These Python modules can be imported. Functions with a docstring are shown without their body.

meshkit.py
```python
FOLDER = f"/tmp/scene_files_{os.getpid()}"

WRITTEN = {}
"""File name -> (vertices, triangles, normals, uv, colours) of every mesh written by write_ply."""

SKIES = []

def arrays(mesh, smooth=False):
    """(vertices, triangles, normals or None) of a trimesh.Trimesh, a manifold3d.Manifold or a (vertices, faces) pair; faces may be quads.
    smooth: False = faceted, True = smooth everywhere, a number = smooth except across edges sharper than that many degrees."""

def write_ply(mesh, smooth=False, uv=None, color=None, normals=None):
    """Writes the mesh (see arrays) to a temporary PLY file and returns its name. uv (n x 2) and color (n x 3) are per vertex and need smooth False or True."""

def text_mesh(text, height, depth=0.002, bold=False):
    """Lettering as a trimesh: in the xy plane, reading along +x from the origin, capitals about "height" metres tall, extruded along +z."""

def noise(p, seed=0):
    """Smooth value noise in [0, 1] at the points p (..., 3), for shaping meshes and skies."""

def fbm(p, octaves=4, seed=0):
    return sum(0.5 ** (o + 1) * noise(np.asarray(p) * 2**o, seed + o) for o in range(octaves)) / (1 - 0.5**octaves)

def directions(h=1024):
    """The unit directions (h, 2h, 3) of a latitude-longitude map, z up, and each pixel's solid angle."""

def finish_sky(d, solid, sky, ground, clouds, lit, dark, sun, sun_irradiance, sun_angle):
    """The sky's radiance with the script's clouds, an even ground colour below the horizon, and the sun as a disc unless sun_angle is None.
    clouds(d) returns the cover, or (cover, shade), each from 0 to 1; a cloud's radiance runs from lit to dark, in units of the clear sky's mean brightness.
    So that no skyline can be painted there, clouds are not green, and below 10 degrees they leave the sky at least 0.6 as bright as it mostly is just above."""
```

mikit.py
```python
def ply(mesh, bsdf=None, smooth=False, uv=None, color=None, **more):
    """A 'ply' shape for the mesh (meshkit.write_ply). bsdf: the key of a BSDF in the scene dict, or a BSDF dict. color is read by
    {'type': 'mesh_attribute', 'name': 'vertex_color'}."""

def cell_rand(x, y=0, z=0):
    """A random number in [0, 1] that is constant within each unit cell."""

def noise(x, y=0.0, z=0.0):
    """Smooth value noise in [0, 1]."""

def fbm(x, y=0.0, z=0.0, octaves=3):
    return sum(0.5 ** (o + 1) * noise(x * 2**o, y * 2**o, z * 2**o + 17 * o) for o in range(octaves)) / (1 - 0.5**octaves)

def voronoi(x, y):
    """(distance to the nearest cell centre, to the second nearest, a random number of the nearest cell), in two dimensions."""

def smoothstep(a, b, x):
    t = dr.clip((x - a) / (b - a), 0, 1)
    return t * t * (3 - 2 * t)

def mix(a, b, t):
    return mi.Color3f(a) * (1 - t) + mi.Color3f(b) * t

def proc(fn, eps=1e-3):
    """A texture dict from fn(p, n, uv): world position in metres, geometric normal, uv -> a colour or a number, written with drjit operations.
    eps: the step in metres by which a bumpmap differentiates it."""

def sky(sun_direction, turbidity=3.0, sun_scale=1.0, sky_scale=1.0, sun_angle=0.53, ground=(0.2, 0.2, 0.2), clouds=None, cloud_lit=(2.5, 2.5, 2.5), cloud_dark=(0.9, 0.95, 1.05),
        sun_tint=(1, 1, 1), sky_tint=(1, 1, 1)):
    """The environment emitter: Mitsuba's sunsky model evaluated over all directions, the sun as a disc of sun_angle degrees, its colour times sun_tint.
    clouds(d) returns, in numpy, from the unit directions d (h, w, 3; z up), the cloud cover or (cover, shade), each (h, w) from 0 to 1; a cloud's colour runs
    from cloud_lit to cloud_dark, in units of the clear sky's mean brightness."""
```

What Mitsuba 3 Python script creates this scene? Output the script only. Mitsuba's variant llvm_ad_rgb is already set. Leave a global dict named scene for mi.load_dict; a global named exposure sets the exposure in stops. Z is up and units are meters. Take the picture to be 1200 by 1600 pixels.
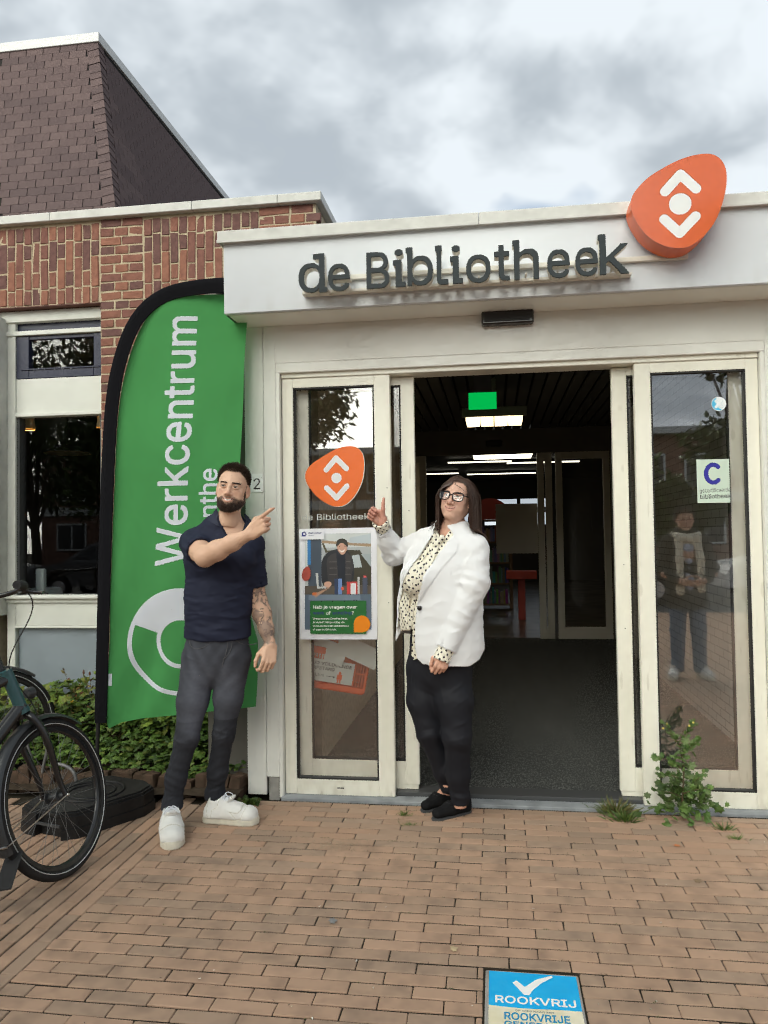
import math
import numpy as np
import trimesh
import mitsuba as mi
import drjit as dr
import manifold3d as m3
import shapely
from shapely.geometry import Polygon, LineString, Point, box as sbox
from shapely import affinity
import scipy.sparse as sp
import mikit
import meshkit

T = mi.ScalarTransform4f
scene, labels = {}, {}
V = lambda *a: np.array(a, float)

# ------------------------------------------------------------------ camera, sky, exposure
CAM = V(0, 0, 1.48)
YAW, PITCH, ROLL = map(math.radians, (8.1726, 1.7453, -0.8203))
fwd = V(-math.sin(YAW) * math.cos(PITCH), math.cos(YAW) * math.cos(PITCH), math.sin(PITCH))
rgt = V(math.cos(YAW), math.sin(YAW), 0)
upv = np.cross(rgt, fwd)
upr = -math.sin(ROLL) * rgt + math.cos(ROLL) * upv
scene['camera'] = {'type': 'perspective', 'fov': 2 * math.degrees(math.atan(0.5)), 'fov_axis': 'x', 'near_clip': 0.05, 'far_clip': 400.0,
                   'to_world': T().look_at(origin=CAM.tolist(), target=(CAM + fwd).tolist(), up=upr.tolist())}


def clouds(d):
    z = np.maximum(d[..., 2], 0.02)
    q = np.stack([d[..., 0] / (z + 0.35), d[..., 1] / (z + 0.35), z * 0], -1)
    w = meshkit.fbm(q * 1.9 + V(3.1, 8.2, 0), 4, 5)
    a = meshkit.fbm(q * 3.0 + 1.1 * w[..., None] + V(11.3, 4.7, 1), 6, 11)
    b = meshkit.fbm(q * 9 + 2.2 * w[..., None] + V(1.3, 7.7, 3), 5, 23)
    t = np.clip((0.62 * a + 0.38 * b - 0.385) / 0.20, 0, 1)
    shade = -0.04 + 0.82 * t * t * (3 - 2 * t)
    cover = np.clip((w * 0.5 + a * 0.5 - 0.335) / 0.05, 0.0, 1)
    return 0.25 + 0.75 * cover, shade * (0.3 + 0.7 * cover)


scene['sky'] = mikit.sky([-0.38, -0.80, 0.46], turbidity=4, sun_scale=0.90, sky_scale=0.9, sun_angle=62, clouds=clouds,
                         cloud_lit=(2.06, 2.22, 2.33), cloud_dark=(0.92, 1.06, 1.19), ground=(0.16, 0.15, 0.14), sun_tint=(0.78, 1.0, 1.34))
exposure = 2.42

# ------------------------------------------------------------------ scene tree helpers
used = {}


def numbered(name):
    n = used.get(name, -1) + 1
    used[name] = n
    return name if n == 0 else f'{name}_{n:03d}'


def thing(name, label, cat, group=None, kind=None):
    k = numbered(name)
    labels[k] = {'label': label, 'category': cat}
    if group:
        labels[k]['group'] = group
    if kind:
        labels[k]['kind'] = kind
    return k


def put(key, mesh, bsdf, smooth=False, **kw):
    scene[key] = mikit.ply(mesh, bsdf, smooth, **kw)
    return key


def part(parent, name, mesh, bsdf, smooth=False, label=None, kind=None, **kw):
    k = numbered(f'{parent}__{name}')
    put(k, mesh, bsdf, smooth, **kw)
    if label or kind:
        labels[k] = {}
        if label:
            labels[k]['label'] = label
        if kind:
            labels[k]['kind'] = kind
    return k


def partcopy(parent, name, shape, M):
    k = numbered(f'{parent}__{name}')
    scene[k] = {**shape, 'to_world': T(M.tolist())}
    return k


def struct(name, mesh, bsdf, smooth=False, **kw):
    k = numbered(name)
    labels[k] = {'kind': 'structure'}
    return put(k, mesh, bsdf, smooth, **kw)


def one(name, mesh, bsdf, label, cat, group=None, kind=None, smooth=False, **kw):
    k = thing(name, label, cat, group, kind)
    return put(k, mesh, bsdf, smooth, **kw)


# ------------------------------------------------------------------ mesh helpers
def tm(v, f):
    return trimesh.Trimesh(np.asarray(v, float), np.asarray(f, int), process=False)


def cat(*ms):
    ms = [m for m in (ms[0] if len(ms) == 1 and isinstance(ms[0], (list, tuple)) else ms)]
    return trimesh.util.concatenate(ms)


def box(x0, x1, y0, y1, z0, z1, c=0.003):
    """box with chamfered edges"""
    lo, hi = V(min(x0, x1), min(y0, y1), min(z0, z1)), V(max(x0, x1), max(y0, y1), max(z0, z1))
    c = min(c, 0.45 * (hi - lo).min())
    if c <= 0:
        m = trimesh.creation.box(hi - lo)
        m.apply_translation((lo + hi) / 2)
        return m
    pts = []
    for s in np.ndindex(2, 2, 2):
        p = np.where(s, hi, lo)
        n = np.where(s, -1.0, 1.0) * c
        for k in range(3):
            q = p + n
            q[k] = p[k]
            pts.append(q)
    return trimesh.convex.convex_hull(np.array(pts))


def xf(mesh, M):
    m = mesh.copy()
    m.apply_transform(M)
    return m


def frame_M(o, x, y, z):
    M = np.eye(4)
    M[:3, 0], M[:3, 1], M[:3, 2], M[:3, 3] = x, y, z, o
    return M


def rotm(axis, deg):
    return trimesh.transformations.rotation_matrix(math.radians(deg), axis)[:3, :3]


def unit(v):
    v = np.asarray(v, float)
    return v / np.linalg.norm(v)


def tube(pts, r, sides=8, closed=False, caps=True):
    p = np.asarray(pts, float)
    n = len(p)
    t = (np.roll(p, -1, 0) - np.roll(p, 1, 0)) if closed else np.gradient(p, axis=0)
    t /= np.linalg.norm(t, axis=1, keepdims=True) + 1e-12
    a = np.zeros_like(p)
    ref = V(0, 0, 1) if abs(t[0, 2]) < 0.9 else V(1, 0, 0)
    a[0] = unit(np.cross(t[0], ref))
    for i in range(1, n):
        v = a[i - 1] - t[i] * (a[i - 1] @ t[i])
        a[i] = v / (np.linalg.norm(v) + 1e-12)
    b = np.cross(t, a)
    ang = np.arange(sides) * 2 * np.pi / sides
    rr = np.broadcast_to(np.asarray(r, float), (n,))
    v = p[:, None] + rr[:, None, None] * (np.cos(ang)[None, :, None] * a[:, None] + np.sin(ang)[None, :, None] * b[:, None])
    v = v.reshape(-1, 3)
    m = n if closed else n - 1
    i, j = np.meshgrid(np.arange(m), np.arange(sides), indexing='ij')
    i2, j2 = (i + 1) % n, (j + 1) % sides
    A, B, C, D = i * sides + j, i * sides + j2, i2 * sides + j2, i2 * sides + j
    f = np.vstack([np.stack([A, B, C], -1).reshape(-1, 3), np.stack([A, C, D], -1).reshape(-1, 3)])
    if caps and not closed:
        k = len(v)
        v = np.vstack([v, p[:1], p[-1:]])
        jj = np.arange(sides)
        f = np.vstack([f, np.stack([jj * 0 + k, (jj + 1) % sides, jj], 1), np.stack([jj * 0 + k + 1, (n - 1) * sides + jj, (n - 1) * sides + (jj + 1) % sides], 1)])
    return tm(v, f)


def spline(pts, n=24):
    from scipy.interpolate import CubicSpline
    p = np.asarray(pts, float)
    s = np.r_[0, np.cumsum(np.linalg.norm(np.diff(p, axis=0), axis=1))]
    return CubicSpline(s, p)(np.linspace(0, s[-1], n))


def smooth_poly(pts, n=80):
    from scipy.interpolate import CubicSpline
    p = np.vstack([pts, pts[:1]]).astype(float)
    s = np.r_[0, np.cumsum(np.linalg.norm(np.diff(p, axis=0), axis=1))]
    return Polygon(CubicSpline(s, p, bc_type='periodic')(np.linspace(0, s[-1], n, endpoint=False)))


def extrude(poly, depth):
    ms = [trimesh.creation.extrude_polygon(g, depth, engine='earcut') for g in getattr(poly, 'geoms', [poly]) if g.area > 1e-12]
    return cat(ms)


def on_wall(poly, y_front, depth):
    """polygon in (x, z) as a solid whose front lies at y_front (facing -y)"""
    m = extrude(poly, depth)
    v = m.vertices
    return tm(np.stack([v[:, 0], y_front + depth - v[:, 2], v[:, 1]], 1), m.faces)


def txt(s, h, depth=0.001, bold=False):
    return meshkit.text_mesh(s, h, depth, bold)


def wall_text(s, x, z, y_front, h, width=None, depth=0.0006, bold=False, tilt=0.0):
    m = txt(s, h, depth, bold)
    v = m.vertices.copy()
    if width:
        v[:, 0] *= width / v[:, 0].max()
    c, sn = math.cos(tilt), math.sin(tilt)
    return tm(np.stack([x + v[:, 0] * c - v[:, 1] * sn, y_front + depth - v[:, 2], z + v[:, 0] * sn + v[:, 1] * c], 1), m.faces)


def lathe(profile, sides=24):
    return trimesh.creation.revolve(np.asarray(profile, float), sections=sides)


def strands(P, r0, r1):
    """P: (n strands, m points, 3) -> thin three-sided tubes as one mesh"""
    n, m, _ = P.shape
    t = np.gradient(P, axis=1)
    t /= np.linalg.norm(t, axis=2, keepdims=True) + 1e-12
    a = np.cross(t, np.where(np.abs(t[..., 2:]) < 0.9, V(0, 0, 1), V(1, 0, 0)))
    a /= np.linalg.norm(a, axis=2, keepdims=True) + 1e-12
    b = np.cross(t, a)
    rr = np.linspace(1, 0, m)[None, :, None]
    rr = (r1 + (r0 - r1) * rr)
    vs = np.stack([P + rr * (math.cos(k) * a + math.sin(k) * b) for k in (0.3, 2.4, 4.5)], 2).reshape(-1, 3)
    i, j, k = np.meshgrid(np.arange(n), np.arange(m - 1), np.arange(3), indexing='ij')
    k2 = (k + 1) % 3
    A, B = (i * m + j) * 3 + k, (i * m + j) * 3 + k2
    C, D = (i * m + j + 1) * 3 + k2, (i * m + j + 1) * 3 + k
    return tm(vs, np.vstack([np.stack([A, B, C], -1).reshape(-1, 3), np.stack([A, C, D], -1).reshape(-1, 3)]))


# ------------------------------------------------------------------ signed distance modelling
def smin(a, b, k):
    if k <= 0:
        return np.minimum(a, b)
    h = np.maximum(k - np.abs(a - b), 0) / k
    return np.minimum(a, b) - h * h * k * 0.25


class SDF:
    def __init__(self, lo, hi, h):
        self.lo, self.h = np.asarray(lo, float), h
        self.n = np.ceil((np.asarray(hi) - self.lo) / h).astype(int) + 1
        self.ax = [self.lo[k] + h * np.arange(self.n[k]) for k in range(3)]
        self.d = np.full(self.n, 0.5, np.float32)

    def sub(self, lo, hi):
        s = tuple(slice(max(0, int((lo[k] - self.lo[k]) / self.h)), max(0, min(self.n[k], int((hi[k] - self.lo[k]) / self.h) + 2))) for k in range(3))
        X, Y, Z = np.meshgrid(*[self.ax[k][s[k]] for k in range(3)], indexing='ij')
        return s, np.stack([X, Y, Z], -1)

    def put(self, s, d, k, op):
        o = self.d[s]
        if op == 'u':
            self.d[s] = smin(o, d, k)
        elif op == 's':
            self.d[s] = -smin(-o, d, k)
        else:
            self.d[s] = -smin(-o, -d, k)

    def cone(self, a, b, ra, rb, k=0.01, op='u', flat=None):
        """round cone; flat=(axis, factor) squeezes distances along an axis"""
        a, b = np.asarray(a, float), np.asarray(b, float)
        m = max(ra, rb) * (flat[1] if flat and flat[1] > 1 else 1) + k + 3 * self.h
        s, p = self.sub(np.minimum(a, b) - m, np.maximum(a, b) + m)
        if p.size == 0:
            return self
        ba = b - a
        t = np.clip(((p - a) @ ba) / max(ba @ ba, 1e-12), 0, 1)
        q = p - a - t[..., None] * ba
        if flat:
            ax = unit(flat[0])
            c = q @ ax
            q = q + (c * (1 / flat[1] - 1))[..., None] * ax
        d = np.linalg.norm(q, axis=-1) - (ra + (rb - ra) * t)
        self.put(s, d.astype(np.float32), k, op)
        return self

    def chain(self, pts, rs, k=0.01, op='u', flat=None):
        for i in range(len(pts) - 1):
            self.cone(pts[i], pts[i + 1], rs[i], rs[i + 1], k, op, flat)
        return self

    def ell(self, c, r, R=None, k=0.01, op='u'):
        c, r = np.asarray(c, float), np.broadcast_to(np.asarray(r, float), (3,))
        m = r.max() + k + 3 * self.h
        s, p = self.sub(c - m, c + m)
        if p.size == 0:
            return self
        q = p - c
        if R is not None:
            q = q @ np.asarray(R)
        a = np.linalg.norm(q / r, axis=-1)
        b = np.linalg.norm(q / (r * r), axis=-1)
        d = np.where(b > 1e-9, a * (a - 1) / np.maximum(b, 1e-9), -r.min())
        self.put(s, d.astype(np.float32), k, op)
        return self

    def fn(self, f, lo=None, hi=None, k=0.0, op='u'):
        lo = self.lo if lo is None else lo
        hi = self.lo + self.h * self.n if hi is None else hi
        s, p = self.sub(lo, hi)
        if p.size:
            self.put(s, f(p).astype(np.float32), k, op)
        return self

    def plane(self, o, n, k=0.0):
        """cuts away everything in front of the plane (side n points to)"""
        n = unit(n)
        self.put((slice(None),) * 3, (((self.ax[0] - o[0]) * n[0])[:, None, None] + ((self.ax[1] - o[1]) * n[1])[None, :, None] + ((self.ax[2] - o[2]) * n[2])[None, None, :]).astype(np.float32), k, 'i')
        return self

    def mesh(self, relax=3):
        d, h = self.d, self.h
        D = np.pad(d, 1, constant_values=0.5)
        ins = D < 0
        n = np.array(D.shape)
        c = np.zeros(n - 1, int)
        for o in np.ndindex(2, 2, 2):
            c += ins[o[0]:n[0] - 1 + o[0], o[1]:n[1] - 1 + o[1], o[2]:n[2] - 1 + o[2]]
        act = (c > 0) & (c < 8)
        ids = np.full(act.shape, -1)
        cells = np.argwhere(act)
        ids[tuple(cells.T)] = np.arange(len(cells))
        acc, cnt = np.zeros((len(cells), 3)), np.zeros(len(cells))
        for ax in range(3):
            e = np.eye(3, dtype=int)[ax]
            for o in np.ndindex(2, 2):
                off = np.insert(np.array(o), ax, 0)
                A = cells + off
                B = A + e
                da, db = D[tuple(A.T)], D[tuple(B.T)]
                cr = (da < 0) != (db < 0)
                t = np.where(cr, da / np.where(cr, da - db, 1), 0)
                acc[cr] += (off + t[:, None] * e)[cr]
                cnt[cr] += 1
        v = (cells + acc / cnt[:, None] - 1) * h + self.lo
        fs = []
        for ax in range(3):
            e = np.eye(3, dtype=int)[ax]
            u, w = [k for k in range(3) if k != ax]
            eu, ew = np.eye(3, dtype=int)[u], np.eye(3, dtype=int)[w]
            sl = [slice(1, n[k] - 1) for k in range(3)]
            sl[ax] = slice(0, n[ax] - 1)
            s2 = list(sl)
            s2[ax] = slice(1, n[ax])
            a, b = ins[tuple(sl)], ins[tuple(s2)]
            q = np.argwhere(a != b) + np.array([s.start for s in sl])
            flip = ins[tuple(q.T)]
            if ax == 1:
                flip = ~flip
            i0, i1, i2, i3 = (ids[tuple((q - x).T)] for x in (eu * 0, eu, eu + ew, ew))
            Q = np.stack([i0, i1, i2, i3], 1)
            Q[~flip] = Q[~flip][:, ::-1]
            fs.append(Q)
        Q = np.vstack(fs)
        f = np.vstack([Q[:, [0, 1, 2]], Q[:, [0, 2, 3]]])
        m = tm(v, f)
        return relaxed(m, relax) if relax else m


def relaxed(m, it, lam=0.5, mu=-0.52):
    f = m.faces
    n = len(m.vertices)
    e = np.vstack([f[:, [0, 1]], f[:, [1, 2]], f[:, [2, 0]]])
    A = sp.coo_matrix((np.ones(len(e)), (e[:, 0], e[:, 1])), (n, n)).tocsr()
    A = ((A + A.T) > 0).astype(float)
    L = sp.diags(1 / np.maximum(np.asarray(A.sum(1)).ravel(), 1)) @ A
    v = np.array(m.vertices)
    for _ in range(it):
        v = v + lam * (L @ v - v)
        v = v + mu * (L @ v - v)
    return tm(v, f)


def vnorm(m):
    v, f, n = meshkit.arrays(m, True)
    return n


def displaced(m, amount):
    return tm(m.vertices + vnorm(m) * np.asarray(amount)[:, None], m.faces)


def in_poly(poly, uv, soft):
    """soft 0..1 inside mask of a 2-d polygon"""
    pts = shapely.points(uv)
    d = shapely.distance(pts, poly.exterior)
    ins = shapely.contains(poly, pts)
    return np.clip(0.5 + np.where(ins, d, -d) / soft, 0, 1)


def sstep(a, b, x):
    t = np.clip((x - a) / (b - a), 0, 1)
    return t * t * (3 - 2 * t)


def sample_faces(m, n, rng, weight=None):
    a = m.area_faces.copy()
    if weight is not None:
        a = a * weight[m.faces].mean(1)
    fi = rng.choice(len(a), n, p=a / a.sum())
    r = rng.random((n, 2))
    r[r.sum(1) > 1] = 1 - r[r.sum(1) > 1]
    tri = m.triangles[fi]
    return tri[:, 0] + r[:, :1] * (tri[:, 1] - tri[:, 0]) + r[:, 1:] * (tri[:, 2] - tri[:, 0]), m.face_normals[fi]


# ------------------------------------------------------------------ materials
def mat(key, color, rough=0.5, spec=0.5, bump=None, bscale=1.0, **kw):
    c = color if isinstance(color, dict) else {'type': 'rgb', 'value': list(color)}
    b = {'type': 'principled', 'base_color': c, 'roughness': rough, 'specular': spec, **kw}
    if bump is not None:
        b = {'type': 'bumpmap', 'nested_texture': bump, 'scale': bscale, 'nested_bsdf': b}
    scene[key] = {'type': 'twosided', 'nested': b}
    return key


VC = {'type': 'mesh_attribute', 'name': 'vertex_color'}
nz, fb, mx = mikit.noise, mikit.fbm, mikit.mix


def tinted(base, dark, scale, amount=1.0, sx=1.0, sz=1.0):
    return mikit.proc(lambda p, n, uv: mx(base, dark, dr.clip((fb(p.x * scale * sx, p.y * scale * sx, p.z * scale * sz, octaves=3) - 0.35) * 1.9, 0, 1) * amount))


grain = mikit.proc(lambda p, n, uv: fb(p.x * 240, p.y * 240, p.z * 240, octaves=2))
softgrain = mikit.proc(lambda p, n, uv: fb(p.x * 9, p.y * 9, p.z * 14, octaves=3) + 0.25 * nz(p.x * 60, p.y * 60, p.z * 26))
weave = mikit.proc(lambda p, n, uv: nz(p.x * 420, p.y * 420, p.z * 420) + 0.5 * nz(p.x * 60, p.y * 60, p.z * 60), eps=6e-4)

mat('m_white_paint', tinted((0.71, 0.71, 0.67), (0.60, 0.595, 0.55), 1.7, 0.8, 1.6, 0.6), 0.28, 0.5, softgrain, 0.0045)
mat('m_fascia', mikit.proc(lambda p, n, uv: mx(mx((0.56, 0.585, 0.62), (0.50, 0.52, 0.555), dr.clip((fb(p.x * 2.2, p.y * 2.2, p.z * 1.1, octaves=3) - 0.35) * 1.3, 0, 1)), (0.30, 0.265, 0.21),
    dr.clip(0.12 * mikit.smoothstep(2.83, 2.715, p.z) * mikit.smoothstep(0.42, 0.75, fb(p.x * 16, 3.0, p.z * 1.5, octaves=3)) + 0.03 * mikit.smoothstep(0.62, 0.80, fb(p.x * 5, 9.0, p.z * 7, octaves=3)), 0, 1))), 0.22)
mat('m_frame', mikit.proc(lambda p, n, uv: mx(mx((0.76, 0.745, 0.655), (0.64, 0.62, 0.53), dr.clip((fb(p.x * 7, p.y * 7, p.z * 1.8, octaves=3) - 0.35) * 1.2, 0, 1)), (0.34, 0.29, 0.21),
    dr.clip(0.32 * mikit.smoothstep(0.30, 0.02, p.z) * mikit.smoothstep(0.35, 0.8, fb(p.x * 25, p.y * 25, p.z * 9, octaves=3)) + 0.22 * mikit.smoothstep(0.72, 0.80, fb(p.x * 40, p.y * 40, p.z * 6, octaves=2)), 0, 1))), 0.33)
mat('m_zinc', tinted((0.56, 0.56, 0.53), (0.44, 0.44, 0.415), 14, 0.9), 0.5, 0.5, grain, 0.0003)
mat('m_window_paint', tinted((0.66, 0.67, 0.62), (0.55, 0.55, 0.50), 6, 0.5), 0.35)
mat('m_navy', (0.012, 0.015, 0.045), 0.35)
mat('m_bluegrey', tinted((0.235, 0.275, 0.31), (0.20, 0.235, 0.265), 3, 0.8), 0.5)
mat('m_gasket', (0.012, 0.012, 0.012), 0.6)
mat('m_black_plastic', tinted((0.011, 0.011, 0.012), (0.02, 0.02, 0.02), 12, 0.7), 0.5, 0.35, grain, 0.0002)
mat('m_black_gloss', (0.010, 0.010, 0.012), 0.16)
mat('m_dark_grey', (0.05, 0.052, 0.055), 0.5)
mat('m_steel', (0.55, 0.55, 0.55), 0.32, metallic=0.9)
mat('m_grey_steel', tinted((0.20, 0.20, 0.20), (0.13, 0.13, 0.13), 30, 0.8), 0.5, metallic=0.5)
mat('m_concrete', tinted((0.30, 0.29, 0.27), (0.19, 0.185, 0.17), 22, 1.0), 0.9, 0.2, grain, 0.002)
mat('m_stone', tinted((0.27, 0.285, 0.30), (0.17, 0.18, 0.19), 16, 1.0), 0.75, 0.3, grain, 0.001)
mat('m_mortar', tinted((0.50, 0.42, 0.30), (0.38, 0.315, 0.22), 40, 1.0), 0.95, 0.1, grain, 0.0009)
mat('m_soil', tinted((0.06, 0.045, 0.032), (0.03, 0.022, 0.016), 30, 1.0), 0.95, 0.1, grain, 0.004)
mat('m_vertex', VC, 0.6, 0.3)
mat('m_print', VC, 0.35, 0.4)
mat('m_leaf', VC, 0.5, 0.35)
for i, (a, b) in enumerate([((0.27, 0.125, 0.092), (0.19, 0.087, 0.066)), ((0.225, 0.106, 0.085), (0.155, 0.073, 0.060)), ((0.30, 0.14, 0.097), (0.22, 0.097, 0.07)), ((0.172, 0.092, 0.082), (0.115, 0.061, 0.056))]):
    mat(f'm_brick_{i}', tinted(a, b, 34, 1.0), 0.9, 0.15, grain, 0.0010)
for i, (a, b) in enumerate([((0.375, 0.245, 0.170), (0.27, 0.178, 0.126)), ((0.35, 0.236, 0.166), (0.25, 0.171, 0.124)), ((0.385, 0.252, 0.176), (0.285, 0.188, 0.134)), ((0.325, 0.226, 0.163), (0.235, 0.165, 0.122))]):
    mat(f'm_paver_{i}', tinted(a, b, 15, 1.0), 0.85, 0.25, grain, 0.0008)
mat('m_joint_sand', tinted((0.034, 0.028, 0.020), (0.016, 0.015, 0.010), 18, 1.0), 0.95, 0.1, grain, 0.001)
mat('m_roof_trim', (0.56, 0.565, 0.56), 0.5)
for i, a in enumerate([(0.104, 0.074, 0.074), (0.092, 0.066, 0.067), (0.116, 0.083, 0.082)]):
    mat(f'm_shingle_{i}', a, 0.85, 0.2)
scene['m_glass_door'] = {'type': 'thindielectric', 'int_ior': 1.85}
scene['m_glass_right'] = {'type': 'thindielectric', 'int_ior': 2.5}
scene['m_glass'] = {'type': 'thindielectric', 'int_ior': 1.5}
scene['m_glass_window'] = {'type': 'thindielectric', 'int_ior': 1.5}

rng = np.random.default_rng(7)

# ------------------------------------------------------------------ ground and pavement
XB = -1.64           # boundary between the two laying directions
struct('ground', box(-60, 60, -70, 60, -0.5, -0.035, 0), 'm_joint_sand')
PL, PW, PH, JT = 0.2045, 0.0605, 0.05, 0.0035
scene['m_far_pavers'] = {'type': 'twosided', 'nested': {'type': 'principled', 'roughness': 0.9, 'specular': 0.2, 'base_color': mikit.proc(
    lambda p, n, uv: mx(mx((0.36, 0.235, 0.163), (0.28, 0.195, 0.142), mikit.cell_rand(p.x / 0.2066 + 0.5 * dr.floor(p.y / 0.0685), p.y / 0.0685)), (0.07, 0.058, 0.044),
                        dr.select((dr.abs(p.y / 0.0685 - dr.floor(p.y / 0.0685) - 0.5) > 0.45) | (dr.abs(p.x / 0.2066 + 0.5 * dr.floor(p.y / 0.0685) - dr.floor(p.x / 0.2066 + 0.5 * dr.floor(p.y / 0.0685)) - 0.5) > 0.485), 0.85, 0.0)))}}
pv = struct('pavement', box(-3.9, 3.4, 1.0, 4.24, -0.06, -0.0045, 0), 'm_joint_sand')
struct('pavement_foreground', cat(box(-14, 14, -6.0, 1.0, -0.06, -0.003, 0), box(3.4, 14, 1.0, 4.3, -0.06, -0.003, 0), box(-14, -3.9, 1.0, 5.0, -0.06, -0.003, 0)), 'm_far_pavers')


def paver_mesh(L, seed, W=PW):
    r = np.random.default_rng(seed)
    m = box(-L / 2, L / 2, -W / 2, W / 2, -PH, 0, 0.0025)
    v = m.vertices + r.normal(0, 0.0007, m.vertices.shape)
    return tm(v, m.faces)


pav_shape = {}
for kind, L in (('full', PL), ('half', 0.098)):
    for i in range(4):
        for j in range(2):
            pav_shape[kind, i, j] = (paver_mesh(L, 10 * i + j), f'm_paver_{i}')
tile_x, tile_y = (-0.058, 0.248), (2.36, 2.672)
spots = []
row = 0
y = 1.06
while y < 4.215:
    off = (0.5 * (row % 2) + rng.normal(0, 0.03)) * (PL + JT)
    if row % 2 == 0:
        x = XB + PL / 2
    else:
        spots.append((XB + 0.049, y, 0, 'half'))
        x = XB + 0.098 + JT + PL / 2
    while x < 3.3:
        if not (tile_x[0] - 0.115 < x < tile_x[1] + 0.115 and tile_y[0] - 0.03 < y < tile_y[1] + 0.03):
            spots.append((x, y, 0, 'full'))
        else:
            lo_, hi_ = x - PL / 2, x + PL / 2
            for a_, b_ in ((lo_, min(hi_, tile_x[0] - 0.007)), (max(lo_, tile_x[1] + 0.007), hi_)):
                if b_ - a_ > 0.012:
                    spots.append(((a_ + b_) / 2, y, 0, ('cut', round(b_ - a_, 3))))
        x += PL + JT
    y += PW + 0.009
    row += 1
col = 0
x = XB - PW / 2 - JT
while x > -3.8:
    y = 1.1 + (0.5 * (col % 2)) * (PL + JT) + rng.normal(0, 0.006)
    while y < (4.2 if x > -2.45 else 4.05):
        spots.append((x, y, 90, 'full'))
        y += PL + JT
    x -= PW + 0.007
    col += 1
ax_r, ax_u, ax_f = rgt * math.cos(ROLL) + upv * math.sin(ROLL), upr, fwd


def shows(p, mx_=1.0, my=1.334):
    q = np.asarray(p, float) - CAM
    z = q @ ax_f
    return z > 0.2 and abs(q @ ax_r) < 0.5 * z * mx_ + 0.08 and abs(q @ ax_u) < 0.5 * z * my + 0.08


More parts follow.
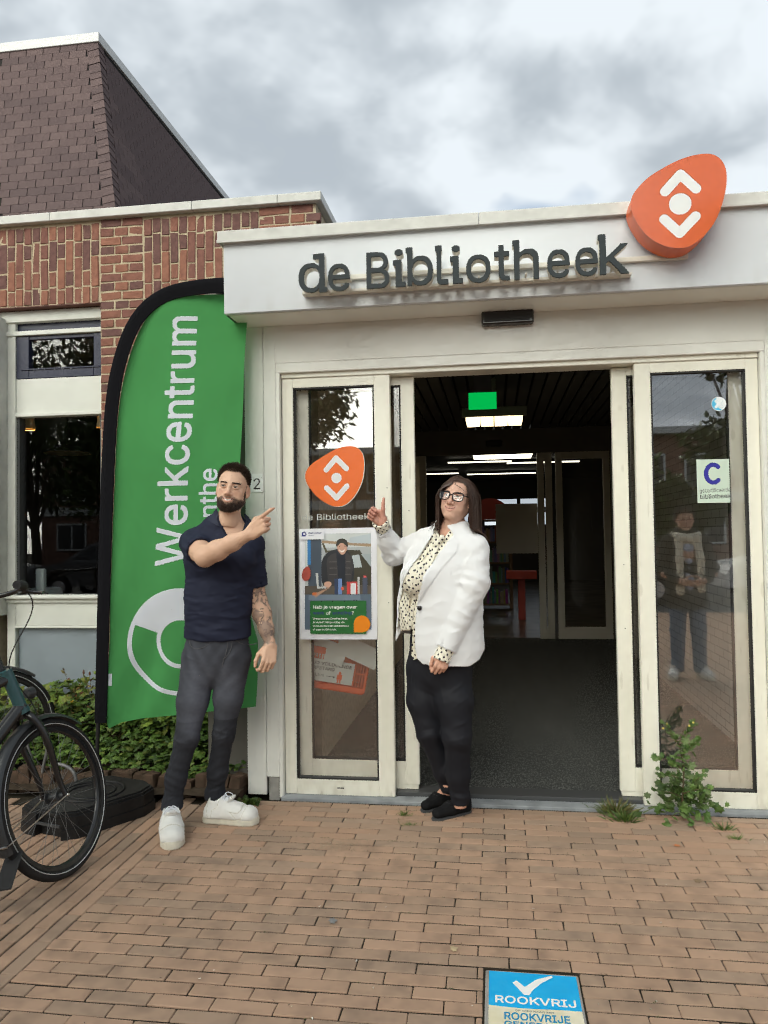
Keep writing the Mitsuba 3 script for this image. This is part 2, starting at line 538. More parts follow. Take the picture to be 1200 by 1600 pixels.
def lay(x, y, deg, kind):
    i, j = int(rng.choice(4, p=(0.36, 0.24, 0.2, 0.2))), int(rng.integers(2))
    if kind[0] == 'cut' and (kind, i, j) not in pav_shape:
        pav_shape[kind, i, j] = (paver_mesh(kind[1], j), f'm_paver_{i}')
    M = np.eye(4)
    M[:3, :3] = rotm((0, 0, 1), deg + rng.normal(0, 0.5)) @ rotm((1, 0, 0), rng.normal(0, 0.4)) @ rotm((0, 1, 0), rng.normal(0, 0.15))
    M[:3, 3] = (x + rng.normal(0, 0.0008), y + rng.normal(0, 0.0008), rng.normal(0, 0.0007))
    return (kind, i, j), M


placed = [(s, *lay(*s)) for s in spots]
near = [(np.linalg.norm(V(s[0], s[1], 0) - CAM) if shows((s[0], s[1], 0)) else 99, n) for n, (s, _, _) in enumerate(placed)]
big = {n for _, n in sorted(near)[:300]}
pshape = {k: mikit.ply(m, b) for k, (m, b) in pav_shape.items()}
rest = []
for n, (s, k, M) in enumerate(placed):
    if n in big:
        partcopy(pv, 'paver', pshape[k], M)
    else:
        rest.append((pav_shape[k][1], xf(pav_shape[k][0], M)))
restcol = V((0.33, 0.217, 0.152), (0.31, 0.211, 0.150), (0.355, 0.226, 0.155), (0.285, 0.20, 0.146))
mat('m_paver_stuff', VC, 0.85, 0.25, grain, 0.0008)
rm = cat([m for _, m in rest])
part(pv, 'far_pavers', rm, 'm_paver_stuff', kind='stuff', color=np.vstack([np.repeat(restcol[int(i[-1])][None] * (0.9 + 0.2 * rng.random()), len(m.vertices), 0) for i, m in rest]))

# no-smoking tile in the pavement
tile = thing('pavement_tile', 'blue and cream no smoking tile set into the brick pavement', 'tile')
tx0, tx1, ty0, ty1 = tile_x[0], tile_x[1], tile_y[0], tile_y[1]
part(tile, 'slab', box(tx0, tx1, ty0, ty1, -0.05, 0.003, 0.004), 'm_concrete')
mat('m_tile_blue', tinted((0.004, 0.36, 0.72), (0.02, 0.42, 0.74), 30, 0.6), 0.55, 0.4)
mat('m_tile_cream', tinted((0.66, 0.60, 0.42), (0.74, 0.70, 0.56), 30, 1.0), 0.6, 0.4)
mat('m_white_print', (0.80, 0.80, 0.78), 0.5)
mat('m_dim_print', (0.28, 0.30, 0.27), 0.6)
mat('m_teal_print', (0.01, 0.22, 0.42), 0.55)
E1, E2 = tx0 + 0.012, tx1 - 0.008
zmid = 2.474
edge = [(E1, zmid)] + [(E1 + (E2 - E1) * t, zmid - 0.004 * math.sin(t * 5) - 0.006 * t) for t in np.linspace(0.05, 1, 12)]


def flat(poly, z, d=0.0006):
    m = extrude(poly, d)
    m.apply_translation((0, 0, z))
    return m


part(tile, 'blue_print', flat(Polygon(edge + [(E2, ty1 - 0.012), (E1, ty1 - 0.008)]), 0.0034), 'm_tile_blue')
part(tile, 'cream_print', flat(Polygon([(E1, ty0 + 0.008), (E2, ty0 + 0.008)] + edge[::-1]), 0.0034), 'm_tile_cream')


def flat_text(s, x, y, h, w, b):
    m = txt(s, h, 0.0006, True)
    v = m.vertices.copy()
    v[:, 0] *= w / v[:, 0].max()
    return part(tile, 'lettering', tm(v + V(x, y, 0.0042), m.faces), b)


flat_text('ROOKVRIJ', E1 + 0.016, 2.490, 0.036, 0.255, 'm_white_print')
flat_text('OP WEG NAAR EEN', E1 + 0.080, 2.451, 0.007, 0.12, 'm_dim_print')
flat_text('ROOKVRIJE', E1 + 0.045, 2.408, 0.034, 0.20, 'm_teal_print')
flat_text('GENERATIE', E1 + 0.045, 2.375, 0.024, 0.20, 'm_teal_print')
chk = Polygon([(0.032, 2.602), (0.044, 2.614), (0.070, 2.580), (0.110, 2.628), (0.160, 2.655), (0.163, 2.648), (0.125, 2.612), (0.095, 2.570), (0.082, 2.540), (0.066, 2.540)]).buffer(0.002).buffer(-0.001)
part(tile, 'check_mark', flat(chk, 0.0042), 'm_white_print')

# stone step, threshold, planting bed
step = thing('doorstep', 'grey bluestone doorstep under the sliding doors', 'step')
part(step, 'stone', box(-1.22, 1.46, 4.245, 4.47, -0.05, 0.012, 0.004), 'm_stone')
part(step, 'threshold', box(-0.575, 0.765, 4.335, 4.47, 0.012, 0.035, 0.003), 'm_dark_grey', label='dark metal threshold of the doorway')
struct('planting_bed', tm(*(lambda n: (np.stack([*(lambda X, Y: (X, Y, 0.02 + 0.05 * meshkit.fbm(np.stack([X * 5, Y * 5, X * 0], -1), 3)))(*[a.ravel() for a in np.meshgrid(np.linspace(-4.6, -1.44, n), np.linspace(4.12, 5.1, n), indexing='ij')])], 1),
       np.vstack([[[a * n + b, (a + 1) * n + b, (a + 1) * n + b + 1], [a * n + b, (a + 1) * n + b + 1, a * n + b + 1]] for a in range(n - 1) for b in range(n - 1)])))(40)), 'm_soil', True)
edg = thing('bed_edging', 'rough old bricks on edge along the planting bed', 'edging')
for i in range(22):
    xx = -1.49 - i * 0.072
    m = box(-0.034, 0.034, -0.05, 0.05, -0.05, 0.095, 0.008)
    m = tm(m.vertices + rng.normal(0, 0.005, m.vertices.shape), m.faces)
    M = np.eye(4)
    M[:3, :3] = rotm((1, 0, 0), rng.normal(-8, 5)) @ rotm((0, 1, 0), rng.normal(0, 6)) @ rotm((0, 0, 1), rng.normal(0, 8))
    M[:3, 3] = (xx, 4.28 + rng.normal(0, 0.012), 0.02 + rng.normal(0, 0.01))
    part(edg, 'brick', xf(m, M), mat('m_edging', tinted((0.105, 0.068, 0.048), (0.05, 0.038, 0.028), 26, 1.0), 0.95, 0.1, grain, 0.004))

# ------------------------------------------------------------------ brick building
YB = 4.90
bb = thing('brick_building', 'brown brick building with tall windows left of the white entrance', 'building')
wl = part(bb, 'wall', cat(box(-6.5, -1.13, YB + 0.0045, YB + 0.30, 3.11, 3.68, 0), box(-2.650, -2.340, YB + 0.0045, YB + 0.3, -0.05, 3.11, 0), box(-1.505, -1.13, YB + 0.0045, YB + 0.3, -0.05, 3.11, 0),
                          box(-6.5, -3.47, YB + 0.0045, YB + 0.3, -0.05, 3.11, 0), box(-1.43, -1.13, YB + 0.3, 12, -0.05, 3.68, 0)), 'm_mortar')


def rough_brick(sx, sz, seed, depth=0.05):
    r = np.random.default_rng(seed)
    m = box(-sx / 2, sx / 2, 0, depth, -sz / 2, sz / 2, 0.003)
    v = m.vertices.copy()
    v += r.normal(0, 0.0016, v.shape) + V(0, -0.0012, 0) * r.random((len(v), 1))
    return tm(v, m.faces)


bshape = {}
for kind, (sx, sz) in {'s': (0.145, 0.052), 'h': (0.093, 0.052), 'L': (0.21, 0.052), 'H': (0.10, 0.052), 'v': (0.052, 0.205), 'w': (0.052, 0.097), 'x': (0.052, 0.114)}.items():
    for i in range(4):
        for j in range(3):
            bshape[kind, i, j] = (rough_brick(sx, sz, i * 7 + j + len(kind)), f'm_brick_{i}')
bply = {k: mikit.ply(m, b) for k, (m, b) in bshape.items()}
bspots = []
# stacked pilaster of three-quarter bricks and headers
for k, z in enumerate(np.arange(0.05, 3.66, 0.0632)):
    if k % 2:
        bspots += [(-2.650 + 0.0765, z, 's'), (-2.650 + 0.2335, z, 's')]
    else:
        bspots += [(-2.650 + 0.05 + 0.105 * q, z, 'h') for q in range(3)]
    if z > 3.05:
        if k % 2:
            bspots += [(-1.52 + 0.105, z, 'L'), (-1.52 + 0.298, z, 's')]
        else:
            bspots += [(-1.52 + 0.05 + 0.107 * q, z, 'h') for q in range(4)]
    if z < 1.1:
        bspots += [(-3.475 - 0.107 - 0.22 * q - (0.055 if k % 2 else 0), z, 'L') for q in range(2)]
for seg0, seg1 in ((-4.2, -2.66), (-2.335, -1.53)):
    xs = np.arange(seg1 - 0.03, seg0, -0.0626) if seg0 < -4 else np.arange(seg0 + 0.032, seg1 - 0.02, 0.0626)
    for c, xx in enumerate(xs):
        o = rng.normal(0, 0.003)
        if c % 2:
            bspots += [(xx, 3.115 + 0.0575 + o, 'x'), (xx, 3.115 + 0.1735 + o, 'w'), (xx, 3.115 + 0.3345 + o, 'v'), (xx, 3.115 + 0.4955 + o, 'w')]
        else:
            bspots += [(xx, 3.115 + 0.0485 + o, 'w'), (xx, 3.115 + 0.2095 + o, 'v'), (xx, 3.115 + 0.3705 + o, 'w'), (xx, 3.115 + 0.4865 + o, 'x')]
bspots = sorted(bspots, key=lambda s: np.linalg.norm(V(s[0], YB, s[1]) - CAM) if shows((s[0], YB, s[1])) else 99)
restb = []
for n, (xx, zz, k) in enumerate(bspots):
    i, j = rng.choice(4, p=(0.4, 0.27, 0.18, 0.15)), rng.integers(3)
    if zz > 3.45 and k in 'vwx' and rng.random() < 0.7:
        i = 3 if rng.random() < 0.6 else 1
    M = np.eye(4)
    M[:3, :3] = rotm((0, 1, 0), rng.normal(0, 0.8)) @ rotm((0, 0, 1), rng.normal(0, 0.7))
    M[:3, 3] = (xx + rng.normal(0, 0.0012), YB + rng.normal(0, 0.0014), zz)
    if n < 300:
        partcopy(wl, 'brick', bply[k, i, j], M)
    else:
        restb.append(xf(bshape[k, i, j][0], M))
if restb:
    part(wl, 'far_bricks', cat(restb), 'm_brick_0', kind='stuff')
# row of brick ends seen from below over the window
part(bb, 'soffit', box(-4.2, -2.66, YB + 0.004, YB + 0.12, 3.104, 3.112, 0.001), 'm_brick_3')
part(bb, 'soffit', box(-2.33, -1.51, YB + 0.004, YB + 0.12, 3.104, 3.112, 0.001), 'm_brick_3')
cop = part(bb, 'coping', cat(box(-6.5, -3.0, YB - 0.045, YB + 0.32, 3.682, 3.742, 0.004), box(-2.998, -1.972, YB - 0.045, YB + 0.32, 3.682, 3.742, 0.004), box(-1.97, -1.38, YB - 0.045, YB + 0.32, 3.682, 3.742, 0.004),
                             box(-1.378, -1.085, YB - 0.045, YB + 0.32, 3.682, 3.742, 0.004), box(-1.40, -1.085, YB + 0.322, 12, 3.682, 3.742, 0.004)), 'm_zinc')
part(bb, 'flat_roof', box(-6.5, -1.41, YB + 0.33, 12.5, 3.5, 3.6, 0), 'm_dark_grey')


def window(x0, x1, lamp):
    Y = 5.0
    w = part(bb, 'window', cat(box(x0, x0 + 0.062, Y - 0.02, Y + 0.06, 0, 3.04), box(x1 - 0.03, x1, Y - 0.02, Y + 0.06, 0, 3.04), box(x0 + 0.062, x1 - 0.03, Y - 0.01, Y + 0.05, 2.372, 2.622),
                               box(x0 + 0.062, x1 - 0.03, Y - 0.022, Y + 0.05, 2.352, 2.376)), 'm_window_paint')
    part(w, 'lintel_board', box(x0 - 0.2, x1, Y - 0.035, Y + 0.05, 3.022, 3.100), 'm_window_paint')
    part(w, 'blind_box', box(x0 + 0.0, x1, Y + 0.01, Y + 0.07, 2.96, 3.02), 'm_navy')
    part(w, 'drip_strip', box(x0 - 0.01, x1, Y - 0.03, Y + 0.02, 2.928, 2.960), 'm_window_paint')
    part(w, 'transom_frame', cat(box(x0 + 0.064, x0 + 0.16, Y - 0.012, Y + 0.05, 2.624, 2.926), box(x1 - 0.09, x1 - 0.032, Y - 0.012, Y + 0.05, 2.624, 2.926), box(x0 + 0.16, x1 - 0.09, Y - 0.012, Y + 0.05, 2.624, 2.682),
                                 box(x0 + 0.16, x1 - 0.09, Y - 0.006, Y + 0.05, 2.900, 2.926), box(x0 + 0.10, x1 - 0.04, Y - 0.02, Y - 0.010, 2.683, 2.692, 0.001)), 'm_navy', label='dark blue transom frame')
    part(w, 'pane', tm([(x0 + 0.16, Y + 0.01, 2.68), (x1 - 0.09, Y + 0.01, 2.68), (x1 - 0.09, Y + 0.01, 2.90), (x0 + 0.16, Y + 0.01, 2.90)], [(0, 1, 2), (0, 2, 3)]), 'm_glass_window')
    part(w, 'bead', box(x0 + 0.063, x0 + 0.082, Y + 0.0, Y + 0.07, 1.10, 2.351, 0.001), 'm_dark_grey')
    part(w, 'bead', box(x1 - 0.05, x1 - 0.031, Y + 0.0, Y + 0.07, 1.10, 2.351, 0.001), 'm_dark_grey')
    part(w, 'pane', tm([(x0 + 0.06, Y + 0.045, 1.09), (x1 - 0.03, Y + 0.045, 1.09), (x1 - 0.03, Y + 0.045, 2.36), (x0 + 0.06, Y + 0.045, 2.36)], [(0, 1, 2), (0, 2, 3)]), 'm_glass_window')
    part(w, 'sill', cat(box(x0 + 0.0, x1, Y - 0.06, Y + 0.06, 1.072, 1.096, 0.006), box(x0 + 0.002, x1 - 0.002, Y - 0.035, Y + 0.05, 1.045, 1.071)), 'm_window_paint')
    part(w, 'sill_board', cat(box(x0 + 0.062, x1 - 0.03, Y - 0.018, Y + 0.05, 0.885, 1.044), box(x0 + 0.062, x1 - 0.03, Y - 0.026, Y + 0.05, 0.868, 0.884)), 'm_window_paint')
    part(w, 'panel', box(x0 + 0.07, x1 - 0.04, Y + 0.012, Y + 0.05, 0.0, 0.867), 'm_bluegrey', label='blue-grey panel below the sill')
    return w


window(-3.40, -2.66, True)
window(-2.33, -1.51, False)
part(bb, 'steel_post', cat(box(-3.47, -3.402, YB - 0.03, YB + 0.09, 0.96, 3.05, 0.004), box(-3.56, -3.475, YB - 0.05, YB + 0.09, 0.96, 3.05, 0.004)), 'm_zinc')
room = thing('reading_room', 'dim room behind the tall window', 'room')
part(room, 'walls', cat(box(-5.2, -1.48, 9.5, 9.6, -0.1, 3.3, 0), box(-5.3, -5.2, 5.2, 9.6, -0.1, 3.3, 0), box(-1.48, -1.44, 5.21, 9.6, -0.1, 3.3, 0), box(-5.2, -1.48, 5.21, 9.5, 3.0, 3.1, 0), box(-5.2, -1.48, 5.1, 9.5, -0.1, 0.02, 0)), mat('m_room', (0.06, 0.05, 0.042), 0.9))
scene['m_lamp_off'] = {'type': 'twosided', 'nested': {'type': 'diffuse', 'reflectance': {'type': 'rgb', 'value': [0.6, 0.5, 0.3]}}}


def glow(r, g, b):
    return {'emitter': {'type': 'area', 'radiance': {'type': 'rgb', 'value': [r, g, b]}}}


for q, (p, r) in enumerate([(V(-3.6427, 5.6000, 2.4562), 0.055), (V(-3.0364, 5.7000, 2.4595), 0.075), (V(-3.9021, 6.6000, 2.2891), 0.16)]):
    lp = thing('pendant_lamp', ['small lit orange lamp at the left edge of the window', 'larger lit orange lamp at the right edge of the window', 'flat dark pendant shade glowing orange at its rim'][q], 'lamp')
    part(lp, 'cord', tube([p + V(0, 0, 0.05), (p[0], p[1], 3.0)], 0.004, 5), 'm_gasket')
    if q < 2:
        part(lp, 'shade', tm(lathe([(0.0, 0.10), (r * 0.6, 0.09), (r, -0.09), (r * 0.96, -0.10), (0, -0.10)]).vertices + p, lathe([(0.0, 0.10), (r * 0.6, 0.09), (r, -0.09), (r * 0.96, -0.10), (0, -0.10)]).faces), 'm_lamp_off', True, **glow(1.5, 0.75, 0.2))
    else:
        sh = lathe([(0.0, 0.07), (0.05, 0.065), (r + 0.06, 0.0), (r + 0.055, -0.006), (0.0, 0.05)])
        part(lp, 'shade', tm(sh.vertices + p, sh.faces), 'm_dark_grey')
        bl = lathe([(0.0, 0.012), (r + 0.04, 0.004), (r + 0.04, -0.004), (0, -0.004)])
        part(lp, 'diffuser', tm(bl.vertices + p + V(0, 0, -0.008), bl.faces), 'm_lamp_off', **glow(0.9, 0.38, 0.08))
wd = V(-3.3286, 5.2500, 1.1798)
sd = thing('soap_dispenser', 'small pale device standing behind the tall window', 'dispenser')
part(sd, 'housing', box(wd[0] - 0.032, wd[0] + 0.032, wd[1], wd[1] + 0.05, wd[2] - 0.09, wd[2] + 0.09, 0.008), mat('m_pale', (0.55, 0.62, 0.62), 0.5))
part(sd, 'foot', box(wd[0] - 0.04, wd[0] + 0.04, wd[1] - 0.0, wd[1] + 0.06, 1.05, wd[2] - 0.091, 0.004), 'm_dark_grey')
ch = V(-3.5642, 5.7000, 1.0823)
c1 = SDF(ch - V(0.3, 0.3, 0.5), ch + V(0.3, 0.3, 0.3), 0.012)
c1.chain([ch + V(0.0, 0, -0.35), ch + V(0, 0, 0.0)], [0.17, 0.13], 0.02)
c1.plane(ch + V(0, 0, 0.02), (0, 0, 1), 0.03)
one('white_chair', cat(c1.mesh(), tube([ch + V(0, 0, -0.4), (ch[0], ch[1], 0.03)], 0.03, 8), tube([(ch[0] - 0.2, ch[1], 0.03), (ch[0] + 0.2, ch[1], 0.03)], 0.02, 8)), 'm_pale', 'white shell chair back behind the tall window', 'chair', smooth=50)

# mansard roof of the hall behind
rf = thing('mansard_roof', 'dark brown shingled mansard roof rising behind the brick wall', 'roof')
C0, C1 = V(-4.015, 8.07, 3.6), V(-4.954, 9.10, 7.896)
hipv = C1 - C0
FL, SL = 9.0, 9.0
part(rf, 'deck', tm([C0 - V(FL, 0, 0), C0, C1, C1 - V(FL, 0, 0), C0 + V(0, SL, 0), C1 + V(0, SL, 0)], [(0, 1, 2), (0, 2, 3), (1, 4, 5), (1, 5, 2)]), mat('m_deck', (0.012, 0.010, 0.010), 0.95))  # near-black colour, seen through the shingle gaps, stands for shade under their edges
part(rf, 'edge_trim', cat(box(C1[0] - FL, C1[0] + 0.04, C1[1] - 0.04, C1[1] + 0.15, C1[2] - 0.02, C1[2] + 0.10, 0.004), box(C1[0] - 0.15, C1[0] + 0.04, C1[1] + 0.151, C1[1] + SL, C1[2] - 0.02, C1[2] + 0.10, 0.004)), 'm_roof_trim')
SWD, SHT = 0.236, 0.113
shm = [box(-SWD / 2 + 0.0045, SWD / 2 - 0.0045, -SHT * 0.47, SHT * 0.47, -0.006, 0.007, 0.0012) for _ in range(1)][0]
shply = [mikit.ply(shm, f'm_shingle_{i}') for i in range(3)]
fr = (V(1, 0, 0), V(0, hipv[1], hipv[2]))
sdn = (V(0, 1, 0), V(hipv[0], 0, hipv[2]))
allsh, hal = [], []
for face, (e1, up_) in enumerate((fr, sdn)):
    e2 = unit(up_)
    n3 = np.cross(e1, e2)
    nrow = int(np.linalg.norm(up_) / SHT)
    for r_ in range(nrow):
        f = (r_ + 0.5) * SHT / np.linalg.norm(up_)
        base = C0 + hipv * f
        sgn = -1 if face == 0 else 1
        k0 = 0.16 + 0.5 * SWD * (r_ % 2)
        for c_ in range(int((2.6 if face == 0 else 7.5) / SWD)):
            pos = base + e1 * sgn * (k0 + c_ * SWD) + n3 * 0.006
            if not shows(pos, 1.0, 1.334) or pos[2] < 4.6:
                continue
            R_ = np.stack([e1, e2, n3], 1) @ rotm((1, 0, 0), 3.0) @ rotm((0, 0, 1), rng.normal(0, 0.35))
            allsh.append((np.linalg.norm(pos - CAM) + (3 if face else 0), frame_M(pos, *R_.T), rng.choice(3, p=(0.5, 0.3, 0.2))))
allsh.sort(key=lambda s: s[0])
for _, M, i in allsh[:300]:
    partcopy(rf, 'shingle', shply[i], M)
if allsh[300:]:
    part(rf, 'far_shingles', cat([xf(shm, M) for _, M, i in allsh[300:]]), 'm_shingle_1', kind='stuff')
for k in range(38):
    f = (k + 0.5) / 38
    p = C0 + hipv * f
    if p[2] < 4.8:
        continue
    hu = unit(hipv)
    w1, w2 = unit(V(-1, 0, 0) - hu * hu[0] * -1), unit(V(0, 1, 0) - hu * hu[1])
    o = unit(-(w1 + w2)) * 0.012 + hu * rng.normal(0, 0.004)
    a, b = p - hu * 0.065, p + hu * 0.065
    vs = [a + o * 2 + w1 * 0.15, a + o * 2, a + o * 2 + w2 * 0.15, b + o + w1 * 0.15, b + o, b + o + w2 * 0.15]
    vs = [*vs, *[q - unit(o) * 0.008 for q in vs]]
    part(rf, 'hip_cap', trimesh.util.concatenate([trimesh.convex.convex_hull(np.array([vs[q] for q in idx])) for idx in ((0, 1, 3, 4, 6, 7, 9, 10), (1, 2, 4, 5, 7, 8, 10, 11))]), f'm_shingle_{k % 3}')

# ------------------------------------------------------------------ white entrance building
YC = 4.28
en = thing('library_entrance', 'white flat-roofed entrance building with open sliding doors', 'building')
part(en, 'column', cat(box(-1.424, -1.312, YC, YC + 0.10, 0.012, 2.70), box(-1.309, -1.236, YC - 0.004, YC + 0.10, 0.115, 2.62), box(-1.2355, -1.2125, YC - 0.004, YC + 0.06, 0.0, 2.425), box(-1.424, -1.40, YC + 0.101, YB - 0.001, 0.012, 2.70)), 'm_white_paint')
part(en, 'column_foot', box(-1.300, -1.2375, YC + 0.004, YC + 0.09, -0.02, 0.113), 'm_concrete', label='grey concrete foot at the column')
part(en, 'column', cat(box(1.405, 1.428, YC - 0.004, YC + 0.06, 0.0, 2.425), box(1.429, 1.80, YC - 0.004, YC + 0.10, 0.012, 2.62)), 'm_white_paint')
part(en, 'lintel', cat(box(-1.309, 1.80, YC - 0.002, YC + 0.10, 2.482, 2.70), box(-1.2355, 1.428, YC - 0.003, YC + 0.06, 2.4252, 2.4815)), 'm_white_paint')
part(en, 'door_track', box(-1.21, 1.402, YC + 0.02, YC + 0.17, 2.398, 2.425), 'm_frame')
part(en, 'soffit', cat(box(-1.438, 3.0, 4.03, YC + 0.02, 2.700, 2.712, 0.001), box(-1.438, -1.42, 4.30, YB - 0.05, 2.700, 2.712, 0.001)), 'm_white_paint')
part(en, 'soffit_trim', cat(box(-1.440, -1.425, 4.03, YB - 0.05, 2.6995, 2.716, 0.001)), 'm_dark_grey')
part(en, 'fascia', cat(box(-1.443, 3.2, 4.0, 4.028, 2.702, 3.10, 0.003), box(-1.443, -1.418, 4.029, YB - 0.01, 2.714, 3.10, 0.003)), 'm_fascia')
for a, b in ((-1.47, -0.052), (-0.050, 1.45), (1.452, 3.2)):
    part(en, 'coping', cat(box(a, b, 3.972, 4.10, 3.090, 3.152, 0.004), box(a, b, 3.966, 3.974, 3.084, 3.10, 0.001)), 'm_zinc')
part(en, 'coping', box(-1.47, -1.40, 4.101, YB - 0.05, 3.092, 3.152, 0.004), 'm_zinc')
part(en, 'flat_roof', box(-1.42, 3.2, 4.11, 11, 3.02, 3.06, 0), 'm_dark_grey')
part(en, 'outer_wall', cat(box(1.81, 3.2, YC, YC + 0.1, 0, 2.7, 0)), 'm_white_paint')


def frame_mesh(x0, x1, z0, z1, y0, y1, wl_, wr, wb, wt):
    return cat(box(x0, x0 + wl_, y0, y1, z0, z1), box(x1 - wr, x1, y0, y1, z0, z1), box(x0 + wl_, x1 - wr, y0 + 0.0008, y1, z0, z0 + wb, 0.001), box(x0 + wl_, x1 - wr, y0 + 0.0008, y1, z1 - wt, z1, 0.001))


def pane_mesh(x0, x1, z0, z1, y):
    return tm([(x0, y, z0), (x1, y, z0), (x1, y, z1), (x0, y, z1)], [(0, 1, 2), (0, 2, 3)])


def glazed(name, x0, x1, z0, z1, y0, y1, wl_, wr, wb, wt, glass, label=None):
    k = part(en, name, frame_mesh(x0, x1, z0, z1, y0, y1, wl_, wr, wb, wt), 'm_frame', label=label)
    gx0, gx1, gz0, gz1 = x0 + wl_, x1 - wr, z0 + wb, z1 - wt
    part(k, 'gasket', frame_mesh(gx0 - 0.001, gx1 + 0.001, gz0 - 0.001, gz1 + 0.001, y0 + 0.004, y1 - 0.004, 0.010, 0.010, 0.010, 0.010), 'm_gasket')
    part(k, 'pane', pane_mesh(gx0, gx1, gz0, gz1, (y0 + y1) / 2), glass)
    return k


glazed('side_panel', -1.209, -0.577, 0.014, 2.397, 4.31, 4.36, 0.066, 0.092, 0.085, 0.055, 'm_glass_door', 'fixed glazed panel left of the doorway')
glazed('side_panel', 0.767, 1.402, 0.014, 2.397, 4.31, 4.36, 0.085, 0.062, 0.085, 0.055, 'm_glass_right', 'fixed glazed panel right of the doorway')
kl = glazed('sliding_door', -1.17, -0.447, 0.062, 2.393, 4.385, 4.425, 0.10, 0.078, 0.13, 0.045, 'm_glass', 'left sliding door leaf pushed open')
kr = glazed('sliding_door', 0.656, 1.372, 0.062, 2.393, 4.385, 4.425, 0.082, 0.10, 0.13, 0.045, 'm_glass', 'right sliding door leaf pushed open')
part(kl, 'brush', box(-1.17, -0.455, 4.39, 4.42, 0.036, 0.0615, 0.001), 'm_frame')
part(kr, 'brush', box(0.664, 1.372, 4.39, 4.42, 0.036, 0.0615, 0.001), 'm_frame')
for xx in (-0.89, 1.09):
    part(en, 'drain_slot', box(xx - 0.02, xx + 0.02, 4.3065, 4.312, 0.052, 0.057, 0.0005), 'm_gasket')
for xx, zz in ((-0.60, 1.75), (-0.485, 1.62), (-0.60, 1.1), (0.70, 1.3), (0.70, 0.95)):
    y0 = 4.309 if abs(xx) > 0.59 and xx < 0 else 4.384
    part(en, 'screw_cap', tm(trimesh.creation.cylinder(0.0035, 0.003, sections=8).vertices[:, [0, 2, 1]] + V(xx, y0, zz), trimesh.creation.cylinder(0.0035, 0.003, sections=8).faces[:, ::-1]), 'm_concrete')

sn = thing('door_sensor', 'black motion sensor bar above the doorway', 'sensor')
part(sn, 'housing', box(-0.050, 0.232, YC - 0.065, YC - 0.004, 2.628, 2.702, 0.008), 'm_black_gloss')
part(sn, 'lens', box(-0.035, 0.21, YC - 0.067, YC - 0.062, 2.640, 2.668, 0.001), 'm_black_plastic')
npl = thing('number_plate', 'small white house number plate reading 2 on the column', 'number plate')
a, b = V(-1.4566, 4.2740, 1.8459), V(-1.3159, 4.2740, 1.7389)
part(npl, 'plate', box(a[0], b[0], 4.2735, 4.2785, b[2], a[2], 0.001), mat('m_plate', (0.74, 0.75, 0.74), 0.25))
part(npl, 'numeral', wall_text('2', b[0] - 0.064, b[2] + 0.018, 4.2725, 0.062, depth=0.001), 'm_gasket')
for dx, dz in ((0.006, 0.008), (0.006, 0.082)):
    part(npl, 'screw', tm(trimesh.creation.icosphere(1, 0.0025).vertices + V(b[0] - dx, 4.273, b[2] + dz), trimesh.creation.icosphere(1, 0.0025).faces), 'm_grey_steel')

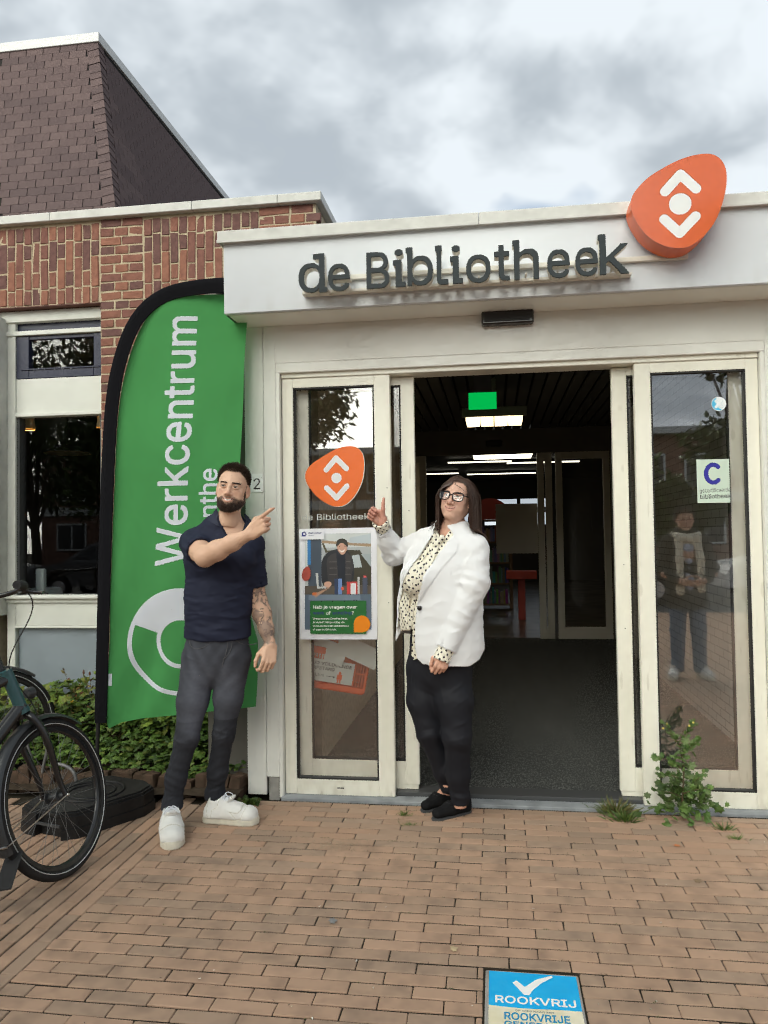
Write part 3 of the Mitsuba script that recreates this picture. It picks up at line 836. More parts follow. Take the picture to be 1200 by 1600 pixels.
# ------------------------------------------------------------------ lettering on the fascia
sg = thing('lettering_sign', 'dark grey raised letters reading de Bibliotheek on the white fascia', 'sign')
mat('m_letter_face', (0.028, 0.036, 0.040), 0.6, 0.25)
mat('m_letter_side', tinted((0.66, 0.64, 0.58), (0.50, 0.46, 0.38), 24, 0.8), 0.5)
YL = 3.845
r1, r2 = V(-0.9907, 3.9900, 2.7600), V(0.7037, 3.9900, 2.7588)
part(sg, 'rail', cat(box(r1[0], r2[0], 3.945, 3.995, 2.766, 2.782, 0.002), box(r1[0] + 0.1, r2[0] + 0.28, 3.975, 3.997, 2.842, 2.868, 0.002)), 'm_letter_side')
for ch, x0, x1, y0, y1, serif in [('d', 467, 506, 400, 464, 1), ('e', 513, 546, 414.6, 461.6, 0), ('B', 573, 607.5, 398, 458, 0), ('i', 617.5, 628.5, 391, 456, 1), ('b', 637, 676, 389, 452, 1), ('l', 683, 695, 386, 450.5, 1), ('i', 707, 718, 386, 449, 1),
                                  ('o', 729, 766, 399, 446, 0), ('t', 773, 796, 382, 443.5, 0), ('h', 804, 841, 376, 441.7, 1), ('e', 856, 890, 389.6, 436.7, 0), ('e', 900, 934, 385.5, 434, 0), ('k', 938, 982, 366, 431, 1)]:
    def at(px, py):
        q = ax_f + ax_r * (px - 600) / 1200 - ax_u * (py - 800) / 1200
        return CAM + q * YL / q[1]
    A, B = at(x0, y1), at(x1, y0)
    A[2] = 2.744 - (0.003 if ch in 'deo' else 0)
    B[2] = 2.744 + {'e': 0.137, 'o': 0.137, 't': 0.178, 'B': 0.185, 'i': 0.192}.get(ch, 0.198)
    m = txt(ch, 0.18, 0.01, False)
    lo, hi = m.bounds
    sx, sz = (B[0] - A[0]) / (hi[0] - lo[0]), (B[2] - A[2]) / (hi[1] - lo[1])
    sec = shapely.union_all([Polygon(m.vertices[f][:, :2]).buffer(1e-6) for f in m.faces[np.abs(m.face_normals[:, 2] - 1) < 0.01]])
    sec = affinity.translate(affinity.scale(affinity.translate(sec, -lo[0], -lo[1]), sx, sz, origin=(0, 0)), A[0], A[2])
    sec = sec.buffer(0.0009)
    if serif:
        top = A[2] + (B[2] - A[2]) * (0.72 if ch == 'i' else 1.0)
        stem = {'d': B[0] - 0.038, 'i': A[0] + 0.01}.get(ch, A[0] + 0.012)
        sec = sec.union(sbox(stem - 0.018, top - 0.024, stem + 0.012, top - 0.003).buffer(0.002))
        if ch in 'dli':
            rx = B[0] - 0.004
            sec = sec.union(sbox(rx - 0.02, A[2] + 0.002, rx + 0.016, A[2] + 0.022).buffer(0.003))
    sec = sec.buffer(0.0015).buffer(-0.0015).simplify(0.0008)
    k = part(sg, 'letter', on_wall(sec, YL, 0.012), 'm_letter_face', label=f'dark grey letter {ch}')
    part(k, 'return', on_wall(sec.buffer(-0.001), YL + 0.013, 0.055), 'm_letter_side')
    cx = (A[0] + B[0]) / 2
    part(k, 'bracket', box(cx - 0.005, cx + 0.005, YL + 0.069, 3.998, 2.79, 2.80, 0.002), 'm_letter_side')

# ------------------------------------------------------------------ orange emblem
em = thing('emblem_sign', 'big orange rounded emblem sign with white arrows and dot at the roof edge', 'sign')
mat('m_orange', tinted((0.58, 0.105, 0.026), (0.52, 0.095, 0.026), 3, 0.7), 0.10, 0.6, clearcoat=0.8, clearcoat_gloss=0.95)
mat('m_orange_side', (0.64, 0.115, 0.03), 0.35)
mat('m_emblem_white', (0.66, 0.67, 0.67), 0.4)
egg = V((150, 540), (170, 450), (230, 370), (330, 280), (450, 210), (600, 140), (750, 95), (880, 80), (970, 90), (1040, 130), (1090, 200), (1112, 300), (1100, 450), (1060, 600), (1000, 740), (920, 850), (830, 930), (730, 985), (620, 995), (500, 970), (400, 920), (300, 840), (220, 730), (165, 620))
EY = 3.83
e0, ex, ez = V(0.9076, 3.8300, 3.0614), V(1.2001, 3.8300, 3.0575), V(0.9027, 3.8300, 2.7494)


def em_pt(q, k=6.316):
    """drawing units of the emblem artwork -> (x, z) on the sign face"""
    u, w = (np.asarray(q, float) / k + V(960, 230) - V(1060, 318)).T / 100
    return np.stack([e0[0] + u * (ex[0] - e0[0]) + w * (ez[0] - e0[0]), e0[2] + u * (ex[2] - e0[2]) + w * (ez[2] - e0[2])], 1)


eggp = smooth_poly(em_pt(egg), 90)
up_ch = LineString(em_pt([(500, 428), (655, 268), (810, 418)])).buffer(0.0235, quad_segs=8)
dn_ch = LineString(em_pt([(490, 702), (641, 848), (802, 690)])).buffer(0.0235, quad_segs=8)
dot = Point(*em_pt([(650, 560)])[0]).buffer(0.052, quad_segs=12)
part(em, 'face', on_wall(eggp.difference(up_ch.buffer(0.001)).difference(dn_ch.buffer(0.001)).difference(dot.buffer(0.001)), EY, 0.006), 'm_orange', 20)
part(em, 'side', on_wall(eggp.buffer(-0.002), EY + 0.006, 0.134), 'm_orange_side', 30)
part(em, 'arrow', on_wall(up_ch, EY + 0.001, 0.005), 'm_emblem_white', label='upward white arrow')
part(em, 'arrow', on_wall(dn_ch, EY + 0.001, 0.005), 'm_emblem_white', label='downward white arrow')
part(em, 'dot', on_wall(dot, EY + 0.001, 0.005), 'm_emblem_white')
part(em, 'bracket', cat(box(0.86, 0.90, 3.971, 3.999, 2.95, 3.08), box(1.02, 1.06, 3.971, 3.999, 2.95, 3.08)), 'm_zinc')

# ------------------------------------------------------------------ vestibule and library behind the doors
mat('m_dark_wall', (0.13, 0.12, 0.105), 0.7)
mat('m_slat', (0.06, 0.058, 0.055), 0.5)
mat('m_door_dark', (0.58, 0.55, 0.46), 0.4)
mat('m_white_brickwork', mikit.proc(lambda p, n, uv: mx((0.44, 0.44, 0.42), (0.20, 0.20, 0.19), dr.select((dr.abs(p.z / 0.063 - dr.floor(p.z / 0.063) - 0.5) > 0.43) | (dr.abs(p.y / 0.22 + 0.5 * dr.floor(p.z / 0.063) - dr.floor(p.y / 0.22 + 0.5 * dr.floor(p.z / 0.063)) - 0.5) > 0.475), 0.8, 0.0))), 0.7)
mat('m_mat_carpet', mikit.proc(lambda p, n, uv: mx((0.030, 0.031, 0.030), (0.26, 0.265, 0.25), dr.clip(mikit.cell_rand(p.x * 240, p.y * 150) * 2.4 - 1.45, 0, 1))), 1.0, 0.0)
mat('m_inner_floor', tinted((0.10, 0.085, 0.065), (0.06, 0.052, 0.04), 4, 1.0), 0.25)
struct('vestibule_floor', box(-1.65, 1.61, 4.47, 10.9, -0.08, 0.02, 0), 'm_mat_carpet')
struct('library_floor', box(-6, 7, 10.9, 24, -0.08, 0.03, 0), 'm_inner_floor')
vs = thing('vestibule', 'dark entrance hall with slatted ceiling behind the sliding doors', 'entrance hall')
part(vs, 'wall', box(1.61, 1.70, 4.44, 10.9, -0.05, 3.0, 0), 'm_white_brickwork', label='white painted brick wall on the right')
part(vs, 'wall', box(-1.72, -1.65, 4.44, 10.9, -0.05, 3.0, 0), 'm_dark_wall')
part(vs, 'front_wall', cat(box(-1.42, 1.70, 4.431, 4.47, 2.44, 3.0, 0), box(1.41, 1.61, 4.39, 4.44, 0, 2.44, 0), box(-1.65, -1.215, 4.39, 4.44, 0, 2.44, 0)), 'm_dark_wall')
part(vs, 'ceiling', box(-1.72, 1.70, 4.47, 10.9, 3.0, 3.02, 0), 'm_gasket')
for i in range(26):
    xx = -1.60 + i * 0.125
    part(vs, 'slat', box(xx, xx + 0.10, 4.48, 10.88, 2.945, 2.975, 0.002), 'm_slat')
part(vs, 'transom', box(-1.65, 1.61, 10.86, 10.95, 2.60, 2.945), 'm_dark_wall')
for x0, x1, gl in ((-1.62, -0.95, 'm_glass'), (0.60, 0.80, 'm_glass'), (0.85, 1.58, 'm_glass')):
    k = part(vs, 'inner_door', frame_mesh(x0, x1, 0.02, 2.60, 10.86, 10.92, 0.09, 0.09, 0.16, 0.10), 'm_door_dark')
    part(k, 'pane', pane_mesh(x0 + 0.09, x1 - 0.09, 0.18, 2.5, 10.89), gl)
part(vs, 'frosted_band', box(0.02, 0.60, 10.97, 10.975, 1.20, 1.90, 0.0), mat('m_frost', (0.55, 0.53, 0.48), 0.8))
part(vs, 'motion_sensor', box(-0.10, 0.13, 10.82, 10.859, 2.70, 2.79, 0.02), 'm_gasket')
lb = thing('library_hall', 'dim library hall deep behind the inner doors', 'room')
part(lb, 'walls', cat(box(-6, 7, 24, 24.1, 0, 1.75, 0), box(-6, 7, 24, 24.1, 2.12, 2.28, 0), box(-6, 7, 24, 24.1, 2.55, 3.2, 0), box(-6, -1.3, 24, 24.1, 1.75, 2.12, 0), box(-6, -1.3, 24, 24.1, 2.28, 2.55, 0), box(1.6, 7, 24, 24.1, 1.75, 2.12, 0), box(1.6, 7, 24, 24.1, 2.28, 2.55, 0), box(-6.1, -6, 10.9, 24, 0, 3.2, 0), box(7, 7.1, 10.9, 24, 0, 3.2, 0),
                      box(-6, -1.65, 10.9, 11, 0, 3.2, 0), box(1.61, 7, 10.9, 11, 0, 3.2, 0)), 'm_dark_wall')
part(lb, 'ceiling', box(-6, 7, 10.9, 24.1, 3.15, 3.2, 0), 'm_slat')
part(lb, 'window_post', cat(*[box(x, x + 0.10, 23.97, 24.05, 1.3, 2.7, 0.002) for x in np.arange(-5.9, 7, 1.1)]), 'm_dark_wall')
lights = [(V(-0.0004, 5.0000, 2.5507), 0.28, 0.04, 1.0, 'slim ceiling light just inside the doorway'), (V(0.1359, 11.6000, 2.6374), 0.43, 0.30, 0.55, 'square ceiling light just beyond the inner doors')]
for (p, w, d_, e, lab), zc in zip(lights, (2.94, 3.14)):
    k = thing('ceiling_light', lab, 'ceiling light')
    part(k, 'housing', box(p[0] - w - 0.02, p[0] + w + 0.02, p[1] - d_ - 0.02, p[1] + d_ + 0.02, p[2] + 0.004, zc, 0.003), 'm_dark_grey')
    part(k, 'diffuser', box(p[0] - w, p[0] + w, p[1] - d_, p[1] + d_, p[2] - 0.012, p[2] + 0.002, 0), 'm_pale', **glow(e * 0.9, e * 0.8, e * 0.6))
p = V(0.0149, 7.2000, 2.5771)
k = thing('ceiling_light', 'box shaped ceiling light with four lit cells under the green sign', 'ceiling light')
part(k, 'housing', cat(box(p[0] - 0.30, p[0] + 0.30, p[1] - 0.002, p[1] + 0.02, p[2] + 0.0, p[2] + 0.085), box(p[0] - 0.30, p[0] + 0.30, p[1] + 0.021, p[1] + 0.5, p[2] + 0.07, p[2] + 0.085),
                       box(p[0] - 0.02, p[0] + 0.02, p[1] + 0.1, p[1] + 0.14, p[2] + 0.085, 2.96)), mat('m_lamp_box', (0.16, 0.15, 0.125), 0.5))
for i in range(4):
    cx = p[0] - 0.2025 + i * 0.135
    part(k, 'cell', box(cx - 0.062, cx + 0.062, p[1] + 0.03, p[1] + 0.45, p[2] - 0.035, p[2] + 0.06, 0.002), 'm_pale', **glow(0.40, 0.31, 0.18))
a, b = V(-0.1972, 6.5000, 2.6738), V(0.0359, 6.5000, 2.5345)
k = thing('exit_sign', 'glowing green sign box hanging from the dark ceiling', 'sign')
scene['m_green'] = {'type': 'diffuse', 'reflectance': {'type': 'rgb', 'value': [0.02, 0.5, 0.1]}}
part(k, 'panel', box(a[0], b[0], 6.5, 6.53, b[2], a[2], 0), 'm_green', **glow(0.0, 0.085, 0.014))
part(k, 'holder', box(a[0] + 0.04, b[0] - 0.04, 6.505, 6.525, a[2] + 0.001, 2.945), 'm_dark_grey')
for i, (xx, yy, w) in enumerate([(-0.9, 14.0, 0.5), (0.3, 14.5, 0.6), (-0.3, 17.0, 0.7), (1.1, 17.5, 0.8), (0.2, 20.5, 0.9), (-1.6, 20.0, 0.7)]):
    k = thing('strip_light', ('nearest strip light on the left in the library', 'nearest strip light on the right in the library', 'strip light in the second row on the left in the library', 'strip light in the second row on the right in the library', 'longest strip light at the far end of the library', 'strip light at the far left end of the library')[i], 'ceiling light', 'strip lights under the library ceiling')
    part(k, 'diffuser', box(xx - w, xx + w, yy, yy + 0.14, 3.06, 3.085, 0), 'm_pale', **glow(0.30, 0.28, 0.22))
    part(k, 'housing', box(xx - w, xx + w, yy - 0.01, yy + 0.15, 3.087, 3.15), 'm_dark_grey')
bs = V(-0.0893, 15.0000, 1.9035)
k = thing('bookcase', 'wooden bookcase with rounded red top deep inside the library', 'bookcase')
part(k, 'frame', cat(box(bs[0] - 0.42, bs[0] - 0.36, 15, 15.4, 0.03, 1.75), box(bs[0] + 0.36, bs[0] + 0.42, 15, 15.4, 0.03, 1.75), *[box(bs[0] - 0.36, bs[0] + 0.36, 15, 15.4, z, z + 0.03) for z in (0.1, 0.5, 0.9, 1.3, 1.72)]), mat('m_wood', (0.20, 0.12, 0.06), 0.5))
part(k, 'top_arch', on_wall(Point(bs[0], 1.75).buffer(0.42).intersection(sbox(-5, 1.752, 5, 3)), 14.99, 0.03), mat('m_red', (0.42, 0.05, 0.03), 0.5))
for z in (0.13, 0.53, 0.93, 1.33):
    xx = bs[0] - 0.35
    while xx < bs[0] + 0.32:
        w = rng.uniform(0.02, 0.05)
        h = rng.uniform(0.2, 0.33)
        kk = part(k, 'book', box(xx, xx + w, 15.05, 15.25, z, z + h), 'm_vertex', color=np.tile(rng.uniform(0.05, 0.4, 3), (24, 1)))
        xx += w + 0.002
rt = V(0.4321, 13.0000, 0.8571)
k = thing('red_table', 'low red table deep inside the library', 'table')
part(k, 'top', box(rt[0] - 0.25, rt[0] + 0.25, 13, 13.4, 0.72, 0.85), 'm_red')
part(k, 'pillar', box(rt[0] - 0.06, rt[0] + 0.06, 13.15, 13.25, 0.03, 0.72), 'm_red')

# ------------------------------------------------------------------ stickers and poster on the glass
YP = 4.333
st = thing('emblem_sticker', 'orange emblem sticker with white arrows on the left glass panel', 'sticker')
mat('m_sticker_orange', (0.72, 0.13, 0.015), 0.35)
mat('m_sticker_grey', (0.52, 0.54, 0.51), 0.4)
s0, sx_, sz_ = V(-0.8985, 4.3320, 1.8214), V(-0.7228, 4.3320, 1.8280), V(-0.8988, 4.3320, 1.6480)
segg = V((252, 940), (262, 890), (300, 840), (370, 795), (450, 750), (540, 712), (620, 700), (680, 708), (730, 745), (755, 810), (757, 900), (740, 1000), (700, 1090), (640, 1165), (575, 1205), (510, 1208), (440, 1180), (370, 1130), (300, 1050), (265, 990))


def stk(q):
    u, w = ((np.asarray(q, float) / 5.4545 + V(430, 570) - V(525, 745)) / 47).T
    return np.stack([s0[0] + u * (sx_[0] - s0[0]) + w * (sz_[0] - s0[0]), s0[2] + u * (sx_[2] - s0[2]) + w * (sz_[2] - s0[2])], 1)


sep = smooth_poly(stk(segg), 70)
part(st, 'backing', on_wall(affinity.translate(sep, 0.004, -0.002), YP - 0.0006, 0.0004), 'm_sticker_grey')
part(st, 'face', on_wall(sep, YP - 0.0012, 0.0004), 'm_sticker_orange')
for nm, g_ in (('arrow', LineString(stk([(435, 890), (520, 795), (608, 890)])).buffer(0.0155)), ('dot', Point(*stk([(522, 965)])[0]).buffer(0.030)), ('arrow', LineString(stk([(437, 1045), (522, 1135), (610, 1040)])).buffer(0.0155))):
    part(st, nm, on_wall(g_, YP - 0.0018, 0.0004), 'm_emblem_white')
sl = thing('sticker_lettering', 'pale lettering reading de Bibliotheek on the left glass panel', 'lettering')
a, b = V(-1.1056, 4.3320, 1.5741), V(-0.7077, 4.3320, 1.5747)
put(sl, wall_text('de Bibliotheek', a[0], a[2], YP - 0.001, 0.034, b[0] - a[0]), 'm_sticker_grey')

po = thing('poster', 'white framed poster of a smiling mechanic taped to the left glass panel', 'poster')
PA, PB, PC = V(-1.1106, 4.3050, 1.5240), V(-0.6617, 4.3050, 1.5262), V(-1.1159, 4.3050, 0.8917)


def pp(q):
    """poster artwork units (170..895, 145..1200) -> (x, z)"""
    q = np.asarray(q, float)
    u, w = (q[:, 0] - 167) / (893 - 167), (q[:, 1] - 148) / (1196 - 148)
    return np.stack([PA[0] + u * (PB[0] - PA[0]) + w * (PC[0] - PA[0]), PA[2] + u * (PB[2] - PA[2]) + w * (PC[2] - PA[2])], 1)


part(po, 'paper', on_wall(Polygon(pp([(167, 148), (893, 148), (893, 1196), (167, 1196)])), 4.305, 0.0012), mat('m_paper', (0.74, 0.75, 0.80), 0.4))
inks = []


def ink(poly, col, smooth=False, pts=True):
    if pts:
        poly = smooth_poly(pp(poly), 40) if smooth else Polygon(pp(poly))
    poly = poly.buffer(0)
    m = on_wall(poly, 4.305 - 0.00022 * (len(inks) + 1), 0.0001)
    inks.append((m, col))


R4 = lambda a, b, c, d: [(a, b), (c, b), (c, d), (a, d)]
PHW = sbox(*pp([(218, 1103)])[0], *pp([(840, 198)])[0])
ink(R4(218, 198, 840, 1103), (0.40, 0.43, 0.44))
ink(R4(218, 198, 840, 330), (0.55, 0.58, 0.58))
ink([(380, 262), (840, 300), (840, 330), (380, 285)], (0.36, 0.26, 0.17))
ink([(640, 240), (840, 205), (840, 300), (640, 290)], (0.46, 0.52, 0.56))
ink(R4(218, 198, 245, 700), (0.55, 0.60, 0.60))
ink(R4(250, 250, 375, 700), (0.07, 0.09, 0.12))
ink(R4(243, 215, 275, 490), (0.05, 0.20, 0.45))
ink([(600, 355), (735, 360), (840, 520), (840, 690), (600, 690)], (0.055, 0.05, 0.035))
ink([(660, 410), (730, 400), (755, 520), (680, 525)], (0.45, 0.50, 0.52))
ink([(745, 395), (840, 395), (840, 520)], (0.35, 0.40, 0.42))
ink([(380, 290), (395, 285), (430, 360), (520, 350), (520, 365), (415, 380)], (0.10, 0.09, 0.06))
ink([(385, 440), (430, 380), (520, 345), (610, 355), (660, 420), (680, 600), (650, 700), (400, 700), (375, 560)], (0.030, 0.032, 0.038), True)
ink([(440, 420), (520, 380), (640, 400), (660, 600), (640, 660), (450, 660), (430, 560)], (0.050, 0.047, 0.05), True)
ink([(515, 370), (565, 405), (600, 375), (600, 700), (540, 700)], (0.02, 0.024, 0.035))
for yy in (460, 520, 580):
    ink(R4(450, yy, 520, yy + 10), (0.09, 0.085, 0.085))
    ink(R4(600, yy, 650, yy + 10), (0.09, 0.085, 0.085))
ink([(524, 330), (530, 290), (570, 275), (610, 290), (618, 330), (605, 375), (575, 400), (545, 380)], (0.55, 0.32, 0.24), True)
ink([(545, 352), (570, 362), (598, 350), (585, 372), (560, 372)], (0.75, 0.72, 0.68), True)
ink([(518, 322), (524, 268), (560, 248), (600, 255), (622, 290), (622, 326), (570, 288)], (0.045, 0.042, 0.035), True)
ink([(540, 318), (556, 314), (556, 320), (540, 323)], (0.06, 0.04, 0.03))
ink([(588, 314), (604, 318), (604, 323), (588, 320)], (0.06, 0.04, 0.03))
ink(R4(218, 770, 840, 1103), (0.10, 0.14, 0.19))
ink(R4(255, 778, 740, 825), (0.17, 0.22, 0.28))
ink([(218, 690), (840, 690), (840, 772), (218, 772)], (0.10, 0.085, 0.07))
ink([(320, 570), (345, 570), (350, 700), (420, 690), (420, 715), (335, 715)], (0.50, 0.52, 0.53))
ink([(400, 670), (440, 650), (468, 660), (465, 690), (420, 705)], (0.60, 0.36, 0.27), True)
ink([(290, 770), (440, 710), (460, 705), (320, 800)], (0.42, 0.25, 0.18))
ink([(285, 755), (330, 750), (330, 775), (290, 780)], (0.55, 0.16, 0.06))
for x0, x1, y0, col in ((500, 530, 625, (0.04, 0.06, 0.12)), (533, 570, 625, (0.16, 0.26, 0.52)), (615, 712, 655, (0.55, 0.06, 0.06)), (650, 700, 668, (0.70, 0.70, 0.72)), (762, 806, 615, (0.07, 0.08, 0.12)), (715, 735, 610, (0.5, 0.5, 0.5))):
    ink(R4(x0, y0, x1, 772), col)
ink(R4(770, 598, 796, 618), (0.6, 0.1, 0.1))
ink([(560, 720), (575, 700), (590, 720), (575, 735)], (0.65, 0.12, 0.08), True)
ink([(218, 520), (250, 505), (275, 560), (240, 640), (218, 640)], (0.40, 0.08, 0.06), True)
ink(R4(167, 148, 405, 250), (0.745, 0.755, 0.80))
lg = Point(0, 0).buffer(1, quad_segs=10).difference(Point(0.05, 0.05).buffer(0.48)).union(sbox(-1, -1, -0.5, -0.2).difference(Point(0.05, 0.05).buffer(0.6)))
lc, lr = pp([(214, 198)])[0], 0.0138
ink(affinity.translate(affinity.scale(lg, lr, lr, origin=(0, 0)), *lc), (0.03, 0.04, 0.20), pts=False)
gp = Polygon(pp(R4(270, 832, 795, 1142))).buffer(-0.006).buffer(0.006)
ink(gp, (0.022, 0.14, 0.035), pts=False)
oc = pp([(755, 1050)])[0]
ink(Point(*oc).buffer(0.0475).union(sbox(oc[0] - 0.0475, oc[1] - 0.0475, oc[0], oc[1])), (0.80, 0.24, 0.01), pts=False)
part(po, 'print', cat([m for m, _ in inks]), 'm_print', color=np.vstack([np.tile(c, (len(m.vertices), 1)) for m, c in inks]), kind='stuff')
ytx = 4.305 - 0.00022 * (len(inks) + 4)
mat('m_navy_print', (0.02, 0.035, 0.16), 0.5)
for s_, x0, yb, w, h, m_, bd in (('Heb je vragen over', 295, 905, 415, 30, 'm_white_print', True), ('werk', 295, 960, 108, 30, 'm_navy_print', True), ('of', 418, 960, 45, 30, 'm_white_print', True), ('scholing', 478, 960, 180, 30, 'm_navy_print', True), ('?', 660, 960, 20, 30, 'm_white_print', True),
                                  ('Werkcentrum Drenthe helpt', 295, 1007, 325, 17, 'm_white_print', True), ('je verder! Stel je vraag via', 295, 1041, 295, 17, 'm_white_print', True), ('www.werkcentrumdrenthe.nl', 295, 1075, 338, 17, 'm_white_print', True), ('of scan de QR-code.', 295, 1109, 222, 17, 'm_white_print', True),
                                  ('Werkcentrum', 254, 196, 128, 15, 'm_navy_print', True), ('Drenthe', 254, 216, 50, 9, 'm_navy_print', False)):
    a, b = pp([(x0, yb), (x0 + w, yb)])
    part(po, 'lettering', wall_text(s_, a[0], a[1], ytx, h * (PA[2] - PC[2]) / 1048, np.hypot(*(b - a)), 0.0002, bd, math.atan2(b[1] - a[1], b[0] - a[0])), m_)

rs = thing('round_sticker', 'round blue and white sticker high on the right glass panel', 'sticker')
c0 = V(1.2069, 4.3320, 2.1622)
rr_ = 0.038
part(rs, 'disc', on_wall(Point(c0[0], c0[2]).buffer(rr_, quad_segs=12), YP - 0.0008, 0.0006), mat('m_white_vinyl', (0.75, 0.78, 0.80), 0.4))
part(rs, 'blue_field', on_wall(Point(c0[0], c0[2]).buffer(rr_ - 0.003).difference(Point(c0[0] + 0.03, c0[2] + 0.012).buffer(0.045)), YP - 0.0014, 0.0004), mat('m_sky_blue', (0.06, 0.42, 0.68), 0.4))
xx_ = unary = LineString([(c0[0] - 0.014, c0[2] - 0.016), (c0[0] + 0.014, c0[2] + 0.016)]).buffer(0.0065).union(LineString([(c0[0] + 0.014, c0[2] - 0.016), (c0[0] - 0.014, c0[2] + 0.016)]).buffer(0.0065))
part(rs, 'figure', on_wall(xx_, YP - 0.002, 0.0004), 'm_white_vinyl')
part(rs, 'outline', on_wall(xx_.buffer(0.002).difference(xx_), YP - 0.0018, 0.0003), mat('m_light_blue', (0.45, 0.65, 0.74), 0.4))
cs = thing('certificate_sticker', 'pale green square sticker with a blue C on the right glass panel', 'sticker')
A_, B_, C_ = V(1.0842, 4.3320, 1.8651), V(1.2513, 4.3320, 1.8638), V(1.0848, 4.3320, 1.6300)
D_ = V(1.2516, 4.3320, 1.6284)
part(cs, 'square', on_wall(Polygon([(A_[0], A_[2]), (B_[0], B_[2]), (D_[0], D_[2]), (C_[0], C_[2])]), YP - 0.0008, 0.0006), mat('m_pale_green', (0.50, 0.60, 0.51), 0.4))
q0 = V(1.1692, 4.3320, 1.7868)
arc = LineString([(q0[0] + 0.037 * math.cos(t), q0[2] + 0.048 * math.sin(t)) for t in np.radians(np.linspace(48, 312, 30))]).buffer(0.0115, cap_style='round')
part(cs, 'initial', on_wall(arc, YP - 0.0014, 0.0004), mat('m_royal', (0.02, 0.02, 0.26), 0.5))
for s_, (px0, py0), w in (('gecertificeerde', (0.012, 0.055), 0.158), ('bibliotheek', (0.012, 0.022), 0.158)):
    part(cs, 'lettering', wall_text(s_, C_[0] + px0, C_[2] + py0, YP - 0.0014, 0.022, w, 0.0004, s_[0] == 'b', 0.02), 'm_dark_grey')

# shopping basket behind the left panel
bk = thing('shopping_basket', 'orange plastic shopping basket hanging tilted behind the left glass panel', 'basket')
mat('m_basket', (0.62, 0.10, 0.03), 0.4)
bo = V(-0.9363, 4.5000, 0.6808)
Rb = rotm((0, 1, 0), 11) @ rotm((0, 0, 1), 14)


def bt(m):
    return xf(m, frame_M(bo, *Rb.T))


bars = [box(-0.22, 0.20, 0, 0.012, 0.085, 0.125), box(-0.22, 0.165, 0, 0.010, -0.115, -0.085), box(-0.22, 0.18, 0.001, 0.010, -0.006, 0.004), box(0.165, 0.18, 0, 0.30, -0.115, 0.12)]
bars += [box(x, x + 0.007, 0.001, 0.008, -0.09, 0.09, 0.001) for x in np.arange(-0.215, 0.165, 0.0165)]
part(bk, 'front_grid', bt(cat(bars)), 'm_basket')
part(bk, 'side_grid', bt(cat([box(0.176, 0.184, y_, y_ + 0.008, -0.1, 0.1, 0.001) for y_ in np.arange(0.02, 0.3, 0.02)] + [box(0.165, 0.20, 0.012, 0.31, 0.09, 0.125)])), 'm_basket')
part(bk, 'rear_wall', bt(cat(box(-0.22, 0.18, 0.30, 0.31, -0.115, 0.125), box(-0.22, 0.17, 0, 0.30, -0.122, -0.116))), 'm_basket')
sgn = part(bk, 'notice', bt(box(-0.22, 0.095, -0.005, -0.001, -0.075, 0.055, 0.001)), mat('m_notice', (0.50, 0.54, 0.51), 0.5))
for s_, x_, z_, h_, w_ in (('HOUD VOLDOENDE', -0.205, 0.022, 0.018, 0.285), ('AFSTAND', -0.15, -0.006, 0.018, 0.13), ('1,5 m', -0.135, -0.045, 0.014, 0.055)):
    part(sgn, 'lettering', bt(wall_text(s_, x_, z_, -0.007, h_, w_, 0.001, True)), 'm_dark_grey')
part(sgn, 'figure', bt(on_wall(shapely.union_all([Point(0.015, -0.012).buffer(0.0085), sbox(0.002, -0.048, 0.028, -0.022).buffer(0.002), sbox(0.004, -0.07, 0.013, -0.048), sbox(0.017, -0.07, 0.026, -0.048)]), -0.007, 0.001)), 'm_basket')
part(sgn, 'arrow', bt(on_wall(shapely.union_all([LineString([(-0.06, -0.04), (-0.02, -0.04)]).buffer(0.002), Polygon([(-0.022, -0.047), (-0.01, -0.04), (-0.022, -0.033)])]), -0.007, 0.001)), 'm_dark_grey')
pg = thing('stack_of_leaflets', 'pale leaflets leaning over the orange basket', 'leaflets')
part(pg, 'leaflet', xf(box(-0.13, 0.13, -0.002, 0.0, -0.06, 0.06, 0), frame_M(V(-0.8059, 4.4700, 0.7997), *(rotm((0, 1, 0), 24)).T)), 'm_notice')
part(pg, 'leaflet', xf(box(-0.13, 0.13, -0.002, 0.0, -0.06, 0.06, 0), frame_M(V(-1.0079, 4.4800, 0.8118), *(rotm((0, 1, 0), 22)).T)), 'm_notice')

# ------------------------------------------------------------------ beach flag with base
fl = thing('beach_flag', 'tall green beach flag with white lettering on a black pole', 'flag')
pole = spline([V(-2.1653, 3.9400, 0.0895), V(-2.1558, 3.9450, 0.4464), V(-2.1442, 3.9700, 1.2789), V(-2.1315, 4.0000, 1.9885), V(-2.1065, 4.0200, 2.3496), V(-2.0561, 4.0350, 2.5675), V(-1.9672, 4.0500, 2.7483), V(-1.8122, 4.0700, 2.8690), V(-1.6501, 4.0900, 2.9056), V(-1.4697, 4.1000, 2.9123), V(-1.3763, 4.1100, 2.9026)], 60)
part(fl, 'pole', tube(pole, 0.011, 8), 'm_black_plastic', 60)
part(fl, 'pole_socket', tube([pole[0] + V(0, 0, -0.02), pole[0] + V(0, 0, 0.25)], [0.022, 0.017], 10), 'm_black_plastic', 60)
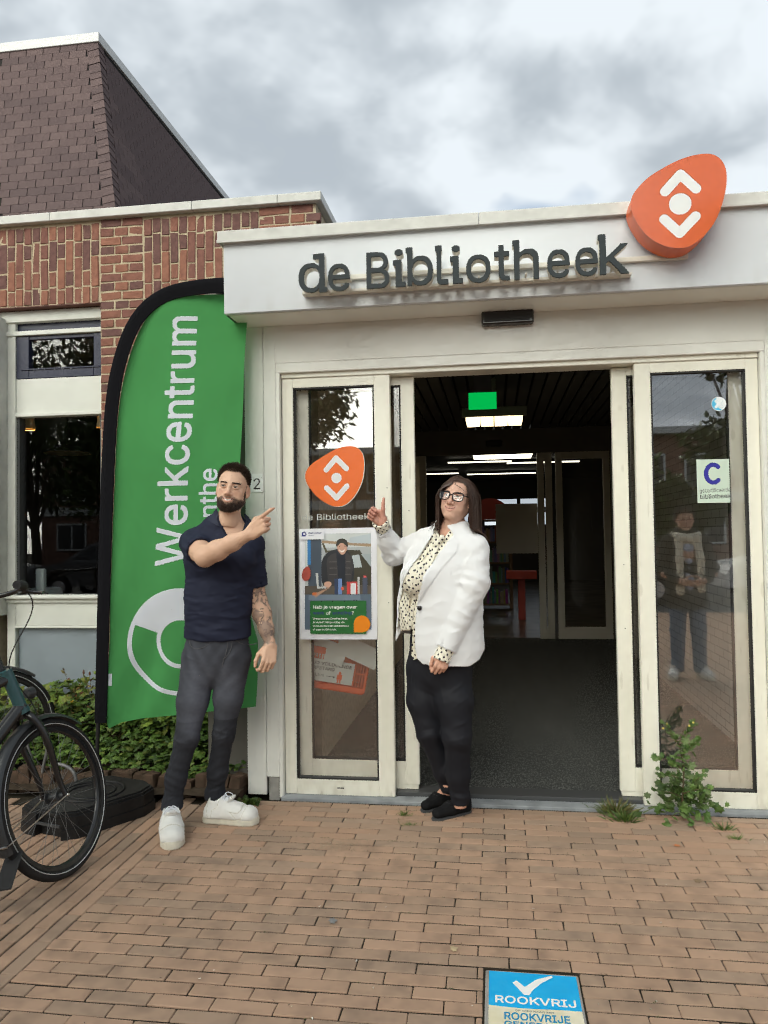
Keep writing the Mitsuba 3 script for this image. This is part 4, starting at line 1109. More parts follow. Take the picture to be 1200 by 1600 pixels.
# sleeve: flattened fabric pocket along the pole
slv = pole[(pole[:, 2] > 0.44)]
nn = len(slv)
tt = np.gradient(slv, axis=0)
tt /= np.linalg.norm(tt, axis=1, keepdims=True)
inn = np.cross(tt, V(0, -1, 0))
inn *= np.sign(inn[:, :1] + 1e-9) if False else 1
inn /= np.linalg.norm(inn, axis=1, keepdims=True)
if inn[5, 0] < 0:
    inn = -inn
wid = np.linspace(0.060, 0.075, nn)
prof = [(-0.35, 0.0), (-0.2, -0.012), (0.2, -0.013), (0.8, -0.004), (0.8, 0.004), (0.2, 0.013), (-0.2, 0.012)]
sv = np.stack([slv + inn * (a * wid)[:, None] + V(0, b, 0) for a, b in prof], 1)
kq = len(prof)
ii, jj = np.meshgrid(np.arange(nn - 1), np.arange(kq), indexing='ij')
q4 = np.stack([ii * kq + jj, ii * kq + (jj + 1) % kq, (ii + 1) * kq + (jj + 1) % kq, (ii + 1) * kq + jj], -1).reshape(-1, 4)
part(fl, 'sleeve', tm(sv.reshape(-1, 3), np.vstack([q4[:, :3], q4[:, [0, 2, 3]]])), mat('m_sleeve', (0.006, 0.006, 0.008), 0.95, 0.15), 60)
FZ0 = 0.44


def flag_y(x, z):
    """depth of the cloth at (x, z)"""
    u = (x + 2.13) / 0.75
    y0 = np.interp(z, slv[::1, 2][:40], slv[:40, 1])
    low = 1 - sstep(0.6, 1.6, z)
    return y0 + 0.012 + u * (0.10 + 0.10 * low) + 0.020 * np.sin(u * 5.1 + z * 0.9) * np.minimum(u * 2, 1) + 0.014 * np.sin(u * 13 - z * 1.7) * low * (0.3 + u) + 0.009 * np.sin(z * 8 + u * 4) * np.minimum(u * 3, 1) + 0.009 * low * np.sin((u * 1.2 - z * 0.9) * 14) * np.exp(-((u - 0.25) / 0.3) ** 2) + 0.016 * (meshkit.noise(np.stack([u * 7, z * 3.5, z * 0], -1), 3) - 0.5) * np.minimum(u * 4, 1)


xl = lambda z: np.interp(z, slv[:34, 2], slv[:34, 0] + 0.028)
outline = [tuple((slv + inn * (0.70 * wid)[:, None])[i, [0, 2]]) for i in range(nn)]
rt_pts = [(V(-1.3693, 4.1200, 2.8075)), (V(-1.3940, 4.1600, 1.9838)), (V(-1.4093, 4.1800, 1.4429)), (V(-1.3699, 4.2000, 1.1530)), (V(-1.3156, 4.2100, 0.8999)), (V(-1.3258, 4.2000, 0.6862)), (V(-1.3390, 4.1900, 0.5345))]
bt_pts = [V(-1.4779, 4.1500, 0.5338), V(-1.5709, 4.1000, 0.5187), V(-1.7357, 4.0500, 0.5060), V(-1.9303, 3.9900, 0.4955), V(-2.0449, 3.9600, 0.4762), V(-2.1065, 3.9500, 0.4462)]
fpoly = Polygon(outline + [(p_[0], p_[2]) for p_ in rt_pts] + [(p_[0], p_[2]) for p_ in bt_pts]).buffer(0)
fpoly = max(getattr(fpoly, 'geoms', [fpoly]), key=lambda g: g.area)


def cloth(poly, off, cell=0.02):
    """triangulated sheet of the flag cloth over polygon (x, z)"""
    x0, z0, x1, z1 = poly.bounds
    gx, gz = np.meshgrid(np.arange(x0, x1 + cell, cell), np.arange(z0, z1 + cell, cell))
    pts = np.stack([gx.ravel(), gz.ravel()], 1)
    pin = pts[shapely.contains(poly.buffer(-cell * 0.35), shapely.points(pts))]
    rings = []
    for g in getattr(poly, 'geoms', [poly]):
        for r_ in (g.exterior, *g.interiors):
            n_ = max(8, int(r_.length / (cell * 0.6)))
            rings.append(np.array([r_.interpolate(t).coords[0] for t in np.linspace(0, r_.length, n_, endpoint=False)]))
            rings.append(np.array(r_.coords)[:-1])
    from scipy.spatial import Delaunay
    P_ = np.unique(np.round(np.vstack([pin, *rings]), 5), axis=0)
    tri = Delaunay(P_).simplices
    cen = P_[tri].mean(1)
    tri = tri[shapely.contains(poly.buffer(1e-4), shapely.points(cen))]
    v = np.stack([P_[:, 0], flag_y(P_[:, 0], P_[:, 1]) + off, P_[:, 1]], 1)
    n_ = np.cross(v[tri[:, 1]] - v[tri[:, 0]], v[tri[:, 2]] - v[tri[:, 0]])
    tri[n_[:, 1] > 0] = tri[n_[:, 1] > 0][:, ::-1]
    return tm(v, tri)


scene['m_flag'] = {'type': 'principledthin', 'base_color': {'type': 'rgb', 'value': [0.098, 0.385, 0.125]}, 'roughness': 0.5, 'diff_trans': 0.75, 'spec_trans': 0.0, 'eta': 1.3}
scene['m_flag_white'] = {'type': 'principledthin', 'base_color': {'type': 'rgb', 'value': [0.80, 0.82, 0.92]}, 'roughness': 0.5, 'diff_trans': 0.5, 'spec_trans': 0.0, 'eta': 1.3}
part(fl, 'cloth', cloth(fpoly, 0), 'm_flag', True)


def flag_art(poly, name, label=None):
    part(fl, name, cloth(poly.intersection(fpoly.buffer(-0.004)), -0.0022, 0.012), 'm_flag_white', True, label=label)


def letter_poly(s_, bold=False):
    m = txt(s_, 1.0, 0.1, bold)
    return shapely.union_all([Polygon(m.vertices[f][:, :2]).buffer(1e-5) for f in m.faces[m.face_normals[:, 2] > 0.99]]).buffer(0.018)


# running upwards: text x -> +z, text y -> -x
a, b = V(-1.6885, 4.0300, 1.3253), V(-1.6425, 4.0500, 2.7302)
tp = letter_poly('Werkcentrum')
tw = tp.bounds[2]
kz = (b[2] - a[2]) / tw
xb0, xb1 = V(-1.6885, 4.0300, 1.3253)[0], V(-1.6388, 4.0500, 2.7300)[0]
kx = 0.172
tp = affinity.affine_transform(tp, [0, -kx, kz, 0, xb0, a[2]])
tp = affinity.skew(tp, xs=math.degrees(math.atan((xb1 - xb0) / (b[2] - a[2]))), origin=(xb0, a[2]))
for g in sorted(tp.geoms, key=lambda g: g.centroid.y):
    flag_art(g, 'lettering')
a2 = V(-1.5160, 4.1000, 1.3600)
tp2 = letter_poly('Drenthe')
b2 = V(-1.5118, 4.1200, 1.8642)
k2 = (b2[2] - a2[2]) / tp2.bounds[2]
tp2 = affinity.affine_transform(tp2, [0, -k2 * 0.96, k2, 0, a2[0], a2[2]])
for g in sorted(tp2.geoms, key=lambda g: g.centroid.y):
    flag_art(g, 'lettering')
rc = V(-1.7187, 4.0600, 0.9077)
r_out, r_in = 0.298, 0.122
px_x = 0.00328
ring = lambda r_, w: Point(rc[0], rc[2]).buffer(r_, quad_segs=24).difference(Point(rc[0], rc[2]).buffer(r_ - w, quad_segs=24))
sector = Polygon([(rc[0], rc[2])] + [(rc[0] + 0.6 * math.cos(t), rc[2] + 0.6 * math.sin(t)) for t in np.radians(np.linspace(20, 159, 16))])
emb = shapely.union_all([ring(r_out, 0.024), ring(r_in + 0.024, 0.024), sector.intersection(Point(rc[0], rc[2]).buffer(r_out).difference(Point(rc[0], rc[2]).buffer(r_in)))])
flag_art(emb, 'emblem', 'white ring emblem')
flag_art(sbox(*V(-2.1035, 3.9600, 0.6795)[[0, 2]], *V(-2.0847, 3.9600, 0.7457)[[0, 2]]), 'care_tag', 'small white care tag')
# flag base
fb_ = thing('flag_base', 'heavy black plastic water base carrying the green flag', 'flag base')
bc = V(-2.165, 3.875, 0)
t8 = np.linspace(0, 2 * np.pi, 40, endpoint=False)
oc8 = Polygon([(-0.13, -0.30), (0.09, -0.315), (0.17, -0.25), (0.265, 0.12), (0.24, 0.24), (0.13, 0.30), (-0.12, 0.30), (-0.25, 0.2), (-0.27, -0.10), (-0.2, -0.27)]).buffer(0.03, quad_segs=5).buffer(-0.03).buffer(-0.03).buffer(0.03)
oc8 = affinity.rotate(oc8, -16, origin=(0, 0))
notch = affinity.rotate(sbox(-0.06, -0.34, 0.11, -0.265), -16, origin=(0, 0))
lay_ = []
for z0, z1, off in ((0.0, 0.05, 0.0), (0.0501, 0.11, -0.006), (0.1101, 0.122, -0.016), (0.1221, 0.130, -0.030)):
    m = extrude(oc8.buffer(off).difference(notch if 0.04 < z1 < 0.12 else Polygon()), z1 - z0)
    m.apply_translation(bc + V(0, 0, z0))
    lay_.append(m)
part(fb_, 'tank', cat(lay_), 'm_black_plastic')
for r_ in (0.12, 0.165):
    part(fb_, 'rib', tm(tube([(bc[0] + r_ * math.cos(t), bc[1] + 0.02 + r_ * math.sin(t), 0.131) for t in np.linspace(0, 2 * np.pi, 32, endpoint=False)], 0.007, 6, closed=True).vertices, tube([(bc[0] + r_ * math.cos(t), bc[1] + r_ * math.sin(t), 0.131) for t in np.linspace(0, 2 * np.pi, 32, endpoint=False)], 0.007, 6, closed=True).faces), 'm_black_plastic', True)
nb = affinity.rotate(sbox(-0.055, -0.305, 0.105, -0.295), -16, origin=(0, 0))
m = extrude(nb, 0.012)
m.apply_translation(bc + V(0, 0, 0.062))
part(fb_, 'handle', m, 'm_dark_grey')

# ------------------------------------------------------------------ plants
prng = np.random.default_rng(21)


def leaf_template(lobes=5, n=1):
    ang = np.linspace(-2.4, 2.4, lobes * 2 + 1)
    rad = np.where(np.arange(lobes * 2 + 1) % 2, 0.5, 0.32) * np.r_[[0.9] * (lobes * 2 + 1)]
    pts = np.stack([0.5 + rad * np.cos(ang), rad * np.sin(ang), -0.05 + 0 * ang], 1)
    v = np.vstack([[0, 0, 0], [0.5, 0, 0.07], pts])
    f = [(1, 2 + i, 3 + i) for i in range(lobes * 2)] + [(1, 0, 2), (1, 2 + lobes * 2, 0)]
    return v, np.array(f)


OVAL = (V((0, 0, 0), (0.3, 0.2, -0.03), (0.7, 0.16, -0.05), (1, 0, -0.10), (0.7, -0.16, -0.05), (0.3, -0.2, -0.03), (0.5, 0, 0.03)), np.array([(6, 0, 1), (6, 1, 2), (6, 2, 3), (6, 3, 4), (6, 4, 5), (6, 5, 0)]))
LOBED = leaf_template()
BLADE = (V((0, 0.5, 0), (0, -0.5, 0), (0.5, 0.35, 0.0), (0.5, -0.35, 0.0), (1, 0, -0.12)), np.array([(0, 1, 3), (0, 3, 2), (2, 3, 4)]))


def leaves(P, D, N, size, tmpl, cols, jitter=0.25):
    """places leaf templates at P, pointing along D with upper side N; returns mesh and colours"""
    n = len(P)
    X = D / np.linalg.norm(D, axis=1, keepdims=True)
    Y = np.cross(N, X)
    Y /= np.linalg.norm(Y, axis=1, keepdims=True) + 1e-9
    Z = np.cross(X, Y)
    s = (np.broadcast_to(size, (n,)) * prng.uniform(0.7, 1.3, n))[:, None, None]
    tv, tf = tmpl
    v = P[:, None] + s * (tv[None, :, :1] * X[:, None] + tv[None, :, 1:2] * Y[:, None] + tv[None, :, 2:] * Z[:, None])
    k = len(tv)
    f = (np.arange(n) * k)[:, None, None] + tf[None]
    c = np.asarray(cols)[prng.integers(len(cols), size=n)] * prng.uniform(1 - jitter, 1 + jitter, (n, 1)) * (0.55 + 0.9 * meshkit.noise(P * 6.0, 2)[:, None])
    return tm(v.reshape(-1, 3), f.reshape(-1, 3)), np.repeat(c, k, 0)


GREENS = V((0.075, 0.135, 0.022), (0.055, 0.11, 0.018), (0.10, 0.165, 0.028), (0.045, 0.085, 0.016), (0.115, 0.15, 0.03))


def mound(n, x0, x1, y0, y1, hfun, size, tmpl, cols):
    x, y = prng.uniform(x0, x1, n), prng.uniform(y0, y1, n)
    h = hfun(x, y)
    t = prng.random(n) ** 0.45
    P = np.stack([x, y, 0.05 + h * t], 1)
    D = np.stack([prng.normal(0, 1, n), prng.normal(-0.7, 0.8, n), prng.normal(-0.25, 0.4, n)], 1)
    N = np.stack([prng.normal(0, 0.4, n), prng.normal(-0.45, 0.4, n), np.ones(n)], 1)
    return leaves(P, D, N, size, tmpl, cols)


hf = lambda x, y: 0.06 + 0.24 * sstep(4.33, 4.75, y) + 0.08 * meshkit.noise(np.stack([x * 3, y * 3, x * 0], -1), 4) + 0.05 * np.sin(x * 4)
m1, c1_ = mound(3500, -3.9, -1.46, 4.36, 4.98, hf, 0.055, LOBED, GREENS)
m2, c2_ = mound(900, -3.9, -1.46, 4.6, 4.98, lambda x, y: hf(x, y) + 0.12, 0.075, LOBED, GREENS * V(1.3, 1.15, 0.9))
one('ground_cover', cat(m1, m2), 'm_leaf', 'dense green leafy ground cover in the planting bed', 'ground cover', kind='stuff', color=np.vstack([c1_, c2_]))
REDS = V((0.13, 0.05, 0.025), (0.16, 0.10, 0.03), (0.09, 0.10, 0.03), (0.20, 0.16, 0.05), (0.07, 0.10, 0.025))


def wispy(x, y, h, n, label, yellow=0):
    k = thing('shrub', label, 'shrub')
    stems, LP, LD = [], [], []
    for i in range(n):
        a = prng.uniform(0, 2 * np.pi)
        r_ = prng.uniform(0.02, 0.16)
        hh = h * prng.uniform(0.6, 1.05)
        top = V(x + r_ * math.cos(a) * 1.6, y + r_ * math.sin(a) * 0.7, hh)
        pts = spline([V(x + 0.3 * r_ * math.cos(a), y + 0.3 * r_ * math.sin(a), 0.05), V(x + r_ * math.cos(a), y + 0.6 * r_ * math.sin(a), hh * 0.55), top], 7)
        stems.append(tube(pts, np.linspace(0.003, 0.0012, 7), 4))
        for q in np.linspace(0.25, 1, 22):
            p_ = pts[0] + 0
            idx = q * 6
            i0 = min(int(idx), 5)
            p_ = pts[i0] + (pts[i0 + 1] - pts[i0]) * (idx - i0)
            LP.append(p_)
            d_ = prng.normal(0, 1, 3)
            d_[2] = abs(d_[2]) * 0.7 + 0.2
            LD.append(d_)
    part(k, 'stems', cat(stems), mat('m_stem', (0.10, 0.07, 0.035), 0.8), kind='stuff')
    LP, LD = np.array(LP), np.array(LD)
    m, c = leaves(LP, LD, prng.normal(0, 1, LP.shape) + V(0, -0.4, 0.5), 0.030, OVAL, REDS if not yellow else np.vstack([REDS[2:], GREENS]))
    part(k, 'foliage', m, 'm_leaf', kind='stuff', color=c)
    return k


scene['m_stem'] = {}
mat('m_stem', (0.10, 0.07, 0.035), 0.8)
for x, y, h, n, lb_ in ((-2.42, 4.72, 0.72, 16, 'wispy reddish green shrub close to the flag pole in front of the panel'), (-2.60, 4.78, 0.62, 12, 'second wispy shrub left of the flag pole'), (-2.80, 4.74, 0.50, 12, 'low reddish shrub in the middle below the blue-grey panel'), (-3.02, 4.75, 0.50, 12, 'low reddish shrub behind the top of the near wheel'), (-3.25, 4.7, 0.45, 10, 'leftmost low shrub beside the far wheel')):
    wispy(x, y, h, n, lb_)
fl_ = thing('yellow_flower', 'single yellow flower in the bed below the blue-grey panel', 'flower')
fp = V(-2.7037, 4.6200, 0.4407)
part(fl_, 'stem', tube([(fp[0], fp[1], 0.1), fp], 0.0015, 4), 'm_stem')
mm, cc = leaves(np.tile(fp, (9, 1)), prng.normal(0, 1, (9, 3)) + V(0, -0.3, 0.3), prng.normal(0, 0.3, (9, 3)) + V(0, -1, 1), 0.018, OVAL, V((0.75, 0.48, 0.03), (0.65, 0.35, 0.03)))
part(fl_, 'petals', mm, 'm_leaf', kind='stuff', color=cc)

# tall weed by the right panel
wd_ = thing('tall_weed', 'tall branching weed with yellow buds growing against the right panel', 'weed')
base = V(0.9379, 4.1882, 0.0000)
stp = []
main = spline([base, V(0.9318, 4.1400, 0.2047), V(0.9306, 4.1500, 0.3153), V(0.9219, 4.1600, 0.3774), V(0.9384, 4.1700, 0.4406), V(0.9679, 4.1700, 0.4837)], 16)
br = [main, spline([V(0.9310, 4.1450, 0.2518), V(0.8981, 4.1200, 0.2907), V(0.8590, 4.1100, 0.3151), V(0.8072, 4.1000, 0.3295)], 8), spline([V(0.9219, 4.1600, 0.3774), V(0.8872, 4.1400, 0.4308), V(0.8570, 4.1400, 0.4822)], 8), spline([V(0.9316, 4.1400, 0.1982), V(0.8654, 4.0900, 0.2441), V(0.8077, 4.0800, 0.2582)], 8),
      spline([V(0.9317, 4.1300, 0.1691), V(0.9753, 4.1000, 0.2123), V(1.0164, 4.1000, 0.2519)], 8), spline([V(0.9257, 4.1200, 0.1464), V(0.9739, 4.0600, 0.1869), V(1.0204, 4.0500, 0.1980)], 8), spline([V(0.9310, 4.1500, 0.3315), V(0.9712, 4.1300, 0.3770), V(0.9968, 4.1300, 0.4035)], 8), spline([V(0.9250, 4.1600, 0.3775), V(0.9592, 4.1800, 0.4221), V(0.9955, 4.1800, 0.4819)], 8),
      spline([V(0.9249, 4.1200, 0.1142), V(0.8374, 4.0400, 0.1763), V(0.7722, 4.0200, 0.1871)], 8)]
part(wd_, 'stem', tube(main, np.linspace(0.0055, 0.0015, 16), 6), mat('m_weed_stem', (0.11, 0.075, 0.04), 0.7), 60)
for b_ in br[1:]:
    part(wd_, 'branch', tube(b_, np.linspace(0.003, 0.001, 8), 5), 'm_weed_stem', 60)
LP, LD, SZ = [], [], []
for b_ in br[1:]:
    for q in range(1, 8):
        for _ in range(3):
            LP.append(b_[q] + prng.normal(0, 0.004, 3))
            LD.append(b_[q] - b_[q - 1] + prng.normal(0, 0.012, 3))
            SZ.append(0.034)
for z in np.linspace(3, 13, 26):
    i0 = int(z)
    LP.append(main[i0] + (main[i0 + 1] - main[i0]) * (z - i0))
    LD.append(prng.normal(0, 1, 3) * V(1, 0.7, 0.3) + V(0, -0.4, 0.1))
    SZ.append(0.06)
for _ in range(150):
    a = prng.uniform(0, 2 * np.pi)
    r_ = abs(prng.normal(0, 0.085))
    LP.append(base + V(r_ * math.cos(a) * 1.15, -abs(r_ * math.sin(a)) * 0.7 + 0.03, 0.02 + prng.uniform(0, 0.20) * (1 - min(r_ / 0.26, 0.9))))
    LD.append(V(math.cos(a), -abs(math.sin(a)), prng.normal(0.25, 0.5)))
    SZ.append(0.05)
LP, LD, SZ = np.array(LP), np.array(LD), np.array(SZ)
mm, cc = leaves(LP, LD, prng.normal(0, 0.5, LP.shape) + V(0, -0.6, 0.9), SZ, LOBED, V((0.07, 0.125, 0.028), (0.055, 0.105, 0.024), (0.09, 0.15, 0.034), (0.105, 0.15, 0.05)))
part(wd_, 'leaves', mm, 'm_leaf', kind='stuff', color=cc)
for q in (V(0.8572, 4.1400, 0.4920), V(0.9957, 4.1800, 0.4917), V(0.8357, 4.1300, 0.4712), V(0.9740, 4.1700, 0.4773)):
    part(wd_, 'bud', tm(trimesh.creation.icosphere(1, 0.006).vertices + q, trimesh.creation.icosphere(1, 0.006).faces), mat('m_bud', (0.62, 0.50, 0.13), 0.6))


def tuft(px, w, h, n, label, cols, tmpl=BLADE, sz=0.012):
    k = thing('weed_tuft', label, 'weed')
    a = prng.uniform(0, 2 * np.pi, n)
    r_ = np.abs(prng.normal(0, w / 2, n))
    P = np.stack([px[0] + r_ * np.cos(a), px[1] + 0.5 * r_ * np.sin(a), prng.uniform(0, h * 0.3, n)], 1)
    D = np.stack([np.cos(a), np.sin(a) * 0.6, prng.uniform(0.3, 1.4, n)], 1)
    m, c = leaves(P, D, prng.normal(0, 1, (n, 3)) + V(0, -0.5, 0.3), h if tmpl is BLADE else sz, (tmpl[0] * (V(1, 0.12, 1) if tmpl is BLADE else 1), tmpl[1]), cols)
    put(k, m, 'm_leaf', color=c)


DRY = V((0.16, 0.15, 0.05), (0.12, 0.14, 0.035), (0.08, 0.12, 0.03), (0.20, 0.17, 0.075))
tuft(V(0.6017, 4.2083, 0.0000), 0.10, 0.07, 140, 'dry grassy tuft on the doorstep edge left of the tall weed', DRY)
tuft(V(0.6268, 4.1022, 0.0000), 0.07, 0.055, 90, 'low green tuft between the grassy tuft and the tall weed', GREENS)
tuft(V(-1.3690, 4.1414, 0.0000), 0.055, 0.05, 70, 'small green weed at the foot of the white column', GREENS, LOBED, 0.03)
tuft(V(1.0949, 4.0320, 0.0000), 0.05, 0.04, 40, 'tiny green weed right of the tall weed', GREENS)
tuft(V(1.1163, 3.9221, 0.0000), 0.05, 0.025, 40, 'flat strip of moss between pavers at the right edge', GREENS)
tuft(V(-1.5506, 4.6335, 0.0000), 0.06, 0.15, 40, 'long grass blades beside the bed edging behind the white shoes', DRY)
tuft(V(-1.6856, 4.3904, 0.0000), 0.10, 0.06, 60, 'dry yellowish grass at the bed edging', DRY)
tuft(V(-0.4981, 4.0663, 0.0000), 0.04, 0.03, 40, 'tiny moss tuft near the black loafers', GREENS)
tuft(V(-0.4566, 3.9361, 0.0000), 0.06, 0.02, 40, 'flat moss in a paving joint near the black loafers', GREENS)
for q, (px, r_) in enumerate([(V(0.8149, 3.8210, 0.0000), 30), (V(0.8031, 3.4423, 0.0000), 100), (V(-0.1560, 2.7902, 0.0000), 10), (V(-0.6224, 2.9328, 0.0000), 60)]):
    m, c = leaves(np.array([px + V(0, 0, 0.008)]), V((math.cos(r_), math.sin(r_), 0.1),), V((0.1, -0.3, 1),), 0.035, LOBED, [(V(0.36, 0.12, 0.04), V(0.32, 0.22, 0.13), V(0.42, 0.33, 0.2), V(0.2, 0.2, 0.2))[q]])
    one('fallen_leaf', m, 'm_leaf', ('orange fallen leaf below the tall weed', 'crumpled brown leaf right of the middle of the pavement', 'pale scrap on the pavement above the blue tile', 'grey scrap on the pavement left of the middle')[q], 'leaf', color=c)
# patch of spilled sand
sx0 = V(-0.7778, 3.6420, 0.0000)
P = np.stack([sx0[0] + prng.normal(0, 0.09, 500), sx0[1] + prng.normal(0, 0.045, 500), np.full(500, 0.006)], 1)
m, c = leaves(P, prng.normal(0, 1, (500, 3)) * V(1, 1, 0.1), np.tile(V(0, 0, 1), (500, 1)), 0.006, OVAL, V((0.36, 0.31, 0.22), (0.30, 0.25, 0.17), (0.25, 0.2, 0.14)))
one('spilled_sand', m, 'm_leaf', 'pale patch of spilled sand on the pavers', 'sand', kind='stuff', color=c)

# moss and grit in the paving joints
nm = 900
row_ = prng.integers(2, 46, nm)
mxx, myy = prng.uniform(-1.6, 1.9, nm), 1.06 + (row_ + 0.5) * (PW + 0.009)
keep = (prng.random(nm) < 0.25 + 0.75 * (meshkit.noise(np.stack([mxx * 2.2, myy * 2.2, mxx * 0], -1), 12) > 0.55)) & (myy < 4.2) & ~((mxx > -0.09) & (mxx < 0.28) & (myy < 2.70))
mxx, myy = mxx[keep], myy[keep]
P = np.repeat(np.stack([mxx, myy, mxx * 0 - 0.003], 1), 6, 0) + prng.normal(0, 1, (len(mxx) * 6, 3)) * V(0.012, 0.0018, 0.001)
m, c = leaves(P, prng.normal(0, 1, P.shape) + V(0, 0, 0.5), prng.normal(0, 1, P.shape) + V(0, 0, 1), 0.006, OVAL, V((0.06, 0.085, 0.02), (0.09, 0.10, 0.03), (0.07, 0.06, 0.03), (0.13, 0.11, 0.06)))
one('joint_moss', m, 'm_leaf', 'sparse moss and grit in the joints of the brick pavement', 'moss', kind='stuff', color=c)
P = np.stack([prng.uniform(-2.6, 1.9, 260), prng.uniform(2.1, 4.22, 260), np.full(260, 0.004)], 1)
m, c = leaves(P, prng.normal(0, 1, P.shape) * V(1, 1, 0.2), np.tile(V(0, 0, 1), (260, 1)) + prng.normal(0, 0.3, P.shape), prng.uniform(0.004, 0.011, 260), OVAL, V((0.5, 0.46, 0.38), (0.36, 0.29, 0.2), (0.2, 0.15, 0.1), (0.6, 0.58, 0.52), (0.10, 0.08, 0.06)))
one('scattered_litter', m, 'm_leaf', 'tiny scattered chips, petals and crumbs on the pavement', 'litter', kind='stuff', color=c)

# ------------------------------------------------------------------ people: shared builders
mat('m_skin', VC, 0.48, 0.35)
mat('m_eye', VC, 0.12, 0.5)
mat('m_hair', VC, 0.45, 0.5)
X_, Y_, Z_ = np.eye(3)
hrng = np.random.default_rng(5)


def head_sdf(fem=0.0, h=0.0024, smile=1.0):
    s = SDF((-0.10, -0.125, -0.20), (0.10, 0.135, 0.135), h)
    s.cone((0, -0.018, -0.05), (0, -0.040, -0.20), 0.050 - 0.004 * fem, 0.055, 0.03)
    s.cone((0, 0.012, -0.09), (0, -0.01, -0.17), 0.036, 0.042, 0.03)
    s.ell((0, -0.012, 0.032), (0.0765, 0.098, 0.087), k=0.03)
    s.ell((0, 0.020, -0.035), (0.062 + 0.003 * fem, 0.072, 0.086), k=0.03)
    for e in (-1, 1):
        s.cone((e * 0.050, -0.010, -0.062), (e * 0.017, 0.066, -0.100), 0.019, 0.015, 0.03)
        s.ell((e * 0.043, 0.054, -0.024), (0.021, 0.018, 0.017), k=0.022)
        s.ell((e * 0.040, 0.052, -0.058), (0.020, 0.020, 0.022), k=0.022)
        s.cone((e * 0.010, 0.086, 0.020), (e * 0.046, 0.066, 0.018), 0.0085, 0.007, 0.016)
    s.ell((0, 0.072, -0.103), (0.019 + 0.003 * (1 - fem), 0.016, 0.014), k=0.02)
    s.ell((0, 0.076, -0.070), (0.030, 0.014, 0.019), k=0.02)
    for e in (-1, 1):
        s.ell((e * 0.031, 0.094, 0.001), (0.018, 0.0145, 0.0125), k=0.014, op='s')
    s.cone((0, 0.086, 0.012), (0, 0.112, -0.036), 0.0075, 0.0105, 0.012)
    s.ell((0, 0.111, -0.037), (0.0105, 0.010, 0.009), k=0.008)
    for e in (-1, 1):
        s.ell((e * 0.0135, 0.098, -0.041), (0.0085, 0.010, 0.0075), k=0.007)
        s.ell((e * 0.0065, 0.105, -0.0475), (0.0035, 0.006, 0.003), k=0.003, op='s')
        s.ell((e * 0.031, 0.0775, 0.0), (0.0135, 0.0125, 0.0125), k=0.004)
        up = [V(e * 0.031 + dx, 0.0905 - 14 * dx * dx - 0.0012, 0.0062 - 26 * dx * dx) for dx in np.linspace(-0.0155, 0.0155, 6)]
        dn = [V(e * 0.031 + dx, 0.0895 - 14 * dx * dx - 0.0012, -0.0068 + 20 * dx * dx) for dx in np.linspace(-0.0155, 0.0155, 6)]
        s.chain(up, [0.0030] * 6, 0.003)
        s.chain(dn, [0.0024] * 6, 0.004)
        s.ell((e * 0.031, 0.094, -0.0002), (0.0128, 0.016, 0.0044 - 0.0004 * smile), k=0.002, op='s')
    w = 0.0255 + 0.004 * smile
    up = [V(x, 0.0945 - 14 * x * x + 0.0012 * math.cos(x * 300), -0.0645 + 10 * smile * x * x - 0.0012 * math.exp(-(x / 0.004) ** 2)) for x in np.linspace(-w, w, 9)]
    dn = [V(x, 0.0935 - 15 * x * x, -0.0775 + 0.002 * (1 - smile) + 19 * smile * x * x) for x in np.linspace(-w * 0.9, w * 0.9, 9)]
    s.chain(up, [0.0025, 0.0034, 0.004, 0.0044, 0.0044, 0.0044, 0.004, 0.0034, 0.0025], 0.004)
    s.chain(dn, [0.0025, 0.0034, 0.0042, 0.0047, 0.0049, 0.0047, 0.0042, 0.0034, 0.0025], 0.004)
    for e in (-1, 1):
        R = rotm((0, 0, 1), e * 22)
        s.ell((e * 0.080, -0.012, -0.008), (0.0075, 0.019, 0.031), R, k=0.006)
        s.ell((e * 0.0865, -0.009, -0.006), (0.005, 0.011, 0.020), R, k=0.004, op='s')
        s.ell((e * 0.079, -0.004, -0.034), (0.006, 0.009, 0.010), k=0.006)
    return s


def face_colors(v, skin, lips, flush, n_scale=1.0):
    x, y, z = v.T
    c = np.tile(np.asarray(skin, float), (len(v), 1))
    n = meshkit.fbm(v * 60, 3, 3)[:, None]
    c *= 0.93 + 0.14 * n

    def blend(m, col):
        c[:] = c * (1 - np.asarray(m, float)[:, None]) + np.asarray(col) * np.asarray(m, float)[:, None]
    g = lambda cx, cz, sx, sz: np.exp(-((np.abs(x) - cx) / sx) ** 2 - ((z - cz) / sz) ** 2) * (y > 0.02)
    blend(0.55 * g(0.040, -0.030, 0.020, 0.018), flush)
    blend(0.60 * g(0.0, -0.036, 0.014, 0.014) * (y > 0.09), flush)
    blend(0.45 * (np.abs(x) > 0.074), flush)
    blend(0.40 * g(0.031, 0.003, 0.018, 0.011), np.asarray(skin) * V(0.62, 0.5, 0.5))
    blend(0.75 * np.exp(-((np.abs(x) - 0.031) / 0.015) ** 2 - ((z - 0.0058 + 18 * (np.abs(x) - 0.031) ** 2) / 0.0022) ** 2) * (y > 0.06), (0.05, 0.03, 0.025))
    zu = -0.0645 + 10 * x * x
    zd = -0.0775 + 19 * x * x
    front = (y > 0.072) & (np.abs(x) < 0.0285)
    blend(np.exp(-((z - zu) / 0.0036) ** 2) * front * 0.7, lips)
    blend(np.exp(-((z - zd) / 0.0045) ** 2) * front * 0.7, lips)
    return c, blend, front, zu, zd


